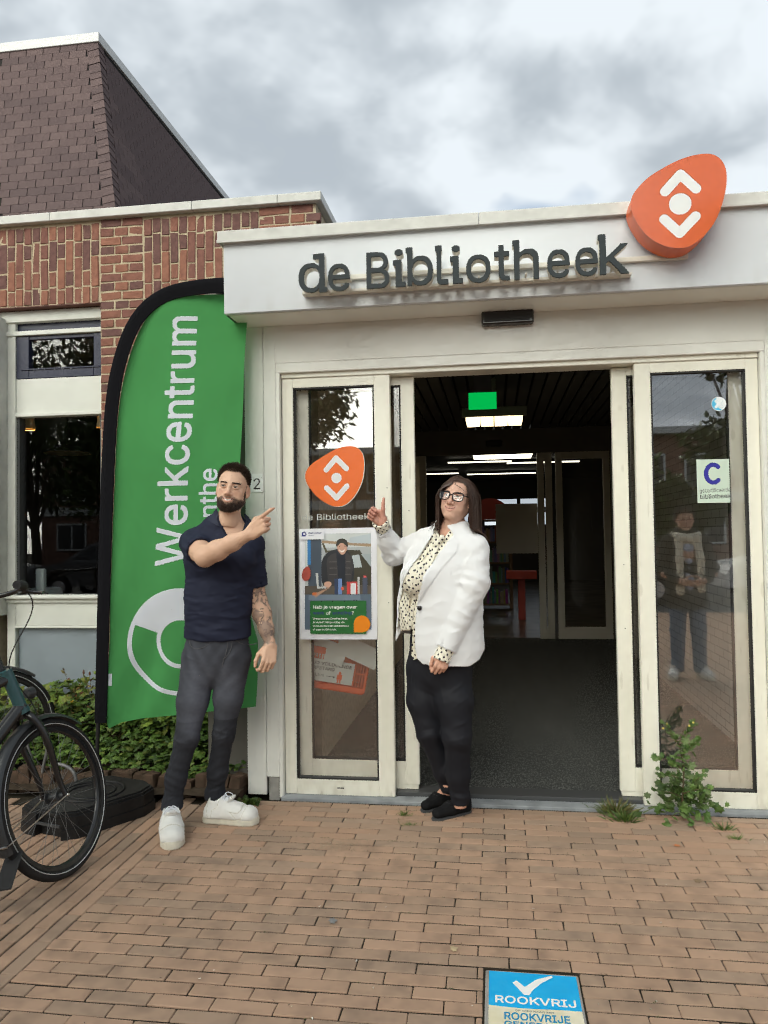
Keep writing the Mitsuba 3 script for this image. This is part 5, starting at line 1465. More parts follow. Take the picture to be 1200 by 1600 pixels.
def eyeball(e, gaze, M, iris, s):
    m = trimesh.creation.icosphere(4, 0.0128)
    d = m.vertices / 0.0128 @ unit(gaze)
    c = np.where((d > 0.85)[:, None], np.asarray(iris)[None], V(0.42, 0.38, 0.36)[None])
    c = np.where((d > 0.96)[:, None], V(0.005, 0.005, 0.005)[None], c)
    v = (m.vertices + V(e * 0.031, 0.0782, 0.0)) * s
    return xf(tm(v, m.faces), M), c


def grow(P, N, length, lean, seg, curl=0.0):
    """strands from roots P; lean: direction added to the normal"""
    pts = [P]
    d = N + lean
    d /= np.linalg.norm(d, axis=1, keepdims=True)
    L = (np.broadcast_to(length, (len(P),)) * hrng.uniform(0.7, 1.25, len(P)))[:, None] / seg
    for k in range(seg):
        d = d + hrng.normal(0, 0.10 + curl, d.shape) + lean * 0.25
        d /= np.linalg.norm(d, axis=1, keepdims=True)
        pts.append(pts[-1] + d * L)
    return np.stack(pts, 1)


def hand(s, o, ax, ay, az, k, curls, thumb, spread=(4, 1, -2, -5), thin=1.0):
    """adds a hand to a distance field. o: wrist, ax: along the hand, ay: thumb side, az: back of the hand"""
    ax, ay, az = unit(ax), unit(ay), unit(az)
    g = lambda x, y, z: o + k * (x * ax + y * ay + z * az)
    base = [(0.091, 0.026), (0.094, 0.006), (0.090, -0.014), (0.082, -0.031)]
    for x, y in base:
        s.cone(g(0.004, y * 0.62, 0), g(x - 0.004, y, 0.001), 0.0150 * k, 0.0112 * k, 0.010 * k)
    s.cone(g(0.03, -0.02, -0.008), g(0.075, -0.02, -0.006), 0.013 * k, 0.010 * k, 0.012 * k)
    s.cone(g(0.012, 0.018, -0.009), g(0.05, 0.036, -0.012), 0.0165 * k, 0.0125 * k, 0.014 * k)
    L = [(0.043, 0.026, 0.021), (0.047, 0.030, 0.022), (0.043, 0.028, 0.021), (0.034, 0.021, 0.019)]
    R = [(0.0095, 0.0086, 0.0080, 0.0066), (0.0097, 0.0088, 0.0081, 0.0067), (0.0092, 0.0083, 0.0077, 0.0063), (0.0082, 0.0074, 0.0068, 0.0056)]
    for f in range(4):
        p, th = g(base[f][0], base[f][1], 0.001), 0.0
        pts = [p]
        sp = math.radians(spread[f])
        for j in range(3):
            th += math.radians(curls[f][j])
            d = math.cos(th) * (math.cos(sp) * ax + math.sin(sp) * ay) - math.sin(th) * az
            p = p + k * L[f][j] * d
            pts.append(p)
        s.chain(pts, [r * k * thin for r in R[f]], 0.0022 * k)
    p = g(0.020, 0.026, -0.010)
    pts = [p]
    for j, ln in enumerate((0.042, 0.034, 0.028)):
        d = unit(thumb[j][0] * ax + thumb[j][1] * ay + thumb[j][2] * az)
        p = p + k * ln * d
        pts.append(p)
    s.chain(pts, [0.0135 * k, 0.0110 * k, 0.0098 * k, 0.0078 * k], 0.006 * k)


def front_map(s):
    """depth y of the front surface of a distance field, as a function of (x, z)"""
    ins = s.d < 0
    any_ = ins.any(1)
    i = np.argmax(ins, 1)
    i0 = np.maximum(i - 1, 0)
    a = np.take_along_axis(s.d, i0[:, None, :], 1)[:, 0]
    b = np.take_along_axis(s.d, i[:, None, :], 1)[:, 0]
    y = s.ax[1][i0] + s.h * np.clip(a / np.maximum(a - b, 1e-6), 0, 1)
    y = np.where(any_, y, np.nan)
    from scipy.ndimage import map_coordinates, distance_transform_edt
    idx = distance_transform_edt(~any_, return_distances=False, return_indices=True)
    y = y[tuple(idx)]

    def f(x, z):
        return map_coordinates(y, [(np.asarray(x) - s.lo[0]) / s.h, (np.asarray(z) - s.lo[2]) / s.h], order=1, mode='nearest')
    return f


def drape(poly, f, lift, thick, cell=0.006):
    """thin solid piece lying on the front surface f over a polygon in (x, z)"""
    from scipy.spatial import Delaunay
    x0, z0, x1, z1 = poly.bounds
    gx, gz = np.meshgrid(np.arange(x0, x1 + cell, cell), np.arange(z0, z1 + cell, cell))
    pts = np.stack([gx.ravel(), gz.ravel()], 1)
    pin = pts[shapely.contains(poly.buffer(-cell * 0.3), shapely.points(pts))]
    r_ = poly.exterior
    n_ = max(10, int(r_.length / cell))
    rim = np.array([r_.interpolate(t).coords[0] for t in np.linspace(0, r_.length, n_, endpoint=False)])
    P = np.vstack([rim, pin])
    tri = Delaunay(P).simplices
    tri = tri[shapely.contains(poly, shapely.points(P[tri].mean(1)))]
    a = P[tri]
    cw = ((a[:, 1, 0] - a[:, 0, 0]) * (a[:, 2, 1] - a[:, 0, 1]) - (a[:, 1, 1] - a[:, 0, 1]) * (a[:, 2, 0] - a[:, 0, 0])) < 0
    tri[cw] = tri[cw][:, ::-1]
    y = f(P[:, 0], P[:, 1])
    lift = lift(P) if callable(lift) else lift
    A = np.stack([P[:, 0], y - lift - thick, P[:, 1]], 1)
    B = np.stack([P[:, 0], y - lift, P[:, 1]], 1)
    n = len(P)
    i = np.arange(len(rim))
    j = (i + 1) % len(rim)
    side = np.vstack([np.stack([i, i + n, j], 1), np.stack([j, i + n, j + n], 1)])
    return tm(np.vstack([A, B]), np.vstack([tri, tri[:, ::-1] + n, side]))


def px_poly(*pts):
    return Polygon([(p[0], p[2]) for p in pts])


def folds(v, fx, fy, fz, seed, warp=1.0):
    """ridged noise stretched by direction: cloth folds, -1..1"""
    w = meshkit.fbm(v * 7 + seed, 2, seed)[:, None] * 0.25 * warp
    n = meshkit.fbm((v + w * V(0.3, 0.3, 0.3)) * V(fx, fy, fz) + seed * 3.1, 2, seed + 1)
    return 1 - np.abs(2 * n - 1) * 3.2


def crease(v, a, b, w, amp):
    """one soft ridge along a to b, with a dip beside it"""
    ba = b - a
    t = np.clip((v - a) @ ba / (ba @ ba), 0, 1)
    q = v - a - t[:, None] * ba
    d = np.linalg.norm(q * V(1, 0.35, 1), axis=1)
    return amp * np.sin(np.pi * np.clip((t * 0.9 + 0.05), 0, 1)) * (np.exp(-(d / w) ** 2) - 0.45 * np.exp(-(d / (2.2 * w)) ** 2))


def bands(v, o, d, freq, width, seed):
    """folds across direction d, centred on point o"""
    t = (v - o) @ unit(d)
    n = meshkit.noise(v * 9 + seed, seed)
    return np.sin(t * freq + n * 7) * np.exp(-(np.linalg.norm(v - o, axis=1) / width) ** 2)


def colored(v, base, amp, scale, seed):
    n = meshkit.fbm(v * scale, 3, seed)[:, None]
    return np.asarray(base) * (1 + amp * (2 * n - 1))


def sneaker(parent, M, sole_col=(0.60, 0.57, 0.48)):
    out = smooth_poly(V((0.0, 0.0), (0.012, 0.030), (0.06, 0.038), (0.13, 0.040), (0.20, 0.050), (0.255, 0.046), (0.295, 0.022), (0.303, -0.005), (0.285, -0.034), (0.24, -0.047), (0.17, -0.044), (0.10, -0.037), (0.05, -0.037), (0.012, -0.030)), 60)
    lay_ = []
    for z0, z1, off in ((0.0, 0.006, -0.004), (0.0061, 0.026, 0.0), (0.0261, 0.034, -0.0025)):
        m = extrude(out.buffer(off), z1 - z0)
        m.apply_translation((0, 0, z0))
        lay_.append(m)
    k = numbered(f'{parent}__shoe')
    s = SDF((-0.03, -0.07, 0.0), (0.32, 0.07, 0.16), 0.003)
    s.cone((0.245, 0, 0.040), (0.16, 0, 0.052), 0.040, 0.043, 0.02, flat=((0, 0, 1), 0.78))
    s.cone((0.19, 0.0, 0.055), (0.10, 0, 0.085), 0.036, 0.036, 0.025)
    s.cone((0.055, 0, 0.045), (0.065, 0, 0.098), 0.040, 0.034, 0.02)
    s.cone((0.05, 0, 0.045), (0.25, 0, 0.040), 0.040, 0.040, 0.02)
    s.cone((0.125, 0, 0.095), (0.16, 0, 0.12), 0.026, 0.020, 0.01, flat=((-0.6, 0, 0.8), 0.35))
    s.cone((0.065, 0, 0.09), (0.075, 0, 0.18), 0.027, 0.036, 0.004, op='s')
    s.plane((0, 0, 0.028), (0, 0, -1))
    m = s.mesh(2)
    v = m.vertices
    a = np.zeros(len(v))
    for pl in (Polygon([(0.215, 0.02), (0.33, 0.02), (0.33, 0.09), (0.245, 0.09)]), Polygon([(-0.05, 0.02), (0.045, 0.02), (0.035, 0.075), (0.03, 0.2), (-0.05, 0.2)]), Polygon([(0.06, 0.03), (0.20, 0.03), (0.17, 0.062), (0.105, 0.09), (0.065, 0.07)]), Polygon([(0.09, 0.075), (0.205, 0.060), (0.22, 0.075), (0.22, 0.10), (0.13, 0.14), (0.1, 0.12)])):
        a = np.maximum(a, in_poly(pl, v[:, [0, 2]], 0.004))
    m = displaced(m, 0.0032 * a + 0.0012 * (meshkit.fbm(v * 45, 2, 3) - 0.5))
    c = colored(v, (0.68, 0.675, 0.65), 0.10, 40, 4)
    c *= 1 - 0.6 * np.exp(-((a - 0.5) / 0.22) ** 2)[:, None] * V(0.6, 0.7, 0.9)
    put(k, xf(m, M), 'm_vertex', True, color=c)
    sm = cat(lay_)
    sm.merge_vertices()
    sc_ = colored(sm.vertices, sole_col, 0.35, 60, 9)
    part(k, 'sole', xf(sm, M), 'm_vertex', color=sc_)
    lc = []
    for i in range(6):
        x = 0.205 - i * 0.017
        zt = 0.083 + i * 0.0085
        for e in (1, -1):
            lc.append(tube(spline([(x, -e * 0.024, zt - 0.012), (x - 0.004, 0, zt + 0.004), (x - 0.012, e * 0.024, zt - 0.008)], 7), 0.0026, 5))
    lc += [tube(spline([(0.118, 0.0, 0.128), (0.14, e * 0.022, 0.134), (0.15, e * 0.034, 0.115), (0.13, e * 0.02, 0.118), (0.118, 0, 0.128)], 12), 0.0024, 5) for e in (1, -1)]
    part(k, 'laces', xf(cat(lc), M), mat('m_lace', (0.72, 0.74, 0.78), 0.7), True, kind='stuff')
    return k


# ------------------------------------------------------------------ man in the navy polo shirt
man = thing('person', 'bearded man in navy polo shirt and dark grey jeans pointing to the right', 'person')
SK, LIP, FLU = V(0.62, 0.40, 0.285), V(0.46, 0.20, 0.16), V(0.55, 0.27, 0.19)
Rm = rotm((0, 0, 1), -81 - 90) @ rotm((1, 0, 0), 4) @ rotm((0, 1, 0), -8)
hs = 0.985
eye_m = V(-1.3132, 3.7000, 1.7369)
Om = eye_m - Rm @ V(0, 0.088, 0) * hs
Mh = frame_M(Om, *(Rm.T))
hd = head_sdf(0.0, 0.0024, 1.0)
hm = hd.mesh(2)
v = hm.vertices
c, blend, front, zu, zd = face_colors(v, SK, LIP, FLU)
x, y, z = v.T
teeth = front & (z < zu - 0.0022) & (z > zd + 0.0040) & (np.abs(x) < 0.0205)
blend(teeth * 0.95, (0.72, 0.69, 0.64))
blend((front & (np.abs(z - zu + 0.0018) < 0.0011) & (np.abs(x) < 0.022)) * 0.8, (0.10, 0.04, 0.035))
blend(((np.abs(np.abs(x) - 0.0225) < 0.004) & (np.abs(z - (zu + zd) / 2) < 0.004) & front) * 0.8, (0.08, 0.03, 0.025))
jaw = sstep(-0.046, -0.060, z + 0.35 * np.maximum(np.abs(x) - 0.030, 0) - 0.55 * np.maximum(np.abs(x) - 0.052, 0))
side = sstep(0.062, 0.068, np.abs(x)) * sstep(0.008, 0.0, y - 0.012) * sstep(-0.012, -0.004, y) * (z < 0.02)
beard = np.maximum(jaw * (y > -0.022), side * (z > -0.07)) * sstep(-0.086, -0.074, z + 0.62 * np.clip(y, -0.02, 0.09))
mst = 0.8 * np.exp(-((z + 0.0560 - 2.0 * x * x) / 0.0034) ** 2) * (np.abs(x) < 0.036) * (y > 0.055)
beard = np.maximum(beard, mst)
beard *= 1 - np.exp(-((z - zd) / 0.0085) ** 2) * front
beard *= ~((np.abs(z - (zu + zd) / 2) < 0.0095) & front & (np.abs(x) < 0.024))
ear_ = (np.abs(x) > 0.0715) & (y < 0.012) & (y > -0.045) & (z < 0.030) & (z > -0.05)
beard = np.clip(beard, 0, 1) * ~ear_
blend(beard * 0.7, (0.06, 0.035, 0.024))
scalp = sstep(0.0, 0.010, z - (0.074 - 0.055 * np.clip((0.055 - y) / 0.05, 0, 1) - 0.052 * np.clip((0.010 - y) / 0.03, 0, 1)) - 0.012 * np.abs(x / 0.06) ** 2 * (y > 0.05)) * (np.abs(x) < 0.083)
back = (y < -0.035) & (z > -0.075) & (np.linalg.norm(v[:, :2] - V(0, -0.03), axis=1) > 0.057)
scalp = np.maximum(scalp, back * 1.0)
scalp *= ~ear_
blend(np.clip(scalp, 0, 1) * 0.75, (0.045, 0.030, 0.022))
brow = np.exp(-((z - (0.0190 + 0.05 * (np.abs(x) - 0.030) - 0.35 * np.maximum(np.abs(x) - 0.042, 0))) / 0.0024) ** 2) * sstep(0.010, 0.014, np.abs(x)) * sstep(0.052, 0.046, np.abs(x)) * (y > 0.05)
blend(brow * 0.7, (0.07, 0.042, 0.03))
blend(np.exp(-((x + 0.002) / 0.0018) ** 2 - ((z - 0.057) / 0.0018) ** 2) * (y > 0.05) * 0.5, (0.25, 0.10, 0.08))
head_mesh, head_col = xf(tm(v * hs, hm.faces), Mh), c

# arms with hands, neck and chest: bare skin
SH_R, EL_R, WR_R = V(-1.5589, 3.8400, 1.4560), V(-1.4061, 3.6000, 1.3879), V(-1.1518, 3.5300, 1.4969)
arm = SDF(np.minimum(SH_R, np.minimum(EL_R, WR_R)) - V(0.08, 0.10, 0.08), np.maximum(SH_R, np.maximum(EL_R, WR_R)) + V(0.26, 0.08, 0.12), 0.0030)
arm.chain([SH_R, SH_R * 0.45 + EL_R * 0.55, EL_R], [0.055, 0.058, 0.047], 0.02)
fa = WR_R - EL_R
arm.chain([EL_R, EL_R + 0.28 * fa, EL_R + 0.62 * fa, WR_R], [0.046, 0.0475, 0.038, 0.0265], 0.025)
arm.ell(EL_R + V(0.035, 0.01, 0.02), (0.045, 0.04, 0.035), k=0.03)
tip = V(-1.0103, 3.5000, 1.5806)
hx = unit(V(-1.0728, 3.5000, 1.5531) - WR_R)
hand(arm, WR_R, hx, V(-0.25, 0.05, 1.0) - hx * (V(-0.25, 0.05, 1.0) @ hx), V(0.05, -1, 0.12), 1.04,
     [(-4, 3, 3), (58, 95, 50), (66, 98, 50), (72, 98, 50)], [(0.75, 0.45, -0.5), (0.8, -0.15, -0.6), (0.6, -0.7, -0.4)], spread=(-4, 0, -1, -3))
am = arm.mesh(2)
av = am.vertices
ac = colored(av, SK * V(1.0, 0.98, 0.97), 0.08, 30, 2)
red = np.clip(1 - np.linalg.norm(av - tip, axis=1) / 0.10, 0, 1)[:, None] * 0.5
ac = ac * (1 - red) + FLU * V(1, 0.9, 0.9) * red

SH_L, EL_L, WR_L = V(-1.2500, 3.8400, 1.4454), V(-1.2244, 3.8800, 1.1446), V(-1.1433, 3.8200, 0.9279)
arl = SDF(np.minimum(SH_L, WR_L) - V(0.10, 0.14, 0.22), np.maximum(SH_L, EL_L) + V(0.14, 0.12, 0.08), 0.0032)
arl.chain([SH_L, SH_L * 0.4 + EL_L * 0.6, EL_L], [0.048, 0.043, 0.042], 0.02)
fl2 = WR_L - EL_L
arl.chain([EL_L, EL_L + 0.28 * fl2, EL_L + 0.65 * fl2, WR_L], [0.043, 0.047, 0.036, 0.0255], 0.025)
hx = unit(V(-1.1465, 3.7600, 0.8179) - WR_L)
ay_ = unit(V(-0.75, -0.65, 0.0) - hx * (V(-0.75, -0.65, 0.0) @ hx))
hand(arl, WR_L, hx, ay_, np.cross(ay_, hx), 1.02, [(38, 52, 30), (42, 60, 35), (46, 62, 35), (48, 60, 35)], [(0.8, 0.5, -0.4), (0.95, 0.1, -0.4), (0.9, -0.2, -0.45)])
al = arl.mesh(2)
lv = al.vertices
lc_ = colored(lv, SK * V(0.98, 0.95, 0.93), 0.08, 30, 2)
q_ = meshkit.fbm(lv * V(30, 30, 24) + 2.0, 4, 8)
q2 = meshkit.noise(lv * 62, 15)
ink_ = np.maximum(sstep(0.055, 0.015, np.abs(q_ - 0.5)), sstep(0.60, 0.72, q2) * 0.75)
ink_ = np.maximum(ink_, sstep(0.53, 0.60, meshkit.fbm(lv * V(16, 16, 12), 3, 31)) * 0.7)
tt_ = (lv - EL_L) @ unit(fl2)
zone = sstep(-0.07, -0.04, tt_) * sstep(np.linalg.norm(fl2) + 0.004, np.linalg.norm(fl2) - 0.012, tt_)
ink_ = (ink_ * 0.80 * zone)[:, None]
lc_ = lc_ * (1 - ink_) + V(0.055, 0.058, 0.066) * ink_

tor = SDF(V(-1.6654, 3.8200, 1.6183) - V(0, 0.25, 1.05), V(-1.1466, 3.8200, 1.6087) + V(0, 0.25, 0.12), 0.006)
NB = V(-1.3802, 3.8300, 1.5401)
tor.cone(NB - V(0, 0, 0.03), V(-1.4020, 3.8200, 1.3880), 0.105, 0.168, 0.05, flat=((0, 1, 0), 0.60))
tor.cone(V(-1.4020, 3.8200, 1.3880), V(-1.4212, 3.8300, 1.1824), 0.170, 0.150, 0.05, flat=((0, 1, 0), 0.62))
tor.cone(V(-1.4212, 3.8300, 1.1824), V(-1.4339, 3.8400, 0.9166), 0.150, 0.150, 0.05, flat=((0, 1, 0), 0.64))
tor.chain([SH_R, NB + V(0, 0, -0.01), SH_L], [0.05, 0.066, 0.05], 0.03)
tor.cone(NB, Om + Rm @ V(0, -0.03, -0.12), 0.062, 0.052, 0.03)
for h_, k_, a_ in ((V(-1.5245, 3.8400, 0.8829), V(-1.5599, 3.8000, 0.4792), V(-1.6574, 3.7800, 0.1018)), (V(-1.3479, 3.8500, 0.8893), V(-1.4065, 3.8500, 0.4864), V(-1.4844, 3.9200, 0.0991))):
    tor.chain([h_, k_, a_], [0.070, 0.042, 0.034], 0.03)
tmh = tor.mesh(2)
tc = colored(tmh.vertices, SK * V(1.0, 0.96, 0.94), 0.06, 25, 6)
body = cat(head_mesh, am, al, tmh)
put(f'{man}__body', body, 'm_skin', True, color=np.vstack([head_col, ac, lc_, tc]))
used[f'{man}__body'] = 0
for e in (-1, 1):
    em_, ec = eyeball(e, V(0.10, 1, 0.02), Mh, (0.06, 0.045, 0.03), hs)
    part(man, 'eye', em_, 'm_eye', True, color=ec)


def hair_on(parent, name, hmesh, mask, n, length, lean, seg, M, s_, col, r0=0.0007, r1=0.0004, kind='stuff'):
    P, N = sample_faces(hmesh, n, hrng, np.clip(mask, 0, 1) ** 2)
    ln = lean(P) if callable(lean) else np.asarray(lean, float)[None]
    S = grow(P - N * 0.001, N, length(P) if callable(length) else length, ln, seg)
    m = strands(S * s_, r0, r1)
    cc = np.repeat(np.asarray(col) * hrng.uniform(0.65, 1.4, (n, 1)), (seg + 1) * 3, 0)
    return part(parent, name, xf(m, M), 'm_hair', True, kind=kind, color=cc)


hair_on(man, 'hair', hm, scalp, 6500, lambda P: 0.010 + 0.014 * sstep(0.03, 0.10, P[:, 2]), lambda P: V(0, 0.35, 0.15) + np.stack([P[:, 0] * 4, P[:, 0] * 0, sstep(0.05, 0.1, P[:, 2]) * 0.25 - 0.3], 1), 3, Mh, hs, (0.052, 0.034, 0.025), 0.0008, 0.0004)
hair_on(man, 'beard', hm, beard, 7000, lambda P: 0.0028 + 0.0085 * sstep(-0.072, -0.100, P[:, 2]), lambda P: np.stack([P[:, 0] * 0, P[:, 0] * 0 + 0.15, P[:, 0] * 0 - 0.8], 1), 3, Mh, hs, (0.055, 0.032, 0.022), 0.0008, 0.0004)
hair_on(man, 'eyebrows', hm, brow, 420, 0.007, lambda P: np.stack([np.sign(P[:, 0]) * 1.2, P[:, 0] * 0 - 0.2, P[:, 0] * 0 + 0.25], 1), 2, Mh, hs, (0.045, 0.028, 0.02), 0.0006, 0.0003)

# polo shirt
ps = SDF(V(-1.6936, 3.8200, 1.6188) - V(0, 0.36, 0.78), V(-1.1194, 3.8200, 1.6082) + V(0, 0.26, 0.12), 0.005)
ps.cone(NB - V(0, 0, 0.035), V(-1.4020, 3.8200, 1.3880), 0.120, 0.186, 0.05, flat=((0, 1, 0), 0.62))
ps.cone(V(-1.4020, 3.8200, 1.3880), V(-1.4247, 3.8300, 1.1658), 0.186, 0.166, 0.05, flat=((0, 1, 0), 0.64))
ps.cone(V(-1.4247, 3.8300, 1.1658), V(-1.4339, 3.8400, 0.9166), 0.168, 0.176, 0.05, flat=((0, 1, 0), 0.68))
ps.chain([SH_R, NB + V(0, 0, -0.015), SH_L], [0.066, 0.076, 0.064], 0.035)
ps.ell(V(-1.4560, 3.7450, 1.3776), (0.085, 0.05, 0.07), k=0.05)
ps.ell(V(-1.2869, 3.7450, 1.3695), (0.085, 0.05, 0.07), k=0.05)
slr = SH_R * 0.40 + EL_R * 0.60
sll = SH_L * 0.26 + EL_L * 0.74
psl = SDF(ps.lo, ps.lo + ps.h * (ps.n - 1.5), ps.h)
psl.chain([SH_R, slr], [0.070, 0.073], 0.03)
psl.chain([SH_L, sll], [0.066, 0.056], 0.03)


def cut_end(s, c0, d, r, depth):
    """squares off the end of a sleeve at c0 and hollows it"""
    d = unit(d)
    s.fn(lambda p: np.maximum(np.linalg.norm((p - c0) - ((p - c0) @ d)[..., None] * d, axis=-1) - r * 1.7, -((p - c0) @ d)), c0 - 0.22, c0 + 0.22, 0.0, 's')
    s.cone(c0 - d * depth, c0 + d * 0.05, r, r, 0.0, 's')


cut_end(psl, slr + unit(EL_R - SH_R) * 0.012, EL_R - SH_R, 0.063, 0.03)
cut_end(psl, sll, EL_L - SH_L, 0.051, 0.03)
ps.d = smin(ps.d, psl.d, 0.022)
hem = V(-1.4187, 3.8000, 0.9650)
ps.plane(hem, (0.0, 0.10, -1.0), 0.004)
ps.cone(NB - V(0, 0, 0.02), NB + V(0, 0.01, 0.20), 0.058, 0.070, 0.008, 's')
vneck = px_poly(V(-1.4152, 3.7500, 1.6247), V(-1.3817, 3.7500, 1.5556), V(-1.3232, 3.7500, 1.4637), V(-1.2859, 3.7500, 1.4859), V(-1.2704, 3.7500, 1.5246), V(-1.2730, 3.7500, 1.6090))
front_cut = lambda pol, y1, soft=0.0: (lambda p: np.maximum(np.where(shapely.contains_xy(pol, p[..., 0], p[..., 2]), -0.01, 0.01), p[..., 1] - y1))
vb = vneck.bounds
ps.fn(front_cut(vneck, 3.84), V(vb[0] - 0.01, ps.lo[1], vb[1] - 0.01), V(vb[2] + 0.01, 3.86, vb[3] + 0.01), 0.0, 's')
pm = ps.mesh(3)
pv_ = pm.vertices
arm_near = np.exp(-(np.linalg.norm(pv_ - (SH_R + V(0.05, -0.05, -0.06)), axis=1) / 0.12) ** 2)
amp = 0.0030 * folds(pv_, 9, 9, 16, 3) + 0.0045 * arm_near * folds(pv_, 22, 22, 9, 8) + 0.0022 * bands(pv_, V(-1.4480, 3.7000, 1.0166), (0.15, 0, 1), 130, 0.12, 4) + 0.003 * folds(pv_, 5, 5, 26, 14) * np.exp(-((pv_[:, 2] - 1.10) / 0.16) ** 2) + 0.003 * bands(pv_, V(-1.2302, 3.7000, 1.1602), (0.7, 0, 1), 110, 0.12, 5) + 0.004 * bands(pv_, V(-1.2125, 3.7000, 1.2874), (0.8, 0, 0.6), 120, 0.10, 6) + 0.0035 * bands(pv_, V(-1.5123, 3.7000, 1.4344), (0.5, 0, 1), 140, 0.09, 7)
pm = displaced(pm, amp)
nav = V(0.0135, 0.0165, 0.036)
mat('m_polo', VC, 0.75, 0.25, weave, 0.0003)
sh = part(man, 'polo_shirt', pm, 'm_polo', True, color=colored(pv_, nav, 0.12, 25, 7))
fmap = front_map(ps)
col_l = px_poly(V(-1.4117, 3.7500, 1.6312), V(-1.4392, 3.7500, 1.5990), V(-1.4530, 3.7500, 1.5764), V(-1.4191, 3.7500, 1.5595), V(-1.3852, 3.7500, 1.5427), V(-1.3783, 3.7500, 1.5523), V(-1.3984, 3.7500, 1.5918))
col_r = px_poly(V(-1.2798, 3.7500, 1.5994), V(-1.2700, 3.7500, 1.5700), V(-1.2687, 3.7500, 1.5246), V(-1.2536, 3.7500, 1.5179), V(-1.2233, 3.7500, 1.5336), V(-1.2464, 3.7500, 1.5696))
mat('m_navy_cloth', (0.016, 0.020, 0.042), 0.8)
for cp in (col_l, col_r):
    part(sh, 'collar', drape(cp.buffer(0.004), fmap, 0.004, 0.004), 'm_navy_cloth', 30)
pk = px_poly(V(-1.3835, 3.7500, 1.5492), V(-1.3249, 3.7500, 1.4605), V(-1.3119, 3.7500, 1.4084), V(-1.2983, 3.7500, 1.4115), V(-1.3147, 3.7500, 1.4668), V(-1.3749, 3.7500, 1.5555))
part(sh, 'placket', drape(pk, fmap, 0.0015, 0.003), 'm_navy_cloth', 30)
for q in (V(-1.3549, 3.7500, 1.5145), V(-1.3299, 3.7500, 1.4768)):
    yb = float(fmap([q[0]], [q[2]])[0])
    part(sh, 'button', tm(trimesh.creation.icosphere(2, 0.0048).vertices * V(1, 0.4, 1) + V(q[0], yb - 0.006, q[2]), trimesh.creation.icosphere(2, 0.0048).faces), 'm_gasket', True)

# jeans
jn = SDF(V(-1.7749, 3.8200, 1.0006) - V(0, 0.28, 0.90), V(-1.1865, 3.8200, 1.0026) + V(0.0, 0.30, 0.05), 0.005)
jn.cone(V(-1.4333, 3.8400, 0.9993), V(-1.4376, 3.8400, 0.8902), 0.162, 0.168, 0.04, flat=((0, 1, 0), 0.66))
LEG_R = [V(-1.5243, 3.8300, 0.8514), V(-1.5553, 3.8000, 0.6428), V(-1.5752, 3.7700, 0.4638), V(-1.6349, 3.7700, 0.2581), V(-1.6586, 3.7750, 0.1164), V(-1.6658, 3.7750, 0.0708)]
LEG_L = [V(-1.3516, 3.8500, 0.8563), V(-1.3810, 3.8500, 0.6514), V(-1.4103, 3.8600, 0.4673), V(-1.4653, 3.9100, 0.2530), V(-1.4917, 3.9400, 0.1257), V(-1.5029, 3.9500, 0.0816)]
jn.chain(LEG_R, [0.096, 0.077, 0.057, 0.050, 0.0465, 0.0485], 0.03)
jn.chain(LEG_L, [0.090, 0.071, 0.054, 0.0505, 0.046, 0.048], 0.03)
jn.plane(LEG_R[-1] + V(0, 0, -0.012), (0, 0, -1))
jn.plane(V(-1.4330, 3.8400, 1.0324), (0, 0, 1))
for a_, b_ in ((LEG_R, 0.05), (LEG_L, 0.05)):
    d_ = unit(a_[-1] - a_[-2])
    jn.cone(a_[-1] - d_ * 0.03, a_[-1] + d_ * 0.08, 0.042, 0.044, 0.0, 's')
jm = jn.mesh(3)
jv = jm.vertices
ja = 0.0007 * folds(jv @ rotm((0, 1, 0), 30), 9, 9, 15, 5)
for a_, b_, w_, am_ in ((V(-1.4560, 3.7000, 0.8409), V(-1.5845, 3.7500, 0.8897), 0.008, 0.005), (V(-1.4429, 3.7000, 0.8028), V(-1.5630, 3.7300, 0.8026), 0.008, 0.004), (V(-1.3498, 3.7200, 0.8322), V(-1.2492, 3.7800, 0.8812), 0.008, 0.005), (V(-1.3568, 3.7200, 0.7939), V(-1.2635, 3.7800, 0.7906), 0.008, 0.004),
                        (V(-1.6203, 3.7000, 0.4619), V(-1.4885, 3.6900, 0.4360), 0.009, 0.006), (V(-1.6027, 3.6900, 0.4204), V(-1.5018, 3.6900, 0.4515), 0.008, 0.005), (V(-1.6040, 3.7100, 0.5171), V(-1.4854, 3.7000, 0.4904), 0.008, 0.004), (V(-1.4498, 3.8000, 0.4979), V(-1.3238, 3.7900, 0.4709), 0.009, 0.006), (V(-1.4434, 3.8000, 0.4396), V(-1.3373, 3.7900, 0.4770), 0.008, 0.005),
                        (V(-1.6987, 3.7200, 0.1980), V(-1.5791, 3.7100, 0.1798), 0.008, 0.006), (V(-1.6854, 3.7200, 0.1537), V(-1.5723, 3.7100, 0.1864), 0.007, 0.005), (V(-1.6667, 3.7100, 0.2439), V(-1.5653, 3.7100, 0.2280), 0.007, 0.003), (V(-1.5165, 3.8600, 0.2106), V(-1.4058, 3.8600, 0.1845), 0.008, 0.005), (V(-1.5248, 3.8800, 0.1510), V(-1.4131, 3.8800, 0.1745), 0.007, 0.005)):
    ja = ja + crease(jv, a_, b_, w_ * 0.9, am_ * 1.0)
ja = ja + 0.0018 * folds(jv, 6, 6, 20, 25) * np.clip(np.exp(-((jv[:, 2] - 0.47) / 0.10) ** 2) + np.exp(-((jv[:, 2] - 0.14) / 0.09) ** 2), 0, 1)
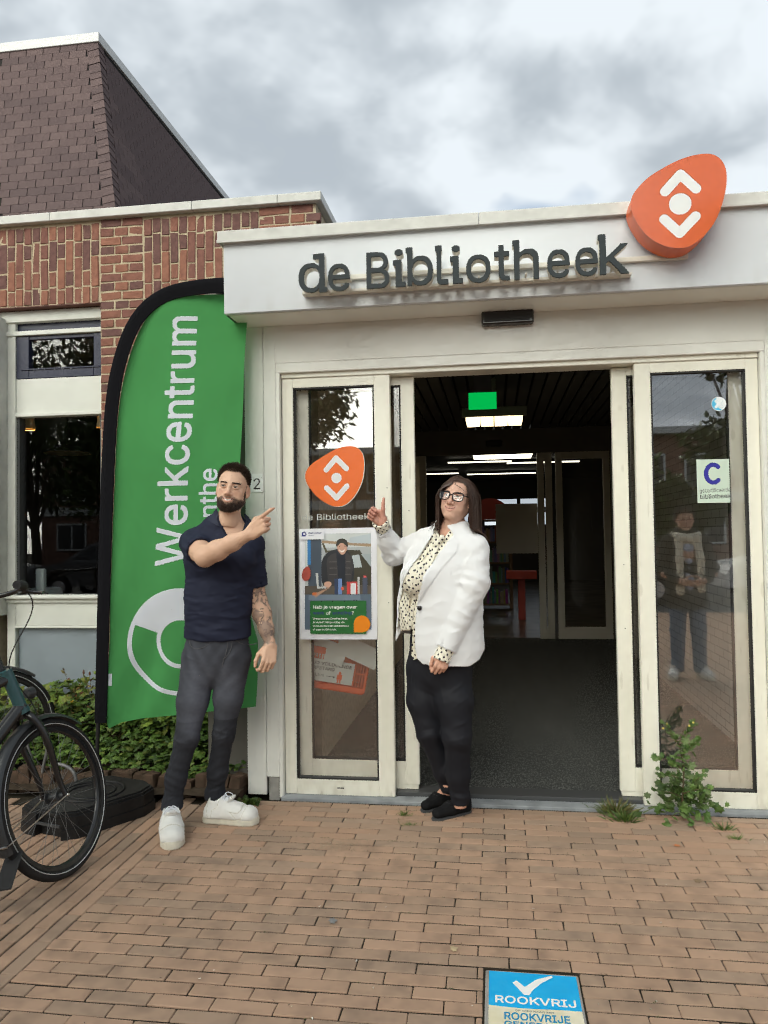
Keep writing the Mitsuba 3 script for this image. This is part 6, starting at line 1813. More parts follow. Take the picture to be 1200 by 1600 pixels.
for o_, f_, w_, a_, d_ in ((LEG_R[2], 95, 0.055, 0.0026, (0.5, 0, 1)), (LEG_L[2], 95, 0.055, 0.0026, (-0.5, 0, 1)), (LEG_R[4], 110, 0.055, 0.0014, (0.7, 0, 1)), (LEG_L[4], 110, 0.055, 0.0014, (-0.7, 0, 1)), (LEG_R[0], 110, 0.12, 0.005, (0.9, 0, 0.7)), (LEG_L[0], 110, 0.12, 0.005, (-0.9, 0, 0.7)), (LEG_R[3], 150, 0.09, 0.004, (0.5, 0, 1)), (LEG_L[3], 150, 0.09, 0.004, (-0.5, 0, 1))):
    ja = ja + 0.5 * a_ * bands(jv, o_ + V(0, -0.05, 0), d_, f_, w_, int(f_))
jm = displaced(jm, ja)
jc = colored(jv, (0.026, 0.0275, 0.034), 0.12, 90, 12)
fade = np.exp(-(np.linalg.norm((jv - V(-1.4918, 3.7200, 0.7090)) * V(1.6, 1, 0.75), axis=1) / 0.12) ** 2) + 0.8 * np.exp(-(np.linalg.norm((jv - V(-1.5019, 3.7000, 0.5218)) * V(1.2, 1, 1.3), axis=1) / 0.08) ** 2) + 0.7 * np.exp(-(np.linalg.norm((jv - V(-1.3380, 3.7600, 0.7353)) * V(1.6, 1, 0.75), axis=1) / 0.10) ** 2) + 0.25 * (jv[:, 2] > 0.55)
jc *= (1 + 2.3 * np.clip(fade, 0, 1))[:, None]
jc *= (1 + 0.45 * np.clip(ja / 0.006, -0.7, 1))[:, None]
mat('m_denim', VC, 0.85, 0.2, weave, 0.0004)
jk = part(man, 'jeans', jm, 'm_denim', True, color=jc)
jmap = front_map(jn)
mat('m_seam', (0.075, 0.075, 0.08), 0.9)
for pts in ([V(-1.5562, 3.7000, 0.9585), V(-1.5429, 3.7000, 0.9297), V(-1.4553, 3.7000, 0.9335), V(-1.4283, 3.7000, 0.9592)], [V(-1.3281, 3.7000, 0.9693), V(-1.3284, 3.7000, 0.9311), V(-1.3387, 3.7000, 0.8993), V(-1.3588, 3.7000, 0.8737)], [V(-1.3481, 3.7000, 0.9692), V(-1.3519, 3.7000, 0.9055), V(-1.3656, 3.7000, 0.8609), V(-1.3759, 3.7000, 0.8227)], [V(-1.3082, 3.7000, 0.9599), V(-1.2753, 3.7000, 0.9315), V(-1.2158, 3.7000, 0.9382)]):
    sp_ = spline(pts, 14)
    part(jk, 'seam', tube(np.stack([sp_[:, 0], jmap(sp_[:, 0], sp_[:, 2]) - 0.001, sp_[:, 2]], 1), 0.0022, 5), 'm_seam', True)
toe = V(-1.5391, 3.5072, 0.0000)
heel = V(-1.7327, 3.9102, 0.0000)
fx = unit((toe - heel) * V(1, 1, 0))
sneaker(man, frame_M(V(*(toe - fx * 0.300)[:2], 0.002), fx, np.cross(Z_, fx) * 1.2, Z_ * 1.06))
toe = V(-1.2522, 3.8788, 0.0000)
heel = V(-1.5349, 3.8850, 0.0000)
fx = unit((toe - heel) * V(1, 1, 0))
sneaker(man, frame_M(V(*(heel + fx * 0.0)[:2], 0.002), fx, np.cross(Z_, fx) * 1.15, Z_ * 1.06))

# ------------------------------------------------------------------ woman in the white blazer
wo = thing('person', 'woman in white blazer and dotted blouse with black glasses giving a thumbs up', 'person')
WS, WL, WF = V(0.585, 0.36, 0.27), V(0.52, 0.23, 0.20), V(0.59, 0.29, 0.235)
Rw = rotm((0, 0, 1), -104 - 90) @ rotm((1, 0, 0), 7) @ rotm((0, 1, 0), -10)
ws = 0.965
eye_w = V(-0.2125, 3.9500, 1.6772)
Ow = eye_w - Rw @ V(0, 0.088, 0) * ws
Mw = frame_M(Ow, *(Rw.T))
hw = head_sdf(1.0, 0.0024, 1.15)
hwm = hw.mesh(2)
v = hwm.vertices
c, blend, front, zu, zd = face_colors(v, WS, WL, WF)
x, y, z = v.T
blend(np.exp(-((z - (zu + zd) / 2 - 0.0004) / 0.0016) ** 2) * front * 0.8, (0.10, 0.03, 0.03))
browf = np.exp(-((z - (0.0225 - 9 * (np.abs(x) - 0.032) ** 2)) / 0.0024) ** 2) * sstep(0.012, 0.016, np.abs(x)) * sstep(0.052, 0.046, np.abs(x)) * (y > 0.05)
blend(browf * 0.6, (0.09, 0.05, 0.035))
sc = sstep(0.0, 0.012, z - 0.072 + 0.7 * np.clip(0.05 - y, 0, 0.2)) * (np.abs(x) < 0.078)
blend(np.clip(sc, 0, 1), (0.05, 0.028, 0.02))
wh_mesh, wh_col = xf(tm(v * ws, hwm.faces), Mw), c

SR, ER, WRR = V(-0.3586, 4.1300, 1.4476), V(-0.5531, 4.2000, 1.3755), V(-0.5945, 4.0600, 1.5299)
SL, EL, WL_ = V(-0.1087, 3.9800, 1.4029), V(-0.1071, 3.9300, 1.2352), V(-0.2623, 3.8800, 0.8799)
NBw = V(-0.2199, 4.0600, 1.4970)
ha = SDF(WRR - V(0.16, 0.12, 0.10), WRR + V(0.14, 0.12, 0.24), 0.0026)
ha.cone(ER * 0.4 + WRR * 0.6, WRR, 0.032, 0.025, 0.01)
ha.cone(WRR, V(-0.5861, 4.0400, 1.5534), 0.025, 0.024, 0.012)
hxd = unit(V(-0.74, -0.10, 0.62))
thd = V(0.62, -0.05, 0.75)
ayd = unit(thd - hxd * (thd @ hxd))
azd = np.cross(hxd, ayd)
WRH = V(-0.5861, 4.0400, 1.5534)
hand(ha, WRH, hxd, ayd, azd, 0.92, [(84, 100, 60), (88, 102, 60), (92, 102, 58), (96, 100, 56)], [(0.55, 0.75, -0.30), (0.62, 0.80, 0.02), (0.52, 0.85, 0.10)], spread=(1, 0, -1, -2))
ham = ha.mesh(2)
hac = colored(ham.vertices, WS * V(1.02, 0.95, 0.92), 0.08, 40, 3)
palm_d = np.clip((-(ham.vertices - WRR) @ azd) / 0.05, 0, 1)[:, None] * 0.55
hac = hac * (1 - palm_d) + V(0.54, 0.22, 0.18) * palm_d
hb = SDF(WL_ - V(0.14, 0.12, 0.20), WL_ + V(0.12, 0.12, 0.12), 0.0026)
hb.cone(EL * 0.25 + WL_ * 0.75, WL_, 0.034, 0.025, 0.01)
hxd = unit(V(-0.2904, 3.8500, 0.7954) - WL_)
ayd = unit(V(-0.95, -0.35, 0.0) - hxd * (V(-0.95, -0.35, 0.0) @ hxd))
azd = np.cross(ayd, hxd)
hand(hb, WL_ - hxd * 0.012, hxd, ayd, azd, 0.92, [(48, 85, 50), (55, 88, 50), (60, 88, 50), (62, 86, 50)], [(0.75, 0.45, -0.45), (0.95, -0.1, -0.35), (0.8, -0.3, -0.5)])
hbm = hb.mesh(2)
hbc = colored(hbm.vertices, WS * V(1.0, 0.90, 0.86), 0.10, 40, 3)

LR = [V(-0.3806, 4.1000, 0.7671), V(-0.3882, 4.0800, 0.6020), V(-0.3595, 4.0700, 0.4372), V(-0.2963, 4.1300, 0.2205), V(-0.2750, 4.1500, 0.1439), V(-0.2720, 4.1500, 0.1203)]
LL = [V(-0.2423, 4.0600, 0.7654), V(-0.2227, 4.0200, 0.6175), V(-0.2115, 4.0000, 0.4419), V(-0.2109, 4.0500, 0.2307), V(-0.2039, 4.0700, 0.1122), V(-0.2047, 4.0700, 0.0658)]
bw = SDF(V(-0.5816, 4.0500, 1.6047) - V(0, 0.30, 1.55), V(0.0090, 4.0500, 1.5937) + V(0, 0.30, 0.10), 0.006)
bw.cone(NBw, Ow + Rw @ V(0, -0.03, -0.12) * ws, 0.060, 0.052, 0.03)
bw.cone(NBw - V(0, 0, 0.04), V(-0.2673, 4.0600, 1.2784), 0.095, 0.150, 0.05, flat=((0.5, 0.86, 0), 0.66))
bw.cone(V(-0.2673, 4.0600, 1.2784), V(-0.2947, 4.0700, 0.8906), 0.155, 0.165, 0.05, flat=((0.5, 0.86, 0), 0.75))
bw.chain([SR, NBw - V(0, 0, 0.02), SL], [0.045, 0.06, 0.045], 0.03)
bw.chain([SR, ER, WRR], [0.042, 0.036, 0.026], 0.02)
bw.chain([SL, EL, WL_], [0.042, 0.036, 0.026], 0.02)
bw.chain(LR, [0.09, 0.075, 0.055, 0.045, 0.034, 0.033], 0.03)
bw.chain(LL, [0.09, 0.078, 0.058, 0.046, 0.034, 0.033], 0.03)
bwm = bw.mesh(2)
put(f'{wo}__body', cat(wh_mesh, ham, hbm, bwm), 'm_skin', True, color=np.vstack([wh_col, hac, hbc, colored(bwm.vertices, WS * V(1.02, 0.93, 0.90), 0.08, 30, 4)]))
used[f'{wo}__body'] = 0
for e in (-1, 1):
    em_, ec = eyeball(e, V(0.12, 1, 0.10), Mw, (0.05, 0.075, 0.06), ws)
    part(wo, 'eye', em_, 'm_eye', True, color=ec)
hair_on(wo, 'eyebrows', hwm, browf, 350, 0.006, lambda P: np.stack([np.sign(P[:, 0]) * 1.2, P[:, 0] * 0 - 0.2, P[:, 0] * 0 + 0.25], 1), 2, Mw, ws, (0.07, 0.04, 0.03), 0.0005, 0.0003)

# glasses
gl = f'{wo}__glasses'
used[gl] = 0
fr_ = []


def rrect(cx, e):
    pts = V((-0.0255, 0.0145), (-0.012, 0.0185), (0.010, 0.0185), (0.0265, 0.0155), (0.027, 0.004), (0.0225, -0.014), (0.012, -0.019), (-0.010, -0.019), (-0.0215, -0.014), (-0.0255, 0.002))
    P = np.array(smooth_poly(pts, 40).exterior.coords)[:-1]
    X = cx + e * P[:, 0]
    return np.stack([X, 0.1075 - 3.0 * X * X, P[:, 1] - 0.0035], 1)


lenses = []
for e in (-1, 1):
    rp = rrect(e * 0.0350, e) * V(1.04, 1, 1.08)
    fr_.append(tube(rp, 0.0032, 6, closed=True))
    cen = rp.mean(0)
    n_ = len(rp)
    lenses.append(tm(np.vstack([rp, cen]), [(i, (i + 1) % n_, n_) for i in range(n_)]))
    hx_ = e * 0.0605
    fr_.append(tube([(hx_, 0.0985, 0.009), (e * 0.0735, 0.085, 0.009), (e * 0.0815, 0.03, 0.008), (e * 0.0825, -0.015, 0.006)], [0.0032, 0.003, 0.0022, 0.002], 6))
fr_.append(tube([(-0.0105, 0.1075, 0.004), (0, 0.1095, 0.0055), (0.0105, 0.1075, 0.004)], 0.0026, 6))
gm = cat(fr_)
put(gl, xf(tm(gm.vertices * ws, gm.faces), Mw), 'm_black_gloss', 40)
for l_ in lenses:
    part(gl, 'lens', xf(tm(l_.vertices * ws, l_.faces), Mw), 'm_glass', False)

# long brown hair: strands fall from a parting and slide over head, neck and shoulders
NS = 6000
part_x = -0.018
u = hrng.random(NS)
sgn = np.where(hrng.random(NS) < 0.52, 1.0, -1.0)
yy = 0.055 - 0.150 * u
Pl = np.stack([part_x + sgn * np.abs(hrng.normal(0, 0.012, NS)), yy, np.zeros(NS)], 1)
low = hrng.random(NS) < 0.5
az_ = hrng.uniform(0.45, np.pi - 0.0, NS)
Pl[low, 0] = (sgn * 0.075 * np.sin(az_))[low]
Pl[low, 1] = (-0.012 + 0.09 * np.cos(az_) * np.where(np.cos(az_) > 0, 0.55, 1.0))[low]
ce, re_ = V(0, -0.014, 0.028), V(0.0805, 0.102, 0.0925)
zz = np.sqrt(np.clip(1 - ((Pl[:, 0] - ce[0]) / re_[0]) ** 2 - ((Pl[:, 1] - ce[1]) / re_[1]) ** 2, 0.0, 1))
Pl[:, 2] = ce[2] + re_[2] * zz
Pl[low, 2] = np.minimum(Pl[low, 2], hrng.uniform(0.02, 0.09, NS)[low])
steps = 30
Pw = (Pl * ws) @ Rw.T + Ow
lay = hrng.uniform(0.0, 0.009, NS)
Lt = hrng.normal(0.295, 0.034, NS) - 0.055 * (low)
Rwi = Rw
pts = [Pw]
dirn = (np.stack([sgn * 1.0, np.where(Pl[:, 1] > 0.03, 0.05, -0.25), np.full(NS, 0.10)], 1)) @ Rw.T
dirn /= np.linalg.norm(dirn, axis=1, keepdims=True)
bfun = [(NBw - V(0, 0, 0.04), V(-0.2673, 4.0600, 1.2784), 0.125, 0.185), (SR, NBw, 0.085, 0.075), (NBw, SL, 0.075, 0.092), (NBw, Ow + Rw @ V(0, -0.03, -0.11) * ws, 0.056, 0.050)]
cur = Pw.copy()
wav = hrng.normal(0, 1, (NS, 3))
for k_ in range(steps):
    g_ = V(0, 0, -1.0)
    t_ = min(1, 0.22 + k_ / 9)
    dirn = dirn * (1 - 0.6 * t_) + g_ * 0.6 * t_ + wav * 0.002 * math.sin(k_ * 0.7)
    dirn /= np.linalg.norm(dirn, axis=1, keepdims=True)
    new = cur + dirn * (Lt / steps)[:, None]
    for _ in range(2):
        q = (new - Ow) @ Rwi / ws - ce
        r2 = re_ + lay[:, None]
        d_ = np.linalg.norm(q / r2, axis=1)
        ins_ = (d_ < 1) & (d_ > 1e-6)
        new[ins_] = (((q / d_[:, None])[ins_] + ce) * ws) @ Rw.T + Ow
        # keep the face free: strands beside the face stay outside a face capsule
        qf = (new - Ow) @ Rwi / ws
        hw_ = 0.072 - 0.015 * sstep(-0.03, -0.10, qf[:, 2]) + lay * 0.5
        fc = np.stack([qf[:, 0] / hw_, (qf[:, 1] - 0.055) / 0.085], 1)
        inf = (np.linalg.norm(fc, axis=1) < 1) & (qf[:, 2] < 0.05) & (qf[:, 2] > -0.14)
        qf[inf, 0] = np.where(qf[inf, 0] < 0, -1, 1) * hw_[inf] * np.sqrt(np.clip(1 - fc[inf, 1] ** 2, 0, 1))
        new[inf] = (qf[inf] * ws) @ Rw.T + Ow
        for a_, b_, ra, rb in bfun:
            ba = b_ - a_
            t = np.clip((new - a_) @ ba / (ba @ ba), 0, 1)
            dd = new - a_ - t[:, None] * ba
            if ra > 0.1:
                fl_ax = unit((0.5, 0.86, 0))
                comp = (dd @ fl_ax)[:, None] * fl_ax
                dm = np.linalg.norm(dd + comp * (1 / 0.72 - 1), axis=1)
            else:
                dm = np.linalg.norm(dd, axis=1)
            R_ = ra + (rb - ra) * t + lay * 0.5
            ins_ = dm < R_
            new[ins_] += (dd / (dm[:, None] + 1e-9) * (R_ - dm)[:, None])[ins_]
    cur = new
    pts.append(cur)
S = np.stack(pts, 1)
for _ in range(5):
    S[:, 1:-1] = (S[:, :-2] + 2 * S[:, 1:-1] + S[:, 2:]) / 4
Ax0, Ax1 = NBw - V(0, 0, 0.1), Ow + V(0, 0, 0.05)


def ribbons(P, w0, w1):
    """narrow hair bands that lie flat on the head and shoulders"""
    n, m, _ = P.shape
    t = np.gradient(P, axis=1)
    t /= np.linalg.norm(t, axis=2, keepdims=True) + 1e-9
    ba = Ax1 - Ax0
    k = np.clip((P - Ax0) @ ba / (ba @ ba), 0, 1)
    o = P - Ax0 - k[..., None] * ba
    o /= np.linalg.norm(o, axis=2, keepdims=True) + 1e-9
    b = np.cross(t, o)
    b /= np.linalg.norm(b, axis=2, keepdims=True) + 1e-9
    w = (w0 + (w1 - w0) * np.linspace(0, 1, m) ** 3)[None, :, None]
    v = np.stack([P - b * w, P + o * w * 0.5, P + b * w], 2).reshape(-1, 3)
    i, j, q = np.meshgrid(np.arange(n), np.arange(m - 1), np.arange(2), indexing='ij')
    A, B = (i * m + j) * 3 + q, (i * m + j) * 3 + q + 1
    C, D = A + 4, A + 3
    return tm(v, np.vstack([np.stack([A, B, C], -1).reshape(-1, 3), np.stack([A, C, D], -1).reshape(-1, 3)]))


cl = meshkit.noise(Pl * 95, 7)[:, None] * 0.7 + meshkit.noise(Pl * 40, 9)[:, None] * 0.5
hcol = V(0.050, 0.028, 0.021) * (0.45 + 0.95 * cl) * hrng.uniform(0.9, 1.1, (NS, 1))
along = np.linspace(0.85, 1.25, steps + 1)[None, :, None]
hc3 = np.repeat((hcol[:, None] * along).reshape(-1, 3), 3, 0)
part(wo, 'hair', ribbons(S, 0.0017, 0.0006), 'm_hair', True, kind='stuff', color=hc3)

# blouse
def dot_fn(p, n, uv):
    a, b = uv.x / 0.033, uv.y / 0.017
    r = dr.floor(b)
    a = a + 0.5 * (r - 2 * dr.floor(r / 2)) + 0.25 * mikit.cell_rand(r)
    d = dr.sqrt(dr.square((a - dr.floor(a) - 0.5) * 0.033) + dr.square((b - r - 0.5) * 0.017))
    return mx((0.74, 0.70, 0.585), (0.012, 0.012, 0.02), mikit.smoothstep(0.0060, 0.0050, d))


dots = mikit.proc(dot_fn)


def wrap_uv(v, c, d=(0, 0, 1), r=0.2):
    d = unit(d)
    e1 = unit(np.cross(d, V(0.2, 0.9, 0.1)))
    e2 = np.cross(d, e1)
    q = v - c
    return np.stack([np.arctan2(q @ e2, q @ e1) * r, q @ d], 1)


mat('m_dotted', dots, 0.6, 0.4)
bl = SDF(V(-0.5954, 4.0500, 1.6049) - V(0, 0.34, 0.72), V(0.0090, 4.0500, 1.5937) + V(0, 0.30, 0.06), 0.005)
TOR = [(V(-0.2339, 4.0600, 1.4635), 0.105), (V(-0.2807, 4.0600, 1.2853), 0.197), (V(-0.3041, 4.0600, 1.0935), 0.212), (V(-0.3076, 4.0700, 0.9242), 0.214)]
FA = unit((0.45, 0.89, 0))
for (a_, ra), (b_, rb) in zip(TOR[:-1], TOR[1:]):
    bl.cone(a_, b_, ra - 0.002, rb - 0.004, 0.05, flat=(FA, 0.72))
bl.ell(V(-0.3980, 3.9400, 1.2526), (0.085, 0.075, 0.085), k=0.06)
bl.cone(NBw - V(0, 0, 0.02), NBw + V(0.0, 0, 0.035), 0.078, 0.066, 0.03)
bl.cone(NBw + V(-0.025, -0.03, -0.03), NBw + V(-0.01, -0.0, 0.20), 0.050, 0.066, 0.008, 's')
bl.plane(V(-0.4991, 4.0000, 0.9727), (0.30, 0.0, -1.0), 0.004)
blm = bl.mesh(3)
bv = blm.vertices
blm = displaced(blm, 0.004 * folds(bv, 24, 24, 6, 2) + 0.003 * bands(bv, V(-0.4743, 3.9500, 1.1041), (1, 0, 0.2), 150, 0.2, 3))
bk_ = part(wo, 'blouse', blm, 'm_dotted', True, uv=wrap_uv(bv, V(-0.2839, 4.1000, 1.2595), r=0.19))
for (a_, b_, r0, r1) in ((ER * 0.10 + WRR * 0.90, WRR + unit(WRR - ER) * 0.035, 0.034, 0.046), (EL * 0.12 + WL_ * 0.88, WL_ + unit(WL_ - EL) * 0.035, 0.041, 0.044)):
    cf = SDF(np.minimum(a_, b_) - 0.09, np.maximum(a_, b_) + 0.09, 0.004)
    d_ = unit(b_ - a_)
    cf.cone(a_, b_, r0, r1, 0.0)
    cf.plane(b_, d_)
    cf.cone(a_ + d_ * 0.015, b_ + d_ * 0.05, r0 - 0.008, r1 - 0.004, 0.0, 's')
    cm = cf.mesh(2)
    part(bk_, 'cuff', displaced(cm, 0.003 * folds(cm.vertices, 30, 30, 14, 5)), 'm_dotted', True, uv=wrap_uv(cm.vertices, a_, d_, 0.045))
blmap = front_map(bl)
tie1 = px_poly(V(-0.3029, 3.9000, 1.4457), V(-0.2803, 3.9000, 1.4324), V(-0.3415, 3.9000, 1.2708), V(-0.3707, 3.9000, 1.0764), V(-0.3928, 3.9000, 0.9146), V(-0.4037, 3.9000, 0.8466), V(-0.4300, 3.9000, 0.8302), V(-0.4427, 3.9000, 0.8560), V(-0.4164, 3.9000, 1.0764), V(-0.3807, 3.9000, 1.2710))
tm1 = drape(tie1, blmap, 0.007, 0.004)
part(bk_, 'tie', tm1, 'm_dotted', True, uv=tm1.vertices[:, [0, 2]])
tie2 = px_poly(V(-0.3127, 3.9000, 1.4393), V(-0.2869, 3.9000, 1.4260), V(-0.3606, 3.9000, 1.3034), V(-0.4088, 3.9000, 1.1413), V(-0.4373, 3.9000, 0.9953), V(-0.4632, 3.9000, 1.0114), V(-0.4345, 3.9000, 1.1738), V(-0.3796, 3.9000, 1.3360))
tm1 = drape(tie2, blmap, 0.004, 0.003)
part(bk_, 'tie', tm1, 'm_dotted', True, uv=tm1.vertices[:, [0, 2]] + V(0.011, 0.005))
kn = V(-0.2989, 3.9300, 1.4290)
kn[1] = float(blmap([kn[0]], [kn[2]])[0]) - 0.006
ks = SDF(kn - 0.06, kn + 0.06, 0.003)
ks.ell(kn, (0.020, 0.016, 0.017), k=0.01)
ks.cone(kn, kn + V(0.03, 0.0, 0.035), 0.012, 0.016, 0.01)
ks.cone(kn, kn + V(-0.012, 0.01, 0.04), 0.010, 0.014, 0.01)
kmm = ks.mesh(2)
part(bk_, 'knot', kmm, 'm_dotted', True, uv=kmm.vertices[:, [0, 2]])

# blazer
bz = SDF(V(-0.6680, 4.0500, 1.6063) - V(0, 0.38, 0.86), V(0.0420, 4.0500, 1.5931) + V(0.0, 0.32, 0.06), 0.0055)
TB = [(V(-0.2271, 4.0600, 1.4701), 0.118), (V(-0.2738, 4.0600, 1.2953), 0.213), (V(-0.2937, 4.0600, 1.1103), 0.228), (V(-0.3009, 4.0700, 0.9242), 0.236), (V(-0.2891, 4.0700, 0.8235), 0.232)]
for (a_, ra), (b_, rb) in zip(TB[:-1], TB[1:]):
    bz.cone(a_, b_, ra, rb, 0.05, flat=(FA, 0.74))
bz.ell(V(-0.3980, 3.9400, 1.2526), (0.095, 0.085, 0.095), k=0.06)
bz.chain([SR, NBw - V(0, 0, 0.03), SL], [0.066, 0.072, 0.074], 0.04)
fw = lambda a_, b_, t: a_ + (b_ - a_) * t
wr_end, wl_end = fw(ER, WRR, 0.92), fw(EL, WL_, 0.93)
bzs = SDF(bz.lo, bz.lo + bz.h * (bz.n - 1.5), bz.h)
bzs.chain([SR, ER], [0.070, 0.060], 0.035)
bzs.chain([ER, fw(ER, WRR, 0.5), wr_end], [0.060, 0.052, 0.043], 0.03)
sleeve_l = [(SL, 0.078), (EL, 0.076), (fw(EL, WL_, 0.5), 0.060), (wl_end, 0.052)]
for (a_, ra), (b_, rb) in zip(sleeve_l[:-1], sleeve_l[1:]):
    bzs.cone(a_, b_, ra, rb, 0.018)
cut_end(bzs, wr_end, WRR - ER, 0.040, 0.03)
cut_end(bzs, wl_end, WL_ - EL, 0.046, 0.03)
hemp = px_poly(V(-0.5861, 4.0000, 0.7989), V(-0.5163, 4.0000, 0.9493), V(-0.4226, 4.0000, 0.9198), V(-0.4070, 4.0000, 0.8536), V(-0.3741, 4.0000, 0.8208), V(-0.2845, 4.0000, 0.8117), V(-0.1361, 4.0000, 0.8164), V(-0.0866, 4.0000, 0.8398), V(-0.0528, 4.0000, 0.9023), V(0.0450, 4.0000, 0.9192), V(0.0392, 4.0000, 0.6099), V(-0.5890, 4.0000, 0.5992))
hb_ = hemp.bounds
bz.fn(front_cut(hemp, 9.0), V(hb_[0], bz.lo[1], hb_[1]), V(hb_[2], bz.lo[1] + 0.8, hb_[3]), 0.0, 's')
opn = px_poly(V(-0.2816, 3.9500, 1.5700), V(-0.2077, 3.9500, 1.4767), V(-0.2714, 3.9500, 1.3922), V(-0.3591, 3.9500, 1.2682), V(-0.3926, 3.9500, 1.1369), V(-0.4015, 3.9500, 1.0975), V(-0.4131, 3.9500, 0.9892), V(-0.4113, 3.9500, 0.8909), V(-0.3963, 3.9500, 0.7929), V(-0.5857, 3.9500, 0.7909), V(-0.5830, 3.9500, 0.9787), V(-0.5194, 3.9500, 0.9888), V(-0.5076, 3.9500, 1.1041), V(-0.4829, 3.9500, 1.1964), V(-0.4382, 3.9500, 1.2918), V(-0.3635, 3.9500, 1.4064), V(-0.3161, 3.9500, 1.4783), V(-0.3051, 3.9500, 1.5473)).buffer(0.008).buffer(-0.008)
ob = opn.bounds
bz.fn(front_cut(opn, 4.12), V(ob[0] - 0.01, bz.lo[1], ob[1] - 0.01), V(ob[2] + 0.01, 4.13, ob[3] + 0.01), 0.0, 's')
bz.cone(NBw - V(0, 0, 0.04), NBw + V(0, 0, 0.2), 0.070, 0.085, 0.01, 's')
# hollow out so that the blouse stands clear behind the front edges
for (a_, ra), (b_, rb) in zip(TB[:-1], TB[1:]):
    bz.cone(a_, b_, ra - 0.012, rb - 0.012, 0.0, 's', flat=(FA, 0.735))
bz.ell(V(-0.3980, 3.9400, 1.2526), (0.083, 0.073, 0.083), k=0.02, op='s')
bz.d = smin(bz.d, bzs.d, 0.014)
zm = bz.mesh(3)
zv = zm.vertices
sd_ = np.minimum(np.linalg.norm(zv - EL, axis=1), np.linalg.norm(zv - ER, axis=1))
za = 0.0022 * folds(zv, 8, 8, 12, 4) + 0.0035 * folds(zv, 11, 11, 24, 34) * np.exp(-(sd_ / 0.13) ** 2)
for o_, d_, f_, w_, a_ in ((ER + V(0.02, -0.03, 0.02), (0.8, 0, 0.5), 140, 0.07, 0.0045), (fw(ER, WRR, 0.6), (0.3, 0, 1), 170, 0.055, 0.003), (EL + V(-0.01, -0.06, -0.02), (0.45, 0, 1), 90, 0.085, 0.0045), (fw(EL, WL_, 0.5) + V(0, -0.05, 0), (0.35, 0, 1), 95, 0.08, 0.0032), (SL + V(0, -0.05, -0.02), (-0.3, 0, 1), 90, 0.10, 0.003), (V(-0.0970, 3.9500, 1.1038), (0.2, 0, 1), 80, 0.08, 0.003), (SR, (1, 0, 0.4), 140, 0.08, 0.004)):
    za = za + a_ * bands(zv, o_, d_, f_, w_, int(f_))
for a_, b_, w_, am_ in ((V(-0.0557, 3.9000, 1.2111), V(-0.1670, 3.8600, 1.1570), 0.010, 0.007), (V(-0.0723, 3.9000, 1.1727), V(-0.1865, 3.8500, 1.1071), 0.009, 0.006), (V(-0.0387, 3.9000, 1.2687), V(-0.1248, 3.8700, 1.2262), 0.010, 0.005), (V(-0.1242, 3.8600, 1.0648), V(-0.1991, 3.8500, 1.1134), 0.008, 0.004), (V(-0.1693, 3.8500, 1.0024), V(-0.2382, 3.8300, 0.9888), 0.008, 0.004), (V(-0.5224, 4.1000, 1.3916), V(-0.4542, 4.1000, 1.3291), 0.009, 0.006), (V(-0.5522, 4.1200, 1.4329), V(-0.4878, 4.1000, 1.3912), 0.008, 0.005), (V(-0.5911, 4.1000, 1.4509), V(-0.5255, 4.0800, 1.4742), 0.008, 0.004), (V(-0.3786, 3.8500, 1.0976), V(-0.2680, 3.8400, 1.1462), 0.012, 0.004), (V(-0.1067, 3.9000, 1.3980), V(-0.1653, 3.8800, 1.3028), 0.010, 0.004)):
    za = za + crease(zv, a_, b_, w_, am_)
lap = px_poly(V(-0.2077, 3.9500, 1.4767), V(-0.2714, 3.9500, 1.3922), V(-0.3591, 3.9500, 1.2682), V(-0.3943, 3.9500, 1.1303), V(-0.3468, 3.9500, 1.2090), V(-0.2728, 3.9500, 1.3069), V(-0.1961, 3.9500, 1.3914), V(-0.1856, 3.9500, 1.4306)).buffer(0.004)
za = za + 0.005 * in_poly(lap, zv[:, [0, 2]], 0.006) * (zv[:, 1] < 4.02)
zm = displaced(zm, za)
mat('m_blazer', (0.70, 0.705, 0.72), 0.8, 0.25, weave, 0.00025)
zk = part(wo, 'blazer', zm, 'm_blazer', True)
zmap = front_map(bz)
bp = V(-0.3848, 3.9000, 1.1088)
bp[1] = float(zmap([bp[0] + 0.012], [bp[2]])[0]) - 0.005
bt_ = trimesh.creation.icosphere(2, 0.0125)
part(zk, 'button', tm(bt_.vertices * V(1, 0.4, 1) + bp, bt_.faces), 'm_black_gloss', True)
sp_ = spline([V(-0.2034, 3.9000, 1.3862), V(-0.2177, 3.9000, 1.3022), V(-0.2328, 3.9000, 1.1732), V(-0.2409, 3.9000, 1.0764)], 20)
part(zk, 'seam', tube(np.stack([sp_[:, 0], zmap(sp_[:, 0], sp_[:, 2]) + 0.0005, sp_[:, 2]], 1), 0.0016, 5), 'm_blazer', True)

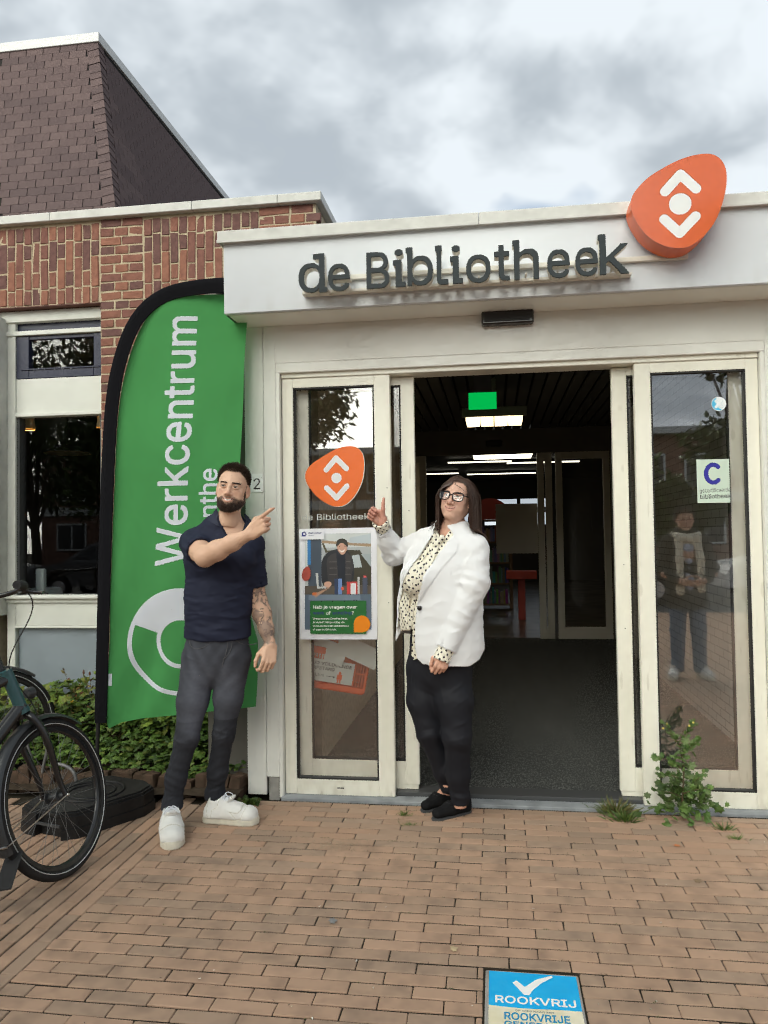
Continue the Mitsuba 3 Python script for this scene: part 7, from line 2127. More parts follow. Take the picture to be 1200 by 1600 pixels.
# trousers and loafers
tr = SDF(V(-0.5154, 4.0500, 0.9764) - V(0, 0.28, 0.98), V(-0.0354, 4.0500, 0.9780) + V(0.0, 0.30, 0.06), 0.0055)
tr.cone(V(-0.2943, 4.0800, 0.9566), V(-0.3005, 4.0800, 0.7882), 0.168, 0.172, 0.04, flat=(FA, 0.80))
tr.chain(LR, [0.100, 0.086, 0.064, 0.047, 0.035, 0.033], 0.03)
tr.chain(LL, [0.108, 0.096, 0.072, 0.060, 0.045, 0.042], 0.03)
tr.plane(V(-0.2046, 4.0700, 0.0725), (0, 0, -1))
trm = tr.mesh(3)
tv_ = trm.vertices
ta = 0.0012 * folds(tv_ @ rotm((0, 1, 0), 35), 7, 7, 15, 6)
for o_, d_, f_, w_, a_ in ((LL[2], (0.4, 0, 1), 60, 0.09, 0.0026), (LL[4], (0.1, 0, 1), 110, 0.06, 0.0026), (LR[4], (0.1, 0, 1), 110, 0.055, 0.0024), (LL[1], (0.8, 0, 1), 50, 0.10, 0.003), (LR[2], (0.3, 0, 1), 90, 0.08, 0.003)):
    ta = ta + a_ * bands(tv_, o_ + V(0, -0.06, 0), d_, f_, w_, int(f_) + 3)
for a_, b_, w_, am_ in ((V(-0.1357, 3.9500, 0.7470), V(-0.2824, 3.9300, 0.6455), 0.010, 0.006), (V(-0.1307, 3.9500, 0.6663), V(-0.2575, 3.9300, 0.5814), 0.010, 0.005), (V(-0.1294, 3.9400, 0.5396), V(-0.2519, 3.9200, 0.4938), 0.010, 0.006), (V(-0.1180, 3.9400, 0.4596), V(-0.2400, 3.9200, 0.4363), 0.010, 0.005), (V(-0.1305, 3.9900, 0.1932), V(-0.2350, 3.9800, 0.1607), 0.008, 0.005), (V(-0.3862, 4.0000, 0.6852), V(-0.2852, 3.9700, 0.6435), 0.010, 0.004), (V(-0.3018, 3.9500, 0.7450), V(-0.2521, 3.9400, 0.5533), 0.010, 0.005)):
    ta = ta + crease(tv_, a_, b_, w_, am_ * 0.6)
mat('m_trousers', (0.009, 0.0095, 0.014), 0.7, 0.3, weave, 0.0003)
part(wo, 'trousers', displaced(trm, ta), 'm_trousers', True)
mat('m_suede', (0.010, 0.010, 0.011), 0.95, 0.15)


def loafer(toe, heel, skin_leg):
    fx = unit((toe - heel) * V(1, 1, 0))
    M = frame_M(V(*heel[:2], 0.001), fx, np.cross(Z_, fx), Z_)
    k = numbered(f'{wo}__shoe')
    s = SDF((-0.03, -0.06, 0.0), (0.29, 0.06, 0.12), 0.003)
    s.cone((0.215, 0, 0.030), (0.13, 0, 0.036), 0.030, 0.036, 0.02, flat=((0, 0, 1), 0.85))
    s.cone((0.13, 0, 0.036), (0.04, 0, 0.036), 0.036, 0.034, 0.02)
    s.cone((0.14, 0, 0.045), (0.115, 0, 0.062), 0.030, 0.026, 0.02)
    s.cone((0.035, 0, 0.03), (0.03, 0, 0.06), 0.033, 0.029, 0.015)
    s.cone((0.04, 0, 0.075), (0.105, 0, 0.085), 0.029, 0.031, 0.004, op='s')
    s.plane((0, 0, 0.008), (0, 0, -1))
    m = s.mesh(2)
    a = in_poly(Polygon([(0.135, -0.028), (0.19, -0.022), (0.212, 0), (0.19, 0.022), (0.135, 0.028)]), m.vertices[:, :2], 0.004)
    m = displaced(m, np.where(m.vertices[:, 2] > 0.03, 0.0022 * np.exp(-((a - 0.5) / 0.25) ** 2), 0))
    put(k, xf(m, M), 'm_suede', True)
    out = smooth_poly(V((0.0, 0.0), (0.012, 0.026), (0.06, 0.033), (0.13, 0.036), (0.19, 0.036), (0.235, 0.024), (0.252, 0), (0.235, -0.024), (0.19, -0.035), (0.12, -0.034), (0.05, -0.032), (0.012, -0.025)), 48)
    part(k, 'sole', xf(extrude(out, 0.010), M), 'm_dark_grey')
    ch_ = [tube([(0.145 + 0.011 * math.cos(t), y0 + 0.008 * math.sin(t), 0.0735 - 0.3 * abs(y0)) for t in np.linspace(0, 2 * np.pi, 12, endpoint=False)], 0.0017, 5, closed=True) for y0 in (-0.012, 0.0, 0.012)]
    part(k, 'buckle', xf(cat(ch_), M), mat('m_gunmetal', (0.10, 0.10, 0.105), 0.3, metallic=0.8), True, kind='stuff')
    # bare foot inside the shoe belongs to the body
    f_ = SDF((-0.02, -0.05, 0.01), (0.20, 0.05, 0.20), 0.0035)
    f_.cone((0.045, 0, 0.04), (0.05, 0, 0.17), 0.030, 0.031, 0.02)
    f_.cone((0.055, 0, 0.075), (0.135, 0, 0.045), 0.029, 0.024, 0.02)
    return xf(f_.mesh(2), M)


f1 = loafer(V(-0.3671, 3.9982, 0.0000), V(-0.1560, 4.1772, 0.0000), 0)
f2 = loafer(V(-0.3967, 4.1428, 0.0000), V(-0.2521, 4.3166, 0.0000), 0)
fm = cat(f1, f2)
part(wo, 'foot', fm, 'm_skin', True, color=colored(fm.vertices, WS * V(1.05, 0.95, 0.9), 0.08, 40, 3))

# ------------------------------------------------------------------ bicycles
mat('m_tyre', tinted((0.014, 0.014, 0.015), (0.035, 0.033, 0.03), 30, 0.7), 0.7, 0.3, grain, 0.0008)
mat('m_reflex', (0.55, 0.56, 0.56), 0.4)
mat('m_bike_black', (0.009, 0.009, 0.010), 0.22, clearcoat=0.5)
mat('m_bike_teal', (0.022, 0.075, 0.085), 0.3, clearcoat=0.6)
mat('m_bike_grey', (0.028, 0.03, 0.033), 0.35)
mat('m_rubber', (0.014, 0.014, 0.015), 0.75)
mat('m_chrome', (0.62, 0.62, 0.62), 0.18, metallic=1.0)
RW = 0.345


def ringtube(R, r, n=72, sides=10, y=0.0):
    return tube([(R * math.cos(t), y, R * math.sin(t)) for t in np.linspace(0, 2 * np.pi, n, endpoint=False)], r, sides, closed=True)


def wheel(parent, M, seed=0):
    k = numbered(f'{parent}__wheel')
    put(k, xf(ringtube(RW - 0.021, 0.021, 90, 12), M), 'm_tyre', True)
    part(k, 'reflective_stripe', xf(cat(ringtube(RW - 0.028, 0.0022, 90, 4, 0.0205), ringtube(RW - 0.028, 0.0022, 90, 4, -0.0205)), M), 'm_reflex', True, kind='stuff')
    pr = [(-0.012, RW - 0.040), (0.012, RW - 0.040), (0.011, RW - 0.058), (0.004, RW - 0.064), (-0.004, RW - 0.064), (-0.011, RW - 0.058)]
    n = 72
    v = np.array([(r * math.cos(t), y, r * math.sin(t)) for t in np.linspace(0, 2 * np.pi, n, endpoint=False) for y, r in pr])
    f = []
    for i in range(n):
        for j in range(6):
            a, b, c_, d = i * 6 + j, i * 6 + (j + 1) % 6, ((i + 1) % n) * 6 + (j + 1) % 6, ((i + 1) % n) * 6 + j
            f += [(a, c_, b), (a, d, c_)]
    part(k, 'rim', xf(tm(v, f), M), 'm_bike_black', 40)
    part(k, 'hub', xf(cat(tube([(0, -0.05, 0), (0, -0.02, 0), (0, 0.02, 0), (0, 0.05, 0)], [0.012, 0.018, 0.018, 0.012], 12), tube([(0, -0.031, 0), (0, -0.028, 0)], 0.03, 14), tube([(0, 0.028, 0), (0, 0.031, 0)], 0.03, 14)), M), 'm_bike_grey', 40)
    part(k, 'axle', xf(tube([(0, -0.075, 0), (0, 0.075, 0)], 0.006, 8), M), 'm_chrome', 40)
    sp_ = []
    for i in range(32):
        t = 2 * np.pi * (i + 0.5) / 32
        e = 1 if i % 2 else -1
        t2 = t + (0.75 if i % 4 < 2 else -0.75)
        sp_.append(tube([(0.027 * math.cos(t2), e * 0.029, 0.027 * math.sin(t2)), ((RW - 0.062) * math.cos(t), e * 0.003, (RW - 0.062) * math.sin(t))], 0.0011, 4, caps=False))
    part(k, 'spokes', xf(cat(sp_), M), 'm_grey_steel', True, kind='stuff')
    return k


def fender(R, a0, a1, w, M, n=26):
    ts = np.radians(np.linspace(a0, a1, n))
    prof = [(-w, -0.016), (-w * 0.8, -0.003), (-w * 0.3, 0.004), (w * 0.3, 0.004), (w * 0.8, -0.003), (w, -0.016), (w * 0.75, -0.006), (0, 0.0), (-w * 0.75, -0.006)]
    v = np.array([((R + h) * math.cos(t), y, (R + h) * math.sin(t)) for t in ts for y, h in prof])
    k = len(prof)
    f = []
    for i in range(n - 1):
        for j in range(k):
            a, b, c_, d = i * k + j, i * k + (j + 1) % k, (i + 1) * k + (j + 1) % k, (i + 1) * k + j
            f += [(a, b, c_), (a, c_, d)]
    return xf(tm(v, f), M)


def bicycle(label, contact, heading, steer, lean, frame_mat, teal=True, simple=False):
    """contact: ground point of the front wheel; heading and steer in degrees from +x, lean in degrees"""
    b = thing('bicycle', label, 'bicycle', 'bicycles parked at the planting bed')
    h = math.radians(heading)
    X = V(math.cos(h), math.sin(h), 0)
    up0 = Z_
    Rl = rotm(X, lean)
    Y = Rl @ np.cross(Z_, X)
    Z = Rl @ Z_
    fc = np.asarray(contact, float) + Z * RW
    B = frame_M(fc, X, Y, Z)
    sa = rotm((0.33, 0, -0.944), -steer)
    # steering about the head axis through the front axle's offset
    piv = V(-0.055, 0, 0)
    S = np.eye(4)
    S[:3, :3] = sa
    S[:3, 3] = piv - sa @ piv
    F = B @ S
    wheel(b, F)
    hd0, hd1 = V(-0.135, 0, 0.40), V(-0.20, 0, 0.585)
    ft = lambda m: xf(m, F)
    br_ = lambda m: xf(m, B)
    part(b, 'fork', ft(cat(tube(spline([(0.0, 0.06, 0.0), (-0.045, 0.06, 0.16), (-0.10, 0.058, 0.33), (-0.118, 0.035, 0.375), (-0.125, 0.0, 0.385)], 16), np.linspace(0.011, 0.019, 16), 10), tube(spline([(0.0, -0.06, 0.0), (-0.045, -0.06, 0.16), (-0.10, -0.058, 0.33), (-0.118, -0.035, 0.375), (-0.125, 0.0, 0.385)], 16), np.linspace(0.011, 0.019, 16), 10),
                           tube([(-0.122, 0, 0.37), hd0], 0.024, 12))), 'm_bike_black', 50)
    part(b, 'mudguard', fender(RW + 0.018, 52, 205, 0.031, F), 'm_bike_grey', 50)
    part(b, 'mud_flap', ft(xf(box(-0.004, 0.004, -0.042, 0.042, -0.075, 0.075, 0.003), frame_M(V((RW + 0.03) * math.cos(math.radians(212)), 0, (RW + 0.03) * math.sin(math.radians(212)) - 0.01), *(rotm((0, 1, 0), 38).T)))), 'm_rubber')
    part(b, 'mudguard_stay', ft(cat(*[tube([(0.0, e * 0.066, 0.0), ((RW + 0.01) * math.cos(math.radians(198)), e * 0.036, (RW + 0.01) * math.sin(math.radians(198)))], 0.0028, 6) for e in (1, -1)], tube([((RW + 0.02) * math.cos(math.radians(198)), y, (RW + 0.02) * math.sin(math.radians(198))) for y in (-0.038, 0.038)], 0.005, 6))), 'm_chrome', 50)
    part(b, 'headlight', ft(xf(tm(lathe([(0, -0.02), (0.02, -0.02), (0.028, 0.015), (0.024, 0.02), (0, 0.022)], 14).vertices[:, [2, 0, 1]], lathe([(0, -0.02), (0.02, -0.02), (0.028, 0.015), (0.024, 0.02), (0, 0.022)], 14).faces), frame_M(V(-0.06, 0, 0.47), *np.eye(3)))), 'm_bike_grey', 50)
    ax = unit(hd1 - hd0)
    st_ = hd1 + ax * 0.30
    part(b, 'stem', ft(cat(tube([hd1, st_], 0.016, 10), tube([st_, st_ + V(0.05, 0, 0.03)], 0.017, 10))), 'm_bike_grey', 50)
    hb_ = st_ + V(0.05, 0, 0.03)
    bar = spline([hb_ + V(-0.16, 0.32, -0.01), hb_ + V(-0.05, 0.26, 0.0), hb_ + V(0.02, 0.12, 0.0), hb_, hb_ + V(0.02, -0.12, 0.0), hb_ + V(-0.05, -0.26, 0.0), hb_ + V(-0.16, -0.32, -0.01)], 30)
    part(b, 'handlebar', ft(tube(bar, 0.011, 10)), 'm_bike_black', 50)
    for e in (0, 1):
        seg = bar[:6] if e == 0 else bar[-6:]
        part(b, 'grip', ft(tube(seg, 0.0175, 12)), 'm_rubber', 50)
        q = bar[7] if e == 0 else bar[-8]
        sy = 1 if e == 0 else -1
        part(b, 'brake_lever', ft(cat(tube(spline([q + V(0.015, 0, -0.005), q + V(0.055, sy * 0.02, -0.02), q + V(0.03, sy * 0.08, -0.035), q + V(-0.04, sy * 0.13, -0.05)], 10), np.linspace(0.008, 0.005, 10), 8), tube([q + V(-0.0, 0, 0), q + V(0.02, 0, -0.006)], 0.018, 10))), 'm_bike_black', 50)
        part(b, 'cable', ft(tube(spline([q + V(0.03, 0, -0.01), q + V(0.10, -sy * 0.05, -0.10), q + V(0.05, -sy * 0.16, -0.30), hd0 + V(0.03, sy * 0.03, 0.05), V(-0.10, sy * 0.05, 0.30)], 24), 0.0026, 6)), 'm_rubber', 50)
    part(b, 'head_tube', br_(cat(tube([hd0, hd1], 0.027, 14), tube([hd0 - ax * 0.006, hd0 + ax * 0.012], 0.031, 14))), frame_mat, 50)
    bbk, sc_, st2 = V(-0.62, 0, -0.06), V(-0.80, 0, 0.44), V(-0.86, 0, 0.60)
    part(b, 'down_tube', br_(tube([hd0 + V(-0.0, 0, 0.03), bbk], [0.027, 0.034], 14)), 'm_bike_black', 50)
    part(b, 'top_tube', br_(tube([hd1 + V(0, 0, -0.04), V(-0.79, 0, 0.34)], [0.022, 0.02], 12)), 'm_bike_black', 50)
    part(b, 'seat_tube', br_(tube([bbk, sc_], 0.018, 12)), frame_mat, 50)
    part(b, 'seat_post', br_(tube([sc_, st2], 0.0135, 10)), 'm_chrome', 50)
    rx = V(-1.10, 0, 0)
    part(b, 'chain_stay', br_(cat(*[tube([bbk + V(0, e * 0.03, 0), rx + V(0, e * 0.065, 0)], 0.011, 8) for e in (1, -1)], *[tube([sc_ + V(0.03, e * 0.012, -0.10), rx + V(0, e * 0.065, 0)], 0.009, 8) for e in (1, -1)])), frame_mat, 50)
    wheel(b, B @ frame_M(rx, X_, Y_, Z_))
    part(b, 'mudguard', fender(RW + 0.018, 10, 185, 0.031, B @ frame_M(rx, X_, Y_, Z_)), 'm_bike_grey', 50)
    sd_ = SDF((-0.16, -0.11, -0.07), (0.16, 0.11, 0.06), 0.008)
    sd_.cone((-0.07, 0, 0), (0.12, 0, 0.0), 0.085, 0.03, 0.02, flat=((0, 0, 1), 0.45))
    part(b, 'saddle', br_(xf(sd_.mesh(2), frame_M(st2 + V(0.02, 0, 0.02), X_, Y_, Z_))), 'm_rubber', True)
    part(b, 'chain_case', br_(extrude(LineString([(-0.62, 0), (-1.10, 0.06)]).buffer(0.075), 0.03).apply_transform(frame_M(V(0, 0.075, -0.06), V(1, 0, 0), V(0, 0, 1), V(0, -1, 0)))), 'm_bike_grey')
    part(b, 'crank', br_(cat(tube([bbk + V(0, 0.09, 0), bbk + V(0.12, 0.09, -0.12)], 0.010, 8), tube([bbk + V(0, -0.09, 0), bbk + V(-0.12, -0.09, 0.12)], 0.010, 8), tube([bbk + V(0, -0.1, 0), bbk + V(0, 0.1, 0)], 0.012, 8), box(bbk[0] + 0.07, bbk[0] + 0.17, 0.10, 0.18, bbk[2] - 0.13, bbk[2] - 0.105), box(bbk[0] - 0.17, bbk[0] - 0.07, -0.18, -0.10, bbk[2] + 0.105, bbk[2] + 0.13))), 'm_bike_grey')
    part(b, 'luggage_rack', br_(cat(*[tube([(-0.86, y, 0.38), (-1.30, y, 0.38)], 0.006, 6) for y in (-0.06, 0.0, 0.06)], *[tube([(-1.28, e * 0.06, 0.38), rx + V(0, e * 0.07, 0.02)], 0.006, 6) for e in (1, -1)], tube([(-1.30, -0.06, 0.38), (-1.30, 0.06, 0.38)], 0.006, 6))), 'm_bike_grey', 50)
    return b


bicycle('black bicycle with teal head tube in the left foreground beside the flag base', V(-1.9011, 3.1790, 0.0000), 62, 22, -7, 'm_bike_teal')
bicycle('dark bicycle parked behind the nearer one with its wheel among the plants', V(-3.02, 4.33, 0.0), 48, 0, -3, 'm_bike_black')
rk = thing('bicycle_rack', 'grey bent steel tube rack holding the bicycles', 'bicycle rack')
for k_, pts in enumerate(([V(-2.7733, 4.2500, -0.0196), V(-2.7527, 4.2500, 0.2065), V(-2.7650, 4.2500, 0.3570), V(-2.6992, 4.2500, 0.4337), V(-2.6501, 4.2500, 0.3782), V(-2.6503, 4.2500, 0.2092), V(-2.6586, 4.2500, 0.0029)], [V(-2.5175, 4.1000, 0.2081), V(-2.4469, 4.1000, 0.1993), V(-2.3963, 4.1000, 0.1719), V(-2.3730, 4.1000, 0.1151), V(-2.3810, 4.1000, 0.0431), V(-2.4084, 4.1000, -0.0368)])):
    part(rk, 'hoop', tube(spline(pts, 24), 0.010, 8), 'm_grey_steel', 50)

# ------------------------------------------------------------------ street behind the camera, seen in the glass
srng = np.random.default_rng(33)
struct('road', box(-60, 60, -17.5, -6.0, -0.06, -0.012, 0), mat('m_asphalt', tinted((0.055, 0.055, 0.056), (0.04, 0.04, 0.04), 6, 1.0), 0.9))
struct('far_lawn', box(-60, 60, -24, -17.5, -0.06, -0.005, 0), mat('m_grass', tinted((0.05, 0.085, 0.025), (0.035, 0.06, 0.02), 8, 1.0), 0.95))


def tree(x, y, h, r, trunk_h, label, n=2600, size=0.20, cols=GREENS, name='street_tree'):
    k = thing(name, label, 'tree')
    limbs = [tube(spline([(x, y, 0), (x + 0.05, y, trunk_h * 0.6), (x - 0.05, y, trunk_h), (x, y + 0.1, h * 0.75)], 10), np.linspace(0.16, 0.04, 10), 8)]
    cs = []
    for i in range(16):
        a = srng.uniform(0, 2 * np.pi)
        rr = r * math.sqrt(srng.uniform(0.05, 0.75))
        zc = trunk_h + (h - trunk_h) * srng.uniform(0.12, 0.92)
        q = V(x + rr * math.cos(a), y + rr * math.sin(a), zc)
        cs.append(q)
        limbs.append(tube(spline([(x, y, trunk_h * srng.uniform(0.7, 1.0)), (x * 0.5 + q[0] * 0.5, y * 0.5 + q[1] * 0.5, trunk_h * 0.45 + zc * 0.55), q], 7), np.linspace(0.06, 0.015, 7), 6))
    part(k, 'trunk', cat(limbs), mat('m_bark', (0.075, 0.058, 0.043), 0.95), 60)
    w = srng.integers(len(cs), size=n)
    d = srng.normal(0, 1, (n, 3))
    d /= np.linalg.norm(d, axis=1, keepdims=True)
    P = np.array(cs)[w] + d * (r * 0.42) * srng.random((n, 1)) ** 0.5 * V(1, 1, 0.8)
    m, c = leaves(P, srng.normal(0, 1, (n, 3)), srng.normal(0, 0.6, (n, 3)) + V(0, 0, 1), size, OVAL, cols)
    part(k, 'crown', m, 'm_leaf', kind='stuff', color=c)


DG = GREENS * 0.75
tree(*V(6.1739, 18.6000, 3.9434)[[0]], -10.0, 9.0, 2.2, 1.6, 'tall dense tree across the road mirrored in the right glass panel', 9000, 0.24, DG)
tree(V(4.6285, 21.6000, 2.6939)[0], -13.0, 3.6, 1.3, 1.0, 'lower bushy tree beside the tall dense tree across the road', 5000, 0.22, DG)
tree(-4.4, -3.6, 6.4, 3.3, 4.0, 'overhanging tree whose low twigs are mirrored at the top of the left glass panel', 6500, 0.15, DG)
for i, (x, y, h, r) in enumerate(((-9.0, -9.5, 7.0, 2.6), (-13.5, -11, 8.0, 3.0), (-17.5, -9.5, 7.0, 2.8), (-6.2, -12.0, 6.0, 2.0))):
    tree(x, y, h, r, 2.2, ('street tree across the road mirrored in the tall window', 'biggest street tree mirrored in the left half of the tall window', 'far left street tree across the road', 'small street tree right of the others across the road')[i], 6500, 0.24, DG)


def row_house(x0, x1, y, h, lab):
    k = thing('row_house', lab, 'house')
    part(k, 'wall', box(x0, x1, y - 8, y, 0, h, 0), mat('m_far_brick', tinted((0.20, 0.105, 0.075), (0.15, 0.08, 0.06), 3, 1.0), 0.9))
    part(k, 'roof', box(x0 - 0.02, x1 + 0.02, y - 8.3, y + 0.45, h, h + 0.32, 0.02), mat('m_far_trim', (0.50, 0.50, 0.49), 0.6))
    for fz in (0.9, 3.5):
        for wx in np.arange(x0 + 0.9, x1 - 1.6, 2.5):
            f = part(k, 'window', frame_mesh(wx, wx + 1.7, fz, fz + 1.45, y + 0.01, y + 0.07, 0.09, 0.09, 0.09, 0.09), 'm_far_trim')
            part(f, 'pane', box(wx + 0.09, wx + 1.61, y + 0.012, y + 0.03, fz + 0.09, fz + 1.36, 0), 'm_black_gloss')
            part(f, 'mullion', box(wx + 0.82, wx + 0.90, y + 0.031, y + 0.06, fz + 0.09, fz + 1.36, 0), 'm_far_trim')
    part(k, 'band', box(x0, x1, y + 0.005, y + 0.10, 2.75, 3.2, 0.01), 'm_far_trim')


row_house(-24, -12.1, -28, 6.2, 'left part of the terraced brick houses across the road')
row_house(-12, -0.1, -28, 5.4, 'middle part of the terraced brick houses across the road')
row_house(0.0, 12, -27, 5.8, 'right part of the terraced brick houses across the road')
row_house(12.1, 26, -28, 6.2, 'far right part of the terraced brick houses across the road')
lpo = thing('lamp_post', 'slim lamp post with flat head across the road', 'lamp post')
lx, ly = V(-5.0612, 27.6000, 3.2865)[0], -19.0
part(lpo, 'post', tube([(lx, ly, 0), (lx, ly, 4.3)], [0.06, 0.04], 8), 'm_dark_grey', 50)
part(lpo, 'head', box(lx - 0.45, lx + 0.45, ly - 0.12, ly + 0.12, 4.3, 4.38, 0.02), 'm_dark_grey')


def car(x, y, paint, lab, flip=1):
    """parked along the road: length along x"""
    k = thing('parked_car', lab, 'car', 'cars parked across the road')
    L = V((-2.05, 0.35), (-2.08, 0.62), (-1.98, 0.80), (-1.15, 0.93), (-0.55, 1.36), (-0.2, 1.45), (0.75, 1.46), (1.25, 1.36), (1.75, 0.98), (2.02, 0.90), (2.08, 0.60), (2.03, 0.35))
    L = L * V(flip, 1)
    out = Polygon(L).buffer(0.05).buffer(-0.05)
    for cx in (-1.28, 1.32):
        out = out.difference(Point(cx * flip, 0.31).buffer(0.36))
    belt = sbox(-3, 0, 3, 0.93)
    lower, upper = out.intersection(belt), out.intersection(sbox(-3, 0.93, 3, 2))

    def slab(p_, w0, w1):
        m = extrude(p_, 1.0)
        v = m.vertices
        hh = np.clip((v[:, 1] - 0.9) / 0.55, 0, 1)
        half = w0 + (w1 - w0) * hh
        return tm(np.stack([x + v[:, 0], y + (v[:, 2] * 2 - 1) * half, v[:, 1]], 1), m.faces[:, ::-1])
    part(k, 'body', slab(lower, 0.86, 0.86), paint)
    part(k, 'cabin', slab(upper, 0.83, 0.62), paint)
    win = upper.buffer(-0.07).difference(sbox(-0.05 + 0.15 * flip, 0, 0.05 + 0.15 * flip, 2))
    part(k, 'side_window', slab(win, 0.845, 0.635), 'm_black_gloss')
    for cx in (-1.28, 1.32):
        for e in (-1, 1):
            w_ = part(k, 'wheel', xf(ringtube(0.235, 0.085, 28, 8), frame_M(V(x + cx * flip, y + e * 0.74, 0.31), X_, Y_, Z_)), 'm_tyre', True)
            part(w_, 'hubcap', tube([(x + cx * flip, y + e * 0.70, 0.31), (x + cx * flip, y + e * 0.80, 0.31)], 0.19, 18), 'm_steel', 40)
    for e in (-1, 1):
        part(k, 'headlight', box(x + flip * 2.0, x + flip * 2.09, y + e * 0.6 - 0.15, y + e * 0.6 + 0.15, 0.66, 0.80, 0.02), 'm_steel')


for i, (x, c_, lab) in enumerate(((1.9, (0.30, 0.015, 0.012), 'red car parked across the road right of the camera'), (6.6, (0.45, 0.46, 0.47), 'silver car parked behind the red car across the road'), (-4.6, (0.04, 0.06, 0.10), 'dark blue car parked across the road left of the camera'), (-9.3, (0.08, 0.085, 0.09), 'grey car mirrored in the tall window'), (-14.0, (0.35, 0.36, 0.37), 'light grey car at the left end of the parked row'))):
    car(x, -8.2, mat(f'm_car_{i}', c_, 0.18, clearcoat=1.0), lab, 1 if i % 2 else -1)

# bystander mirrored in the right glass panel
by = thing('person', 'bystander in dark coat with pale scarf and jeans watching from the pavement', 'person')
bx, byy = 1.92, 0.50
bp_ = lambda x, y, z: V(bx + x, byy + y, z)
SKB = V(0.52, 0.32, 0.23)
Rb_ = rotm((0, 0, 1), 98 - 90)
hb3 = head_sdf(1.0, 0.0045, 0.8).mesh(2)
cb, bl_, *_ = face_colors(hb3.vertices, SKB, V(0.42, 0.18, 0.16), V(0.5, 0.25, 0.2))
Mb = frame_M(bp_(0, 0, 1.60), *(Rb_.T))
hnd = SDF(bp_(-0.30, -0.2, 0.75), bp_(0.30, 0.35, 1.15), 0.006)
for e in (-1, 1):
    hnd.cone(bp_(e * 0.24, 0.10, 1.05), bp_(e * 0.10, 0.24, 0.98), 0.035, 0.026, 0.01)
    hand(hnd, bp_(e * 0.10, 0.24, 0.98), V(-e * 0.8, 0.4, -0.1), V(0, 0.2, 1), V(e * 0.3, 0.9, 0), 0.9, [(30, 45, 30)] * 4, [(0.7, 0.7, -0.2), (0.9, 0.4, -0.2), (0.95, 0.2, -0.2)])
hnm = hnd.mesh(2)
tb = SDF(bp_(-0.26, -0.2, 0.05), bp_(0.26, 0.2, 1.55), 0.012)
tb.chain([bp_(0, 0, 1.48), bp_(0, 0, 1.25), bp_(0, 0, 0.95)], [0.05, 0.13, 0.13], 0.03)
for e in (-1, 1):
    tb.chain([bp_(e * 0.09, 0, 0.9), bp_(e * 0.10, 0.01, 0.5), bp_(e * 0.11, 0, 0.08)], [0.07, 0.05, 0.035], 0.02)
tbm = tb.mesh(2)
put(f'{by}__body', cat(xf(hb3, Mb), hnm, tbm), 'm_skin', True, color=np.vstack([cb, np.tile(SKB, (len(hnm.vertices) + len(tbm.vertices), 1))]))
used[f'{by}__body'] = 0
for e in (-1, 1):
    em_, ec = eyeball(e, V(0, 1, 0), Mb, (0.04, 0.03, 0.02), 1.0)
    part(by, 'eye', em_, 'm_eye', True, color=ec)
hv = hb3.vertices
scb = sstep(0.0, 0.012, hv[:, 2] - 0.066 + 0.9 * np.clip(0.05 - hv[:, 1], 0, 0.14)) * (np.linalg.norm(hv[:, :2], axis=1) > 0.03)
hair_on(by, 'hair', hb3, scb, 2600, 0.045, lambda P: np.stack([P[:, 0] * 0, P[:, 0] * 0 - 0.2, P[:, 0] * 0 - 0.5], 1), 4, Mb, 1.0, (0.03, 0.022, 0.018), 0.0016, 0.001)
co = SDF(bp_(-0.36, -0.24, 0.70), bp_(0.36, 0.32, 1.52), 0.008)
co.cone(bp_(0, 0, 1.40), bp_(0, 0, 1.10), 0.15, 0.19, 0.06, flat=((0, 1, 0), 0.65))
co.cone(bp_(0, 0, 1.10), bp_(0, 0, 0.78), 0.19, 0.20, 0.06, flat=((0, 1, 0), 0.68))
for e in (-1, 1):
    co.chain([bp_(e * 0.17, 0, 1.38), bp_(e * 0.25, 0.02, 1.10), bp_(e * 0.15, 0.20, 1.0)], [0.07, 0.06, 0.045], 0.03)
com = co.mesh(3)
part(by, 'coat', displaced(com, 0.004 * folds(com.vertices, 10, 10, 14, 3)), mat('m_coat', (0.035, 0.033, 0.025), 0.85), True)
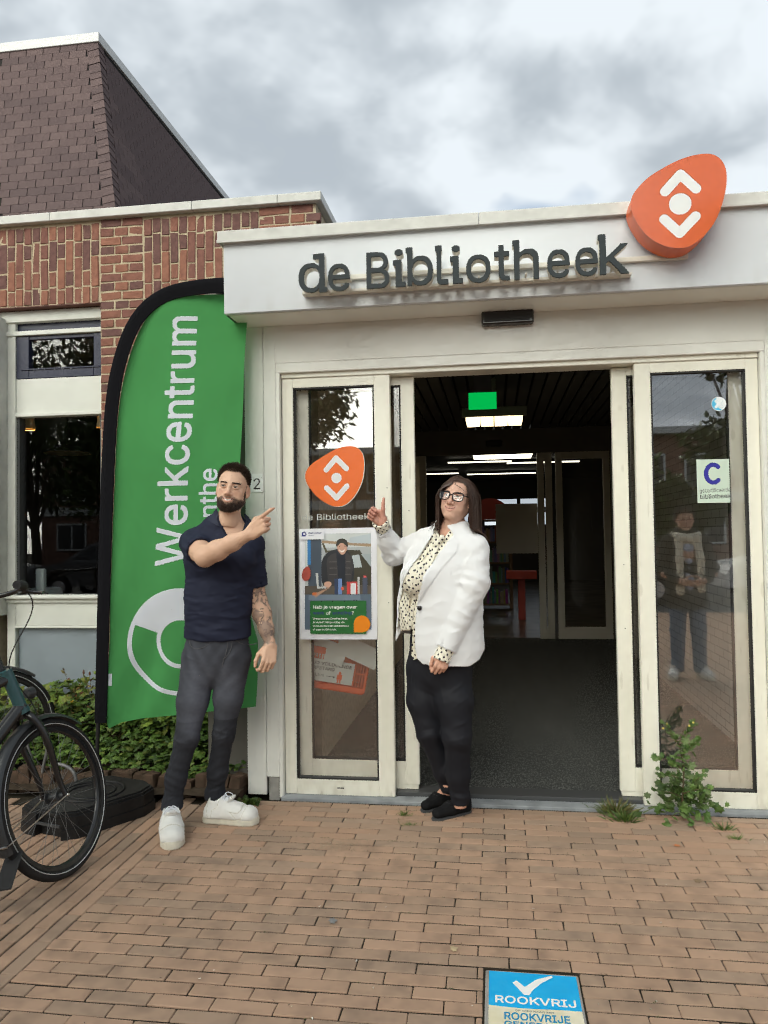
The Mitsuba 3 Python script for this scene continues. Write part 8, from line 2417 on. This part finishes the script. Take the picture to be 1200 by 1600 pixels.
sc2 = SDF(bp_(-0.2, -0.18, 0.80), bp_(0.2, 0.30, 1.60), 0.007)
sc2.chain([bp_(0.10 * math.cos(t), 0.02 + 0.09 * math.sin(t), 1.43 - 0.03 * math.sin(t)) for t in np.linspace(0, 2 * np.pi, 13)], [0.042] * 13, 0.03)
sc2.chain([bp_(-0.09, 0.10, 1.40), bp_(-0.10, 0.165, 1.2), bp_(-0.10, 0.17, 0.88)], [0.042, 0.036, 0.040], 0.03, flat=((0, 1, 0), 0.5))
sc2.chain([bp_(0.08, 0.10, 1.40), bp_(0.10, 0.165, 1.2), bp_(0.10, 0.17, 0.90)], [0.042, 0.036, 0.040], 0.03, flat=((0, 1, 0), 0.5))
scm = sc2.mesh(3)
part(by, 'scarf', displaced(scm, 0.005 * folds(scm.vertices, 30, 30, 8, 3)), mat('m_scarf', (0.62, 0.57, 0.46), 0.9), True)
tsm = SDF(bp_(-0.1, 0.05, 0.85), bp_(0.1, 0.2, 1.40), 0.008)
tsm.cone(bp_(0, 0.075, 1.32), bp_(0, 0.085, 0.92), 0.075, 0.075, 0.02, flat=((0, 1, 0), 0.75))
part(by, 'shirt', tsm.mesh(2), mat('m_blue_shirt', (0.40, 0.45, 0.58), 0.8), True)
jb = SDF(bp_(-0.28, -0.2, 0.06), bp_(0.28, 0.2, 0.95), 0.009)
jb.cone(bp_(0, 0, 0.90), bp_(0, 0, 0.85), 0.155, 0.16, 0.04, flat=((0, 1, 0), 0.7))
for e in (-1, 1):
    jb.chain([bp_(e * 0.085, 0, 0.86), bp_(e * 0.10, 0.01, 0.48), bp_(e * 0.11, 0, 0.10)], [0.092, 0.072, 0.062], 0.03)
jbm = jb.mesh(3)
part(by, 'jeans', displaced(jbm, 0.004 * folds(jbm.vertices, 11, 11, 20, 5)), mat('m_blue_denim', (0.10, 0.135, 0.20), 0.85), True)
for e, dx in ((-1, -0.35), (1, 0.25)):
    fx = unit(V(dx, 1, 0))
    sneaker(by, frame_M(bp_(e * 0.11, -0.09, 0.001), fx, np.cross(Z_, fx), Z_))
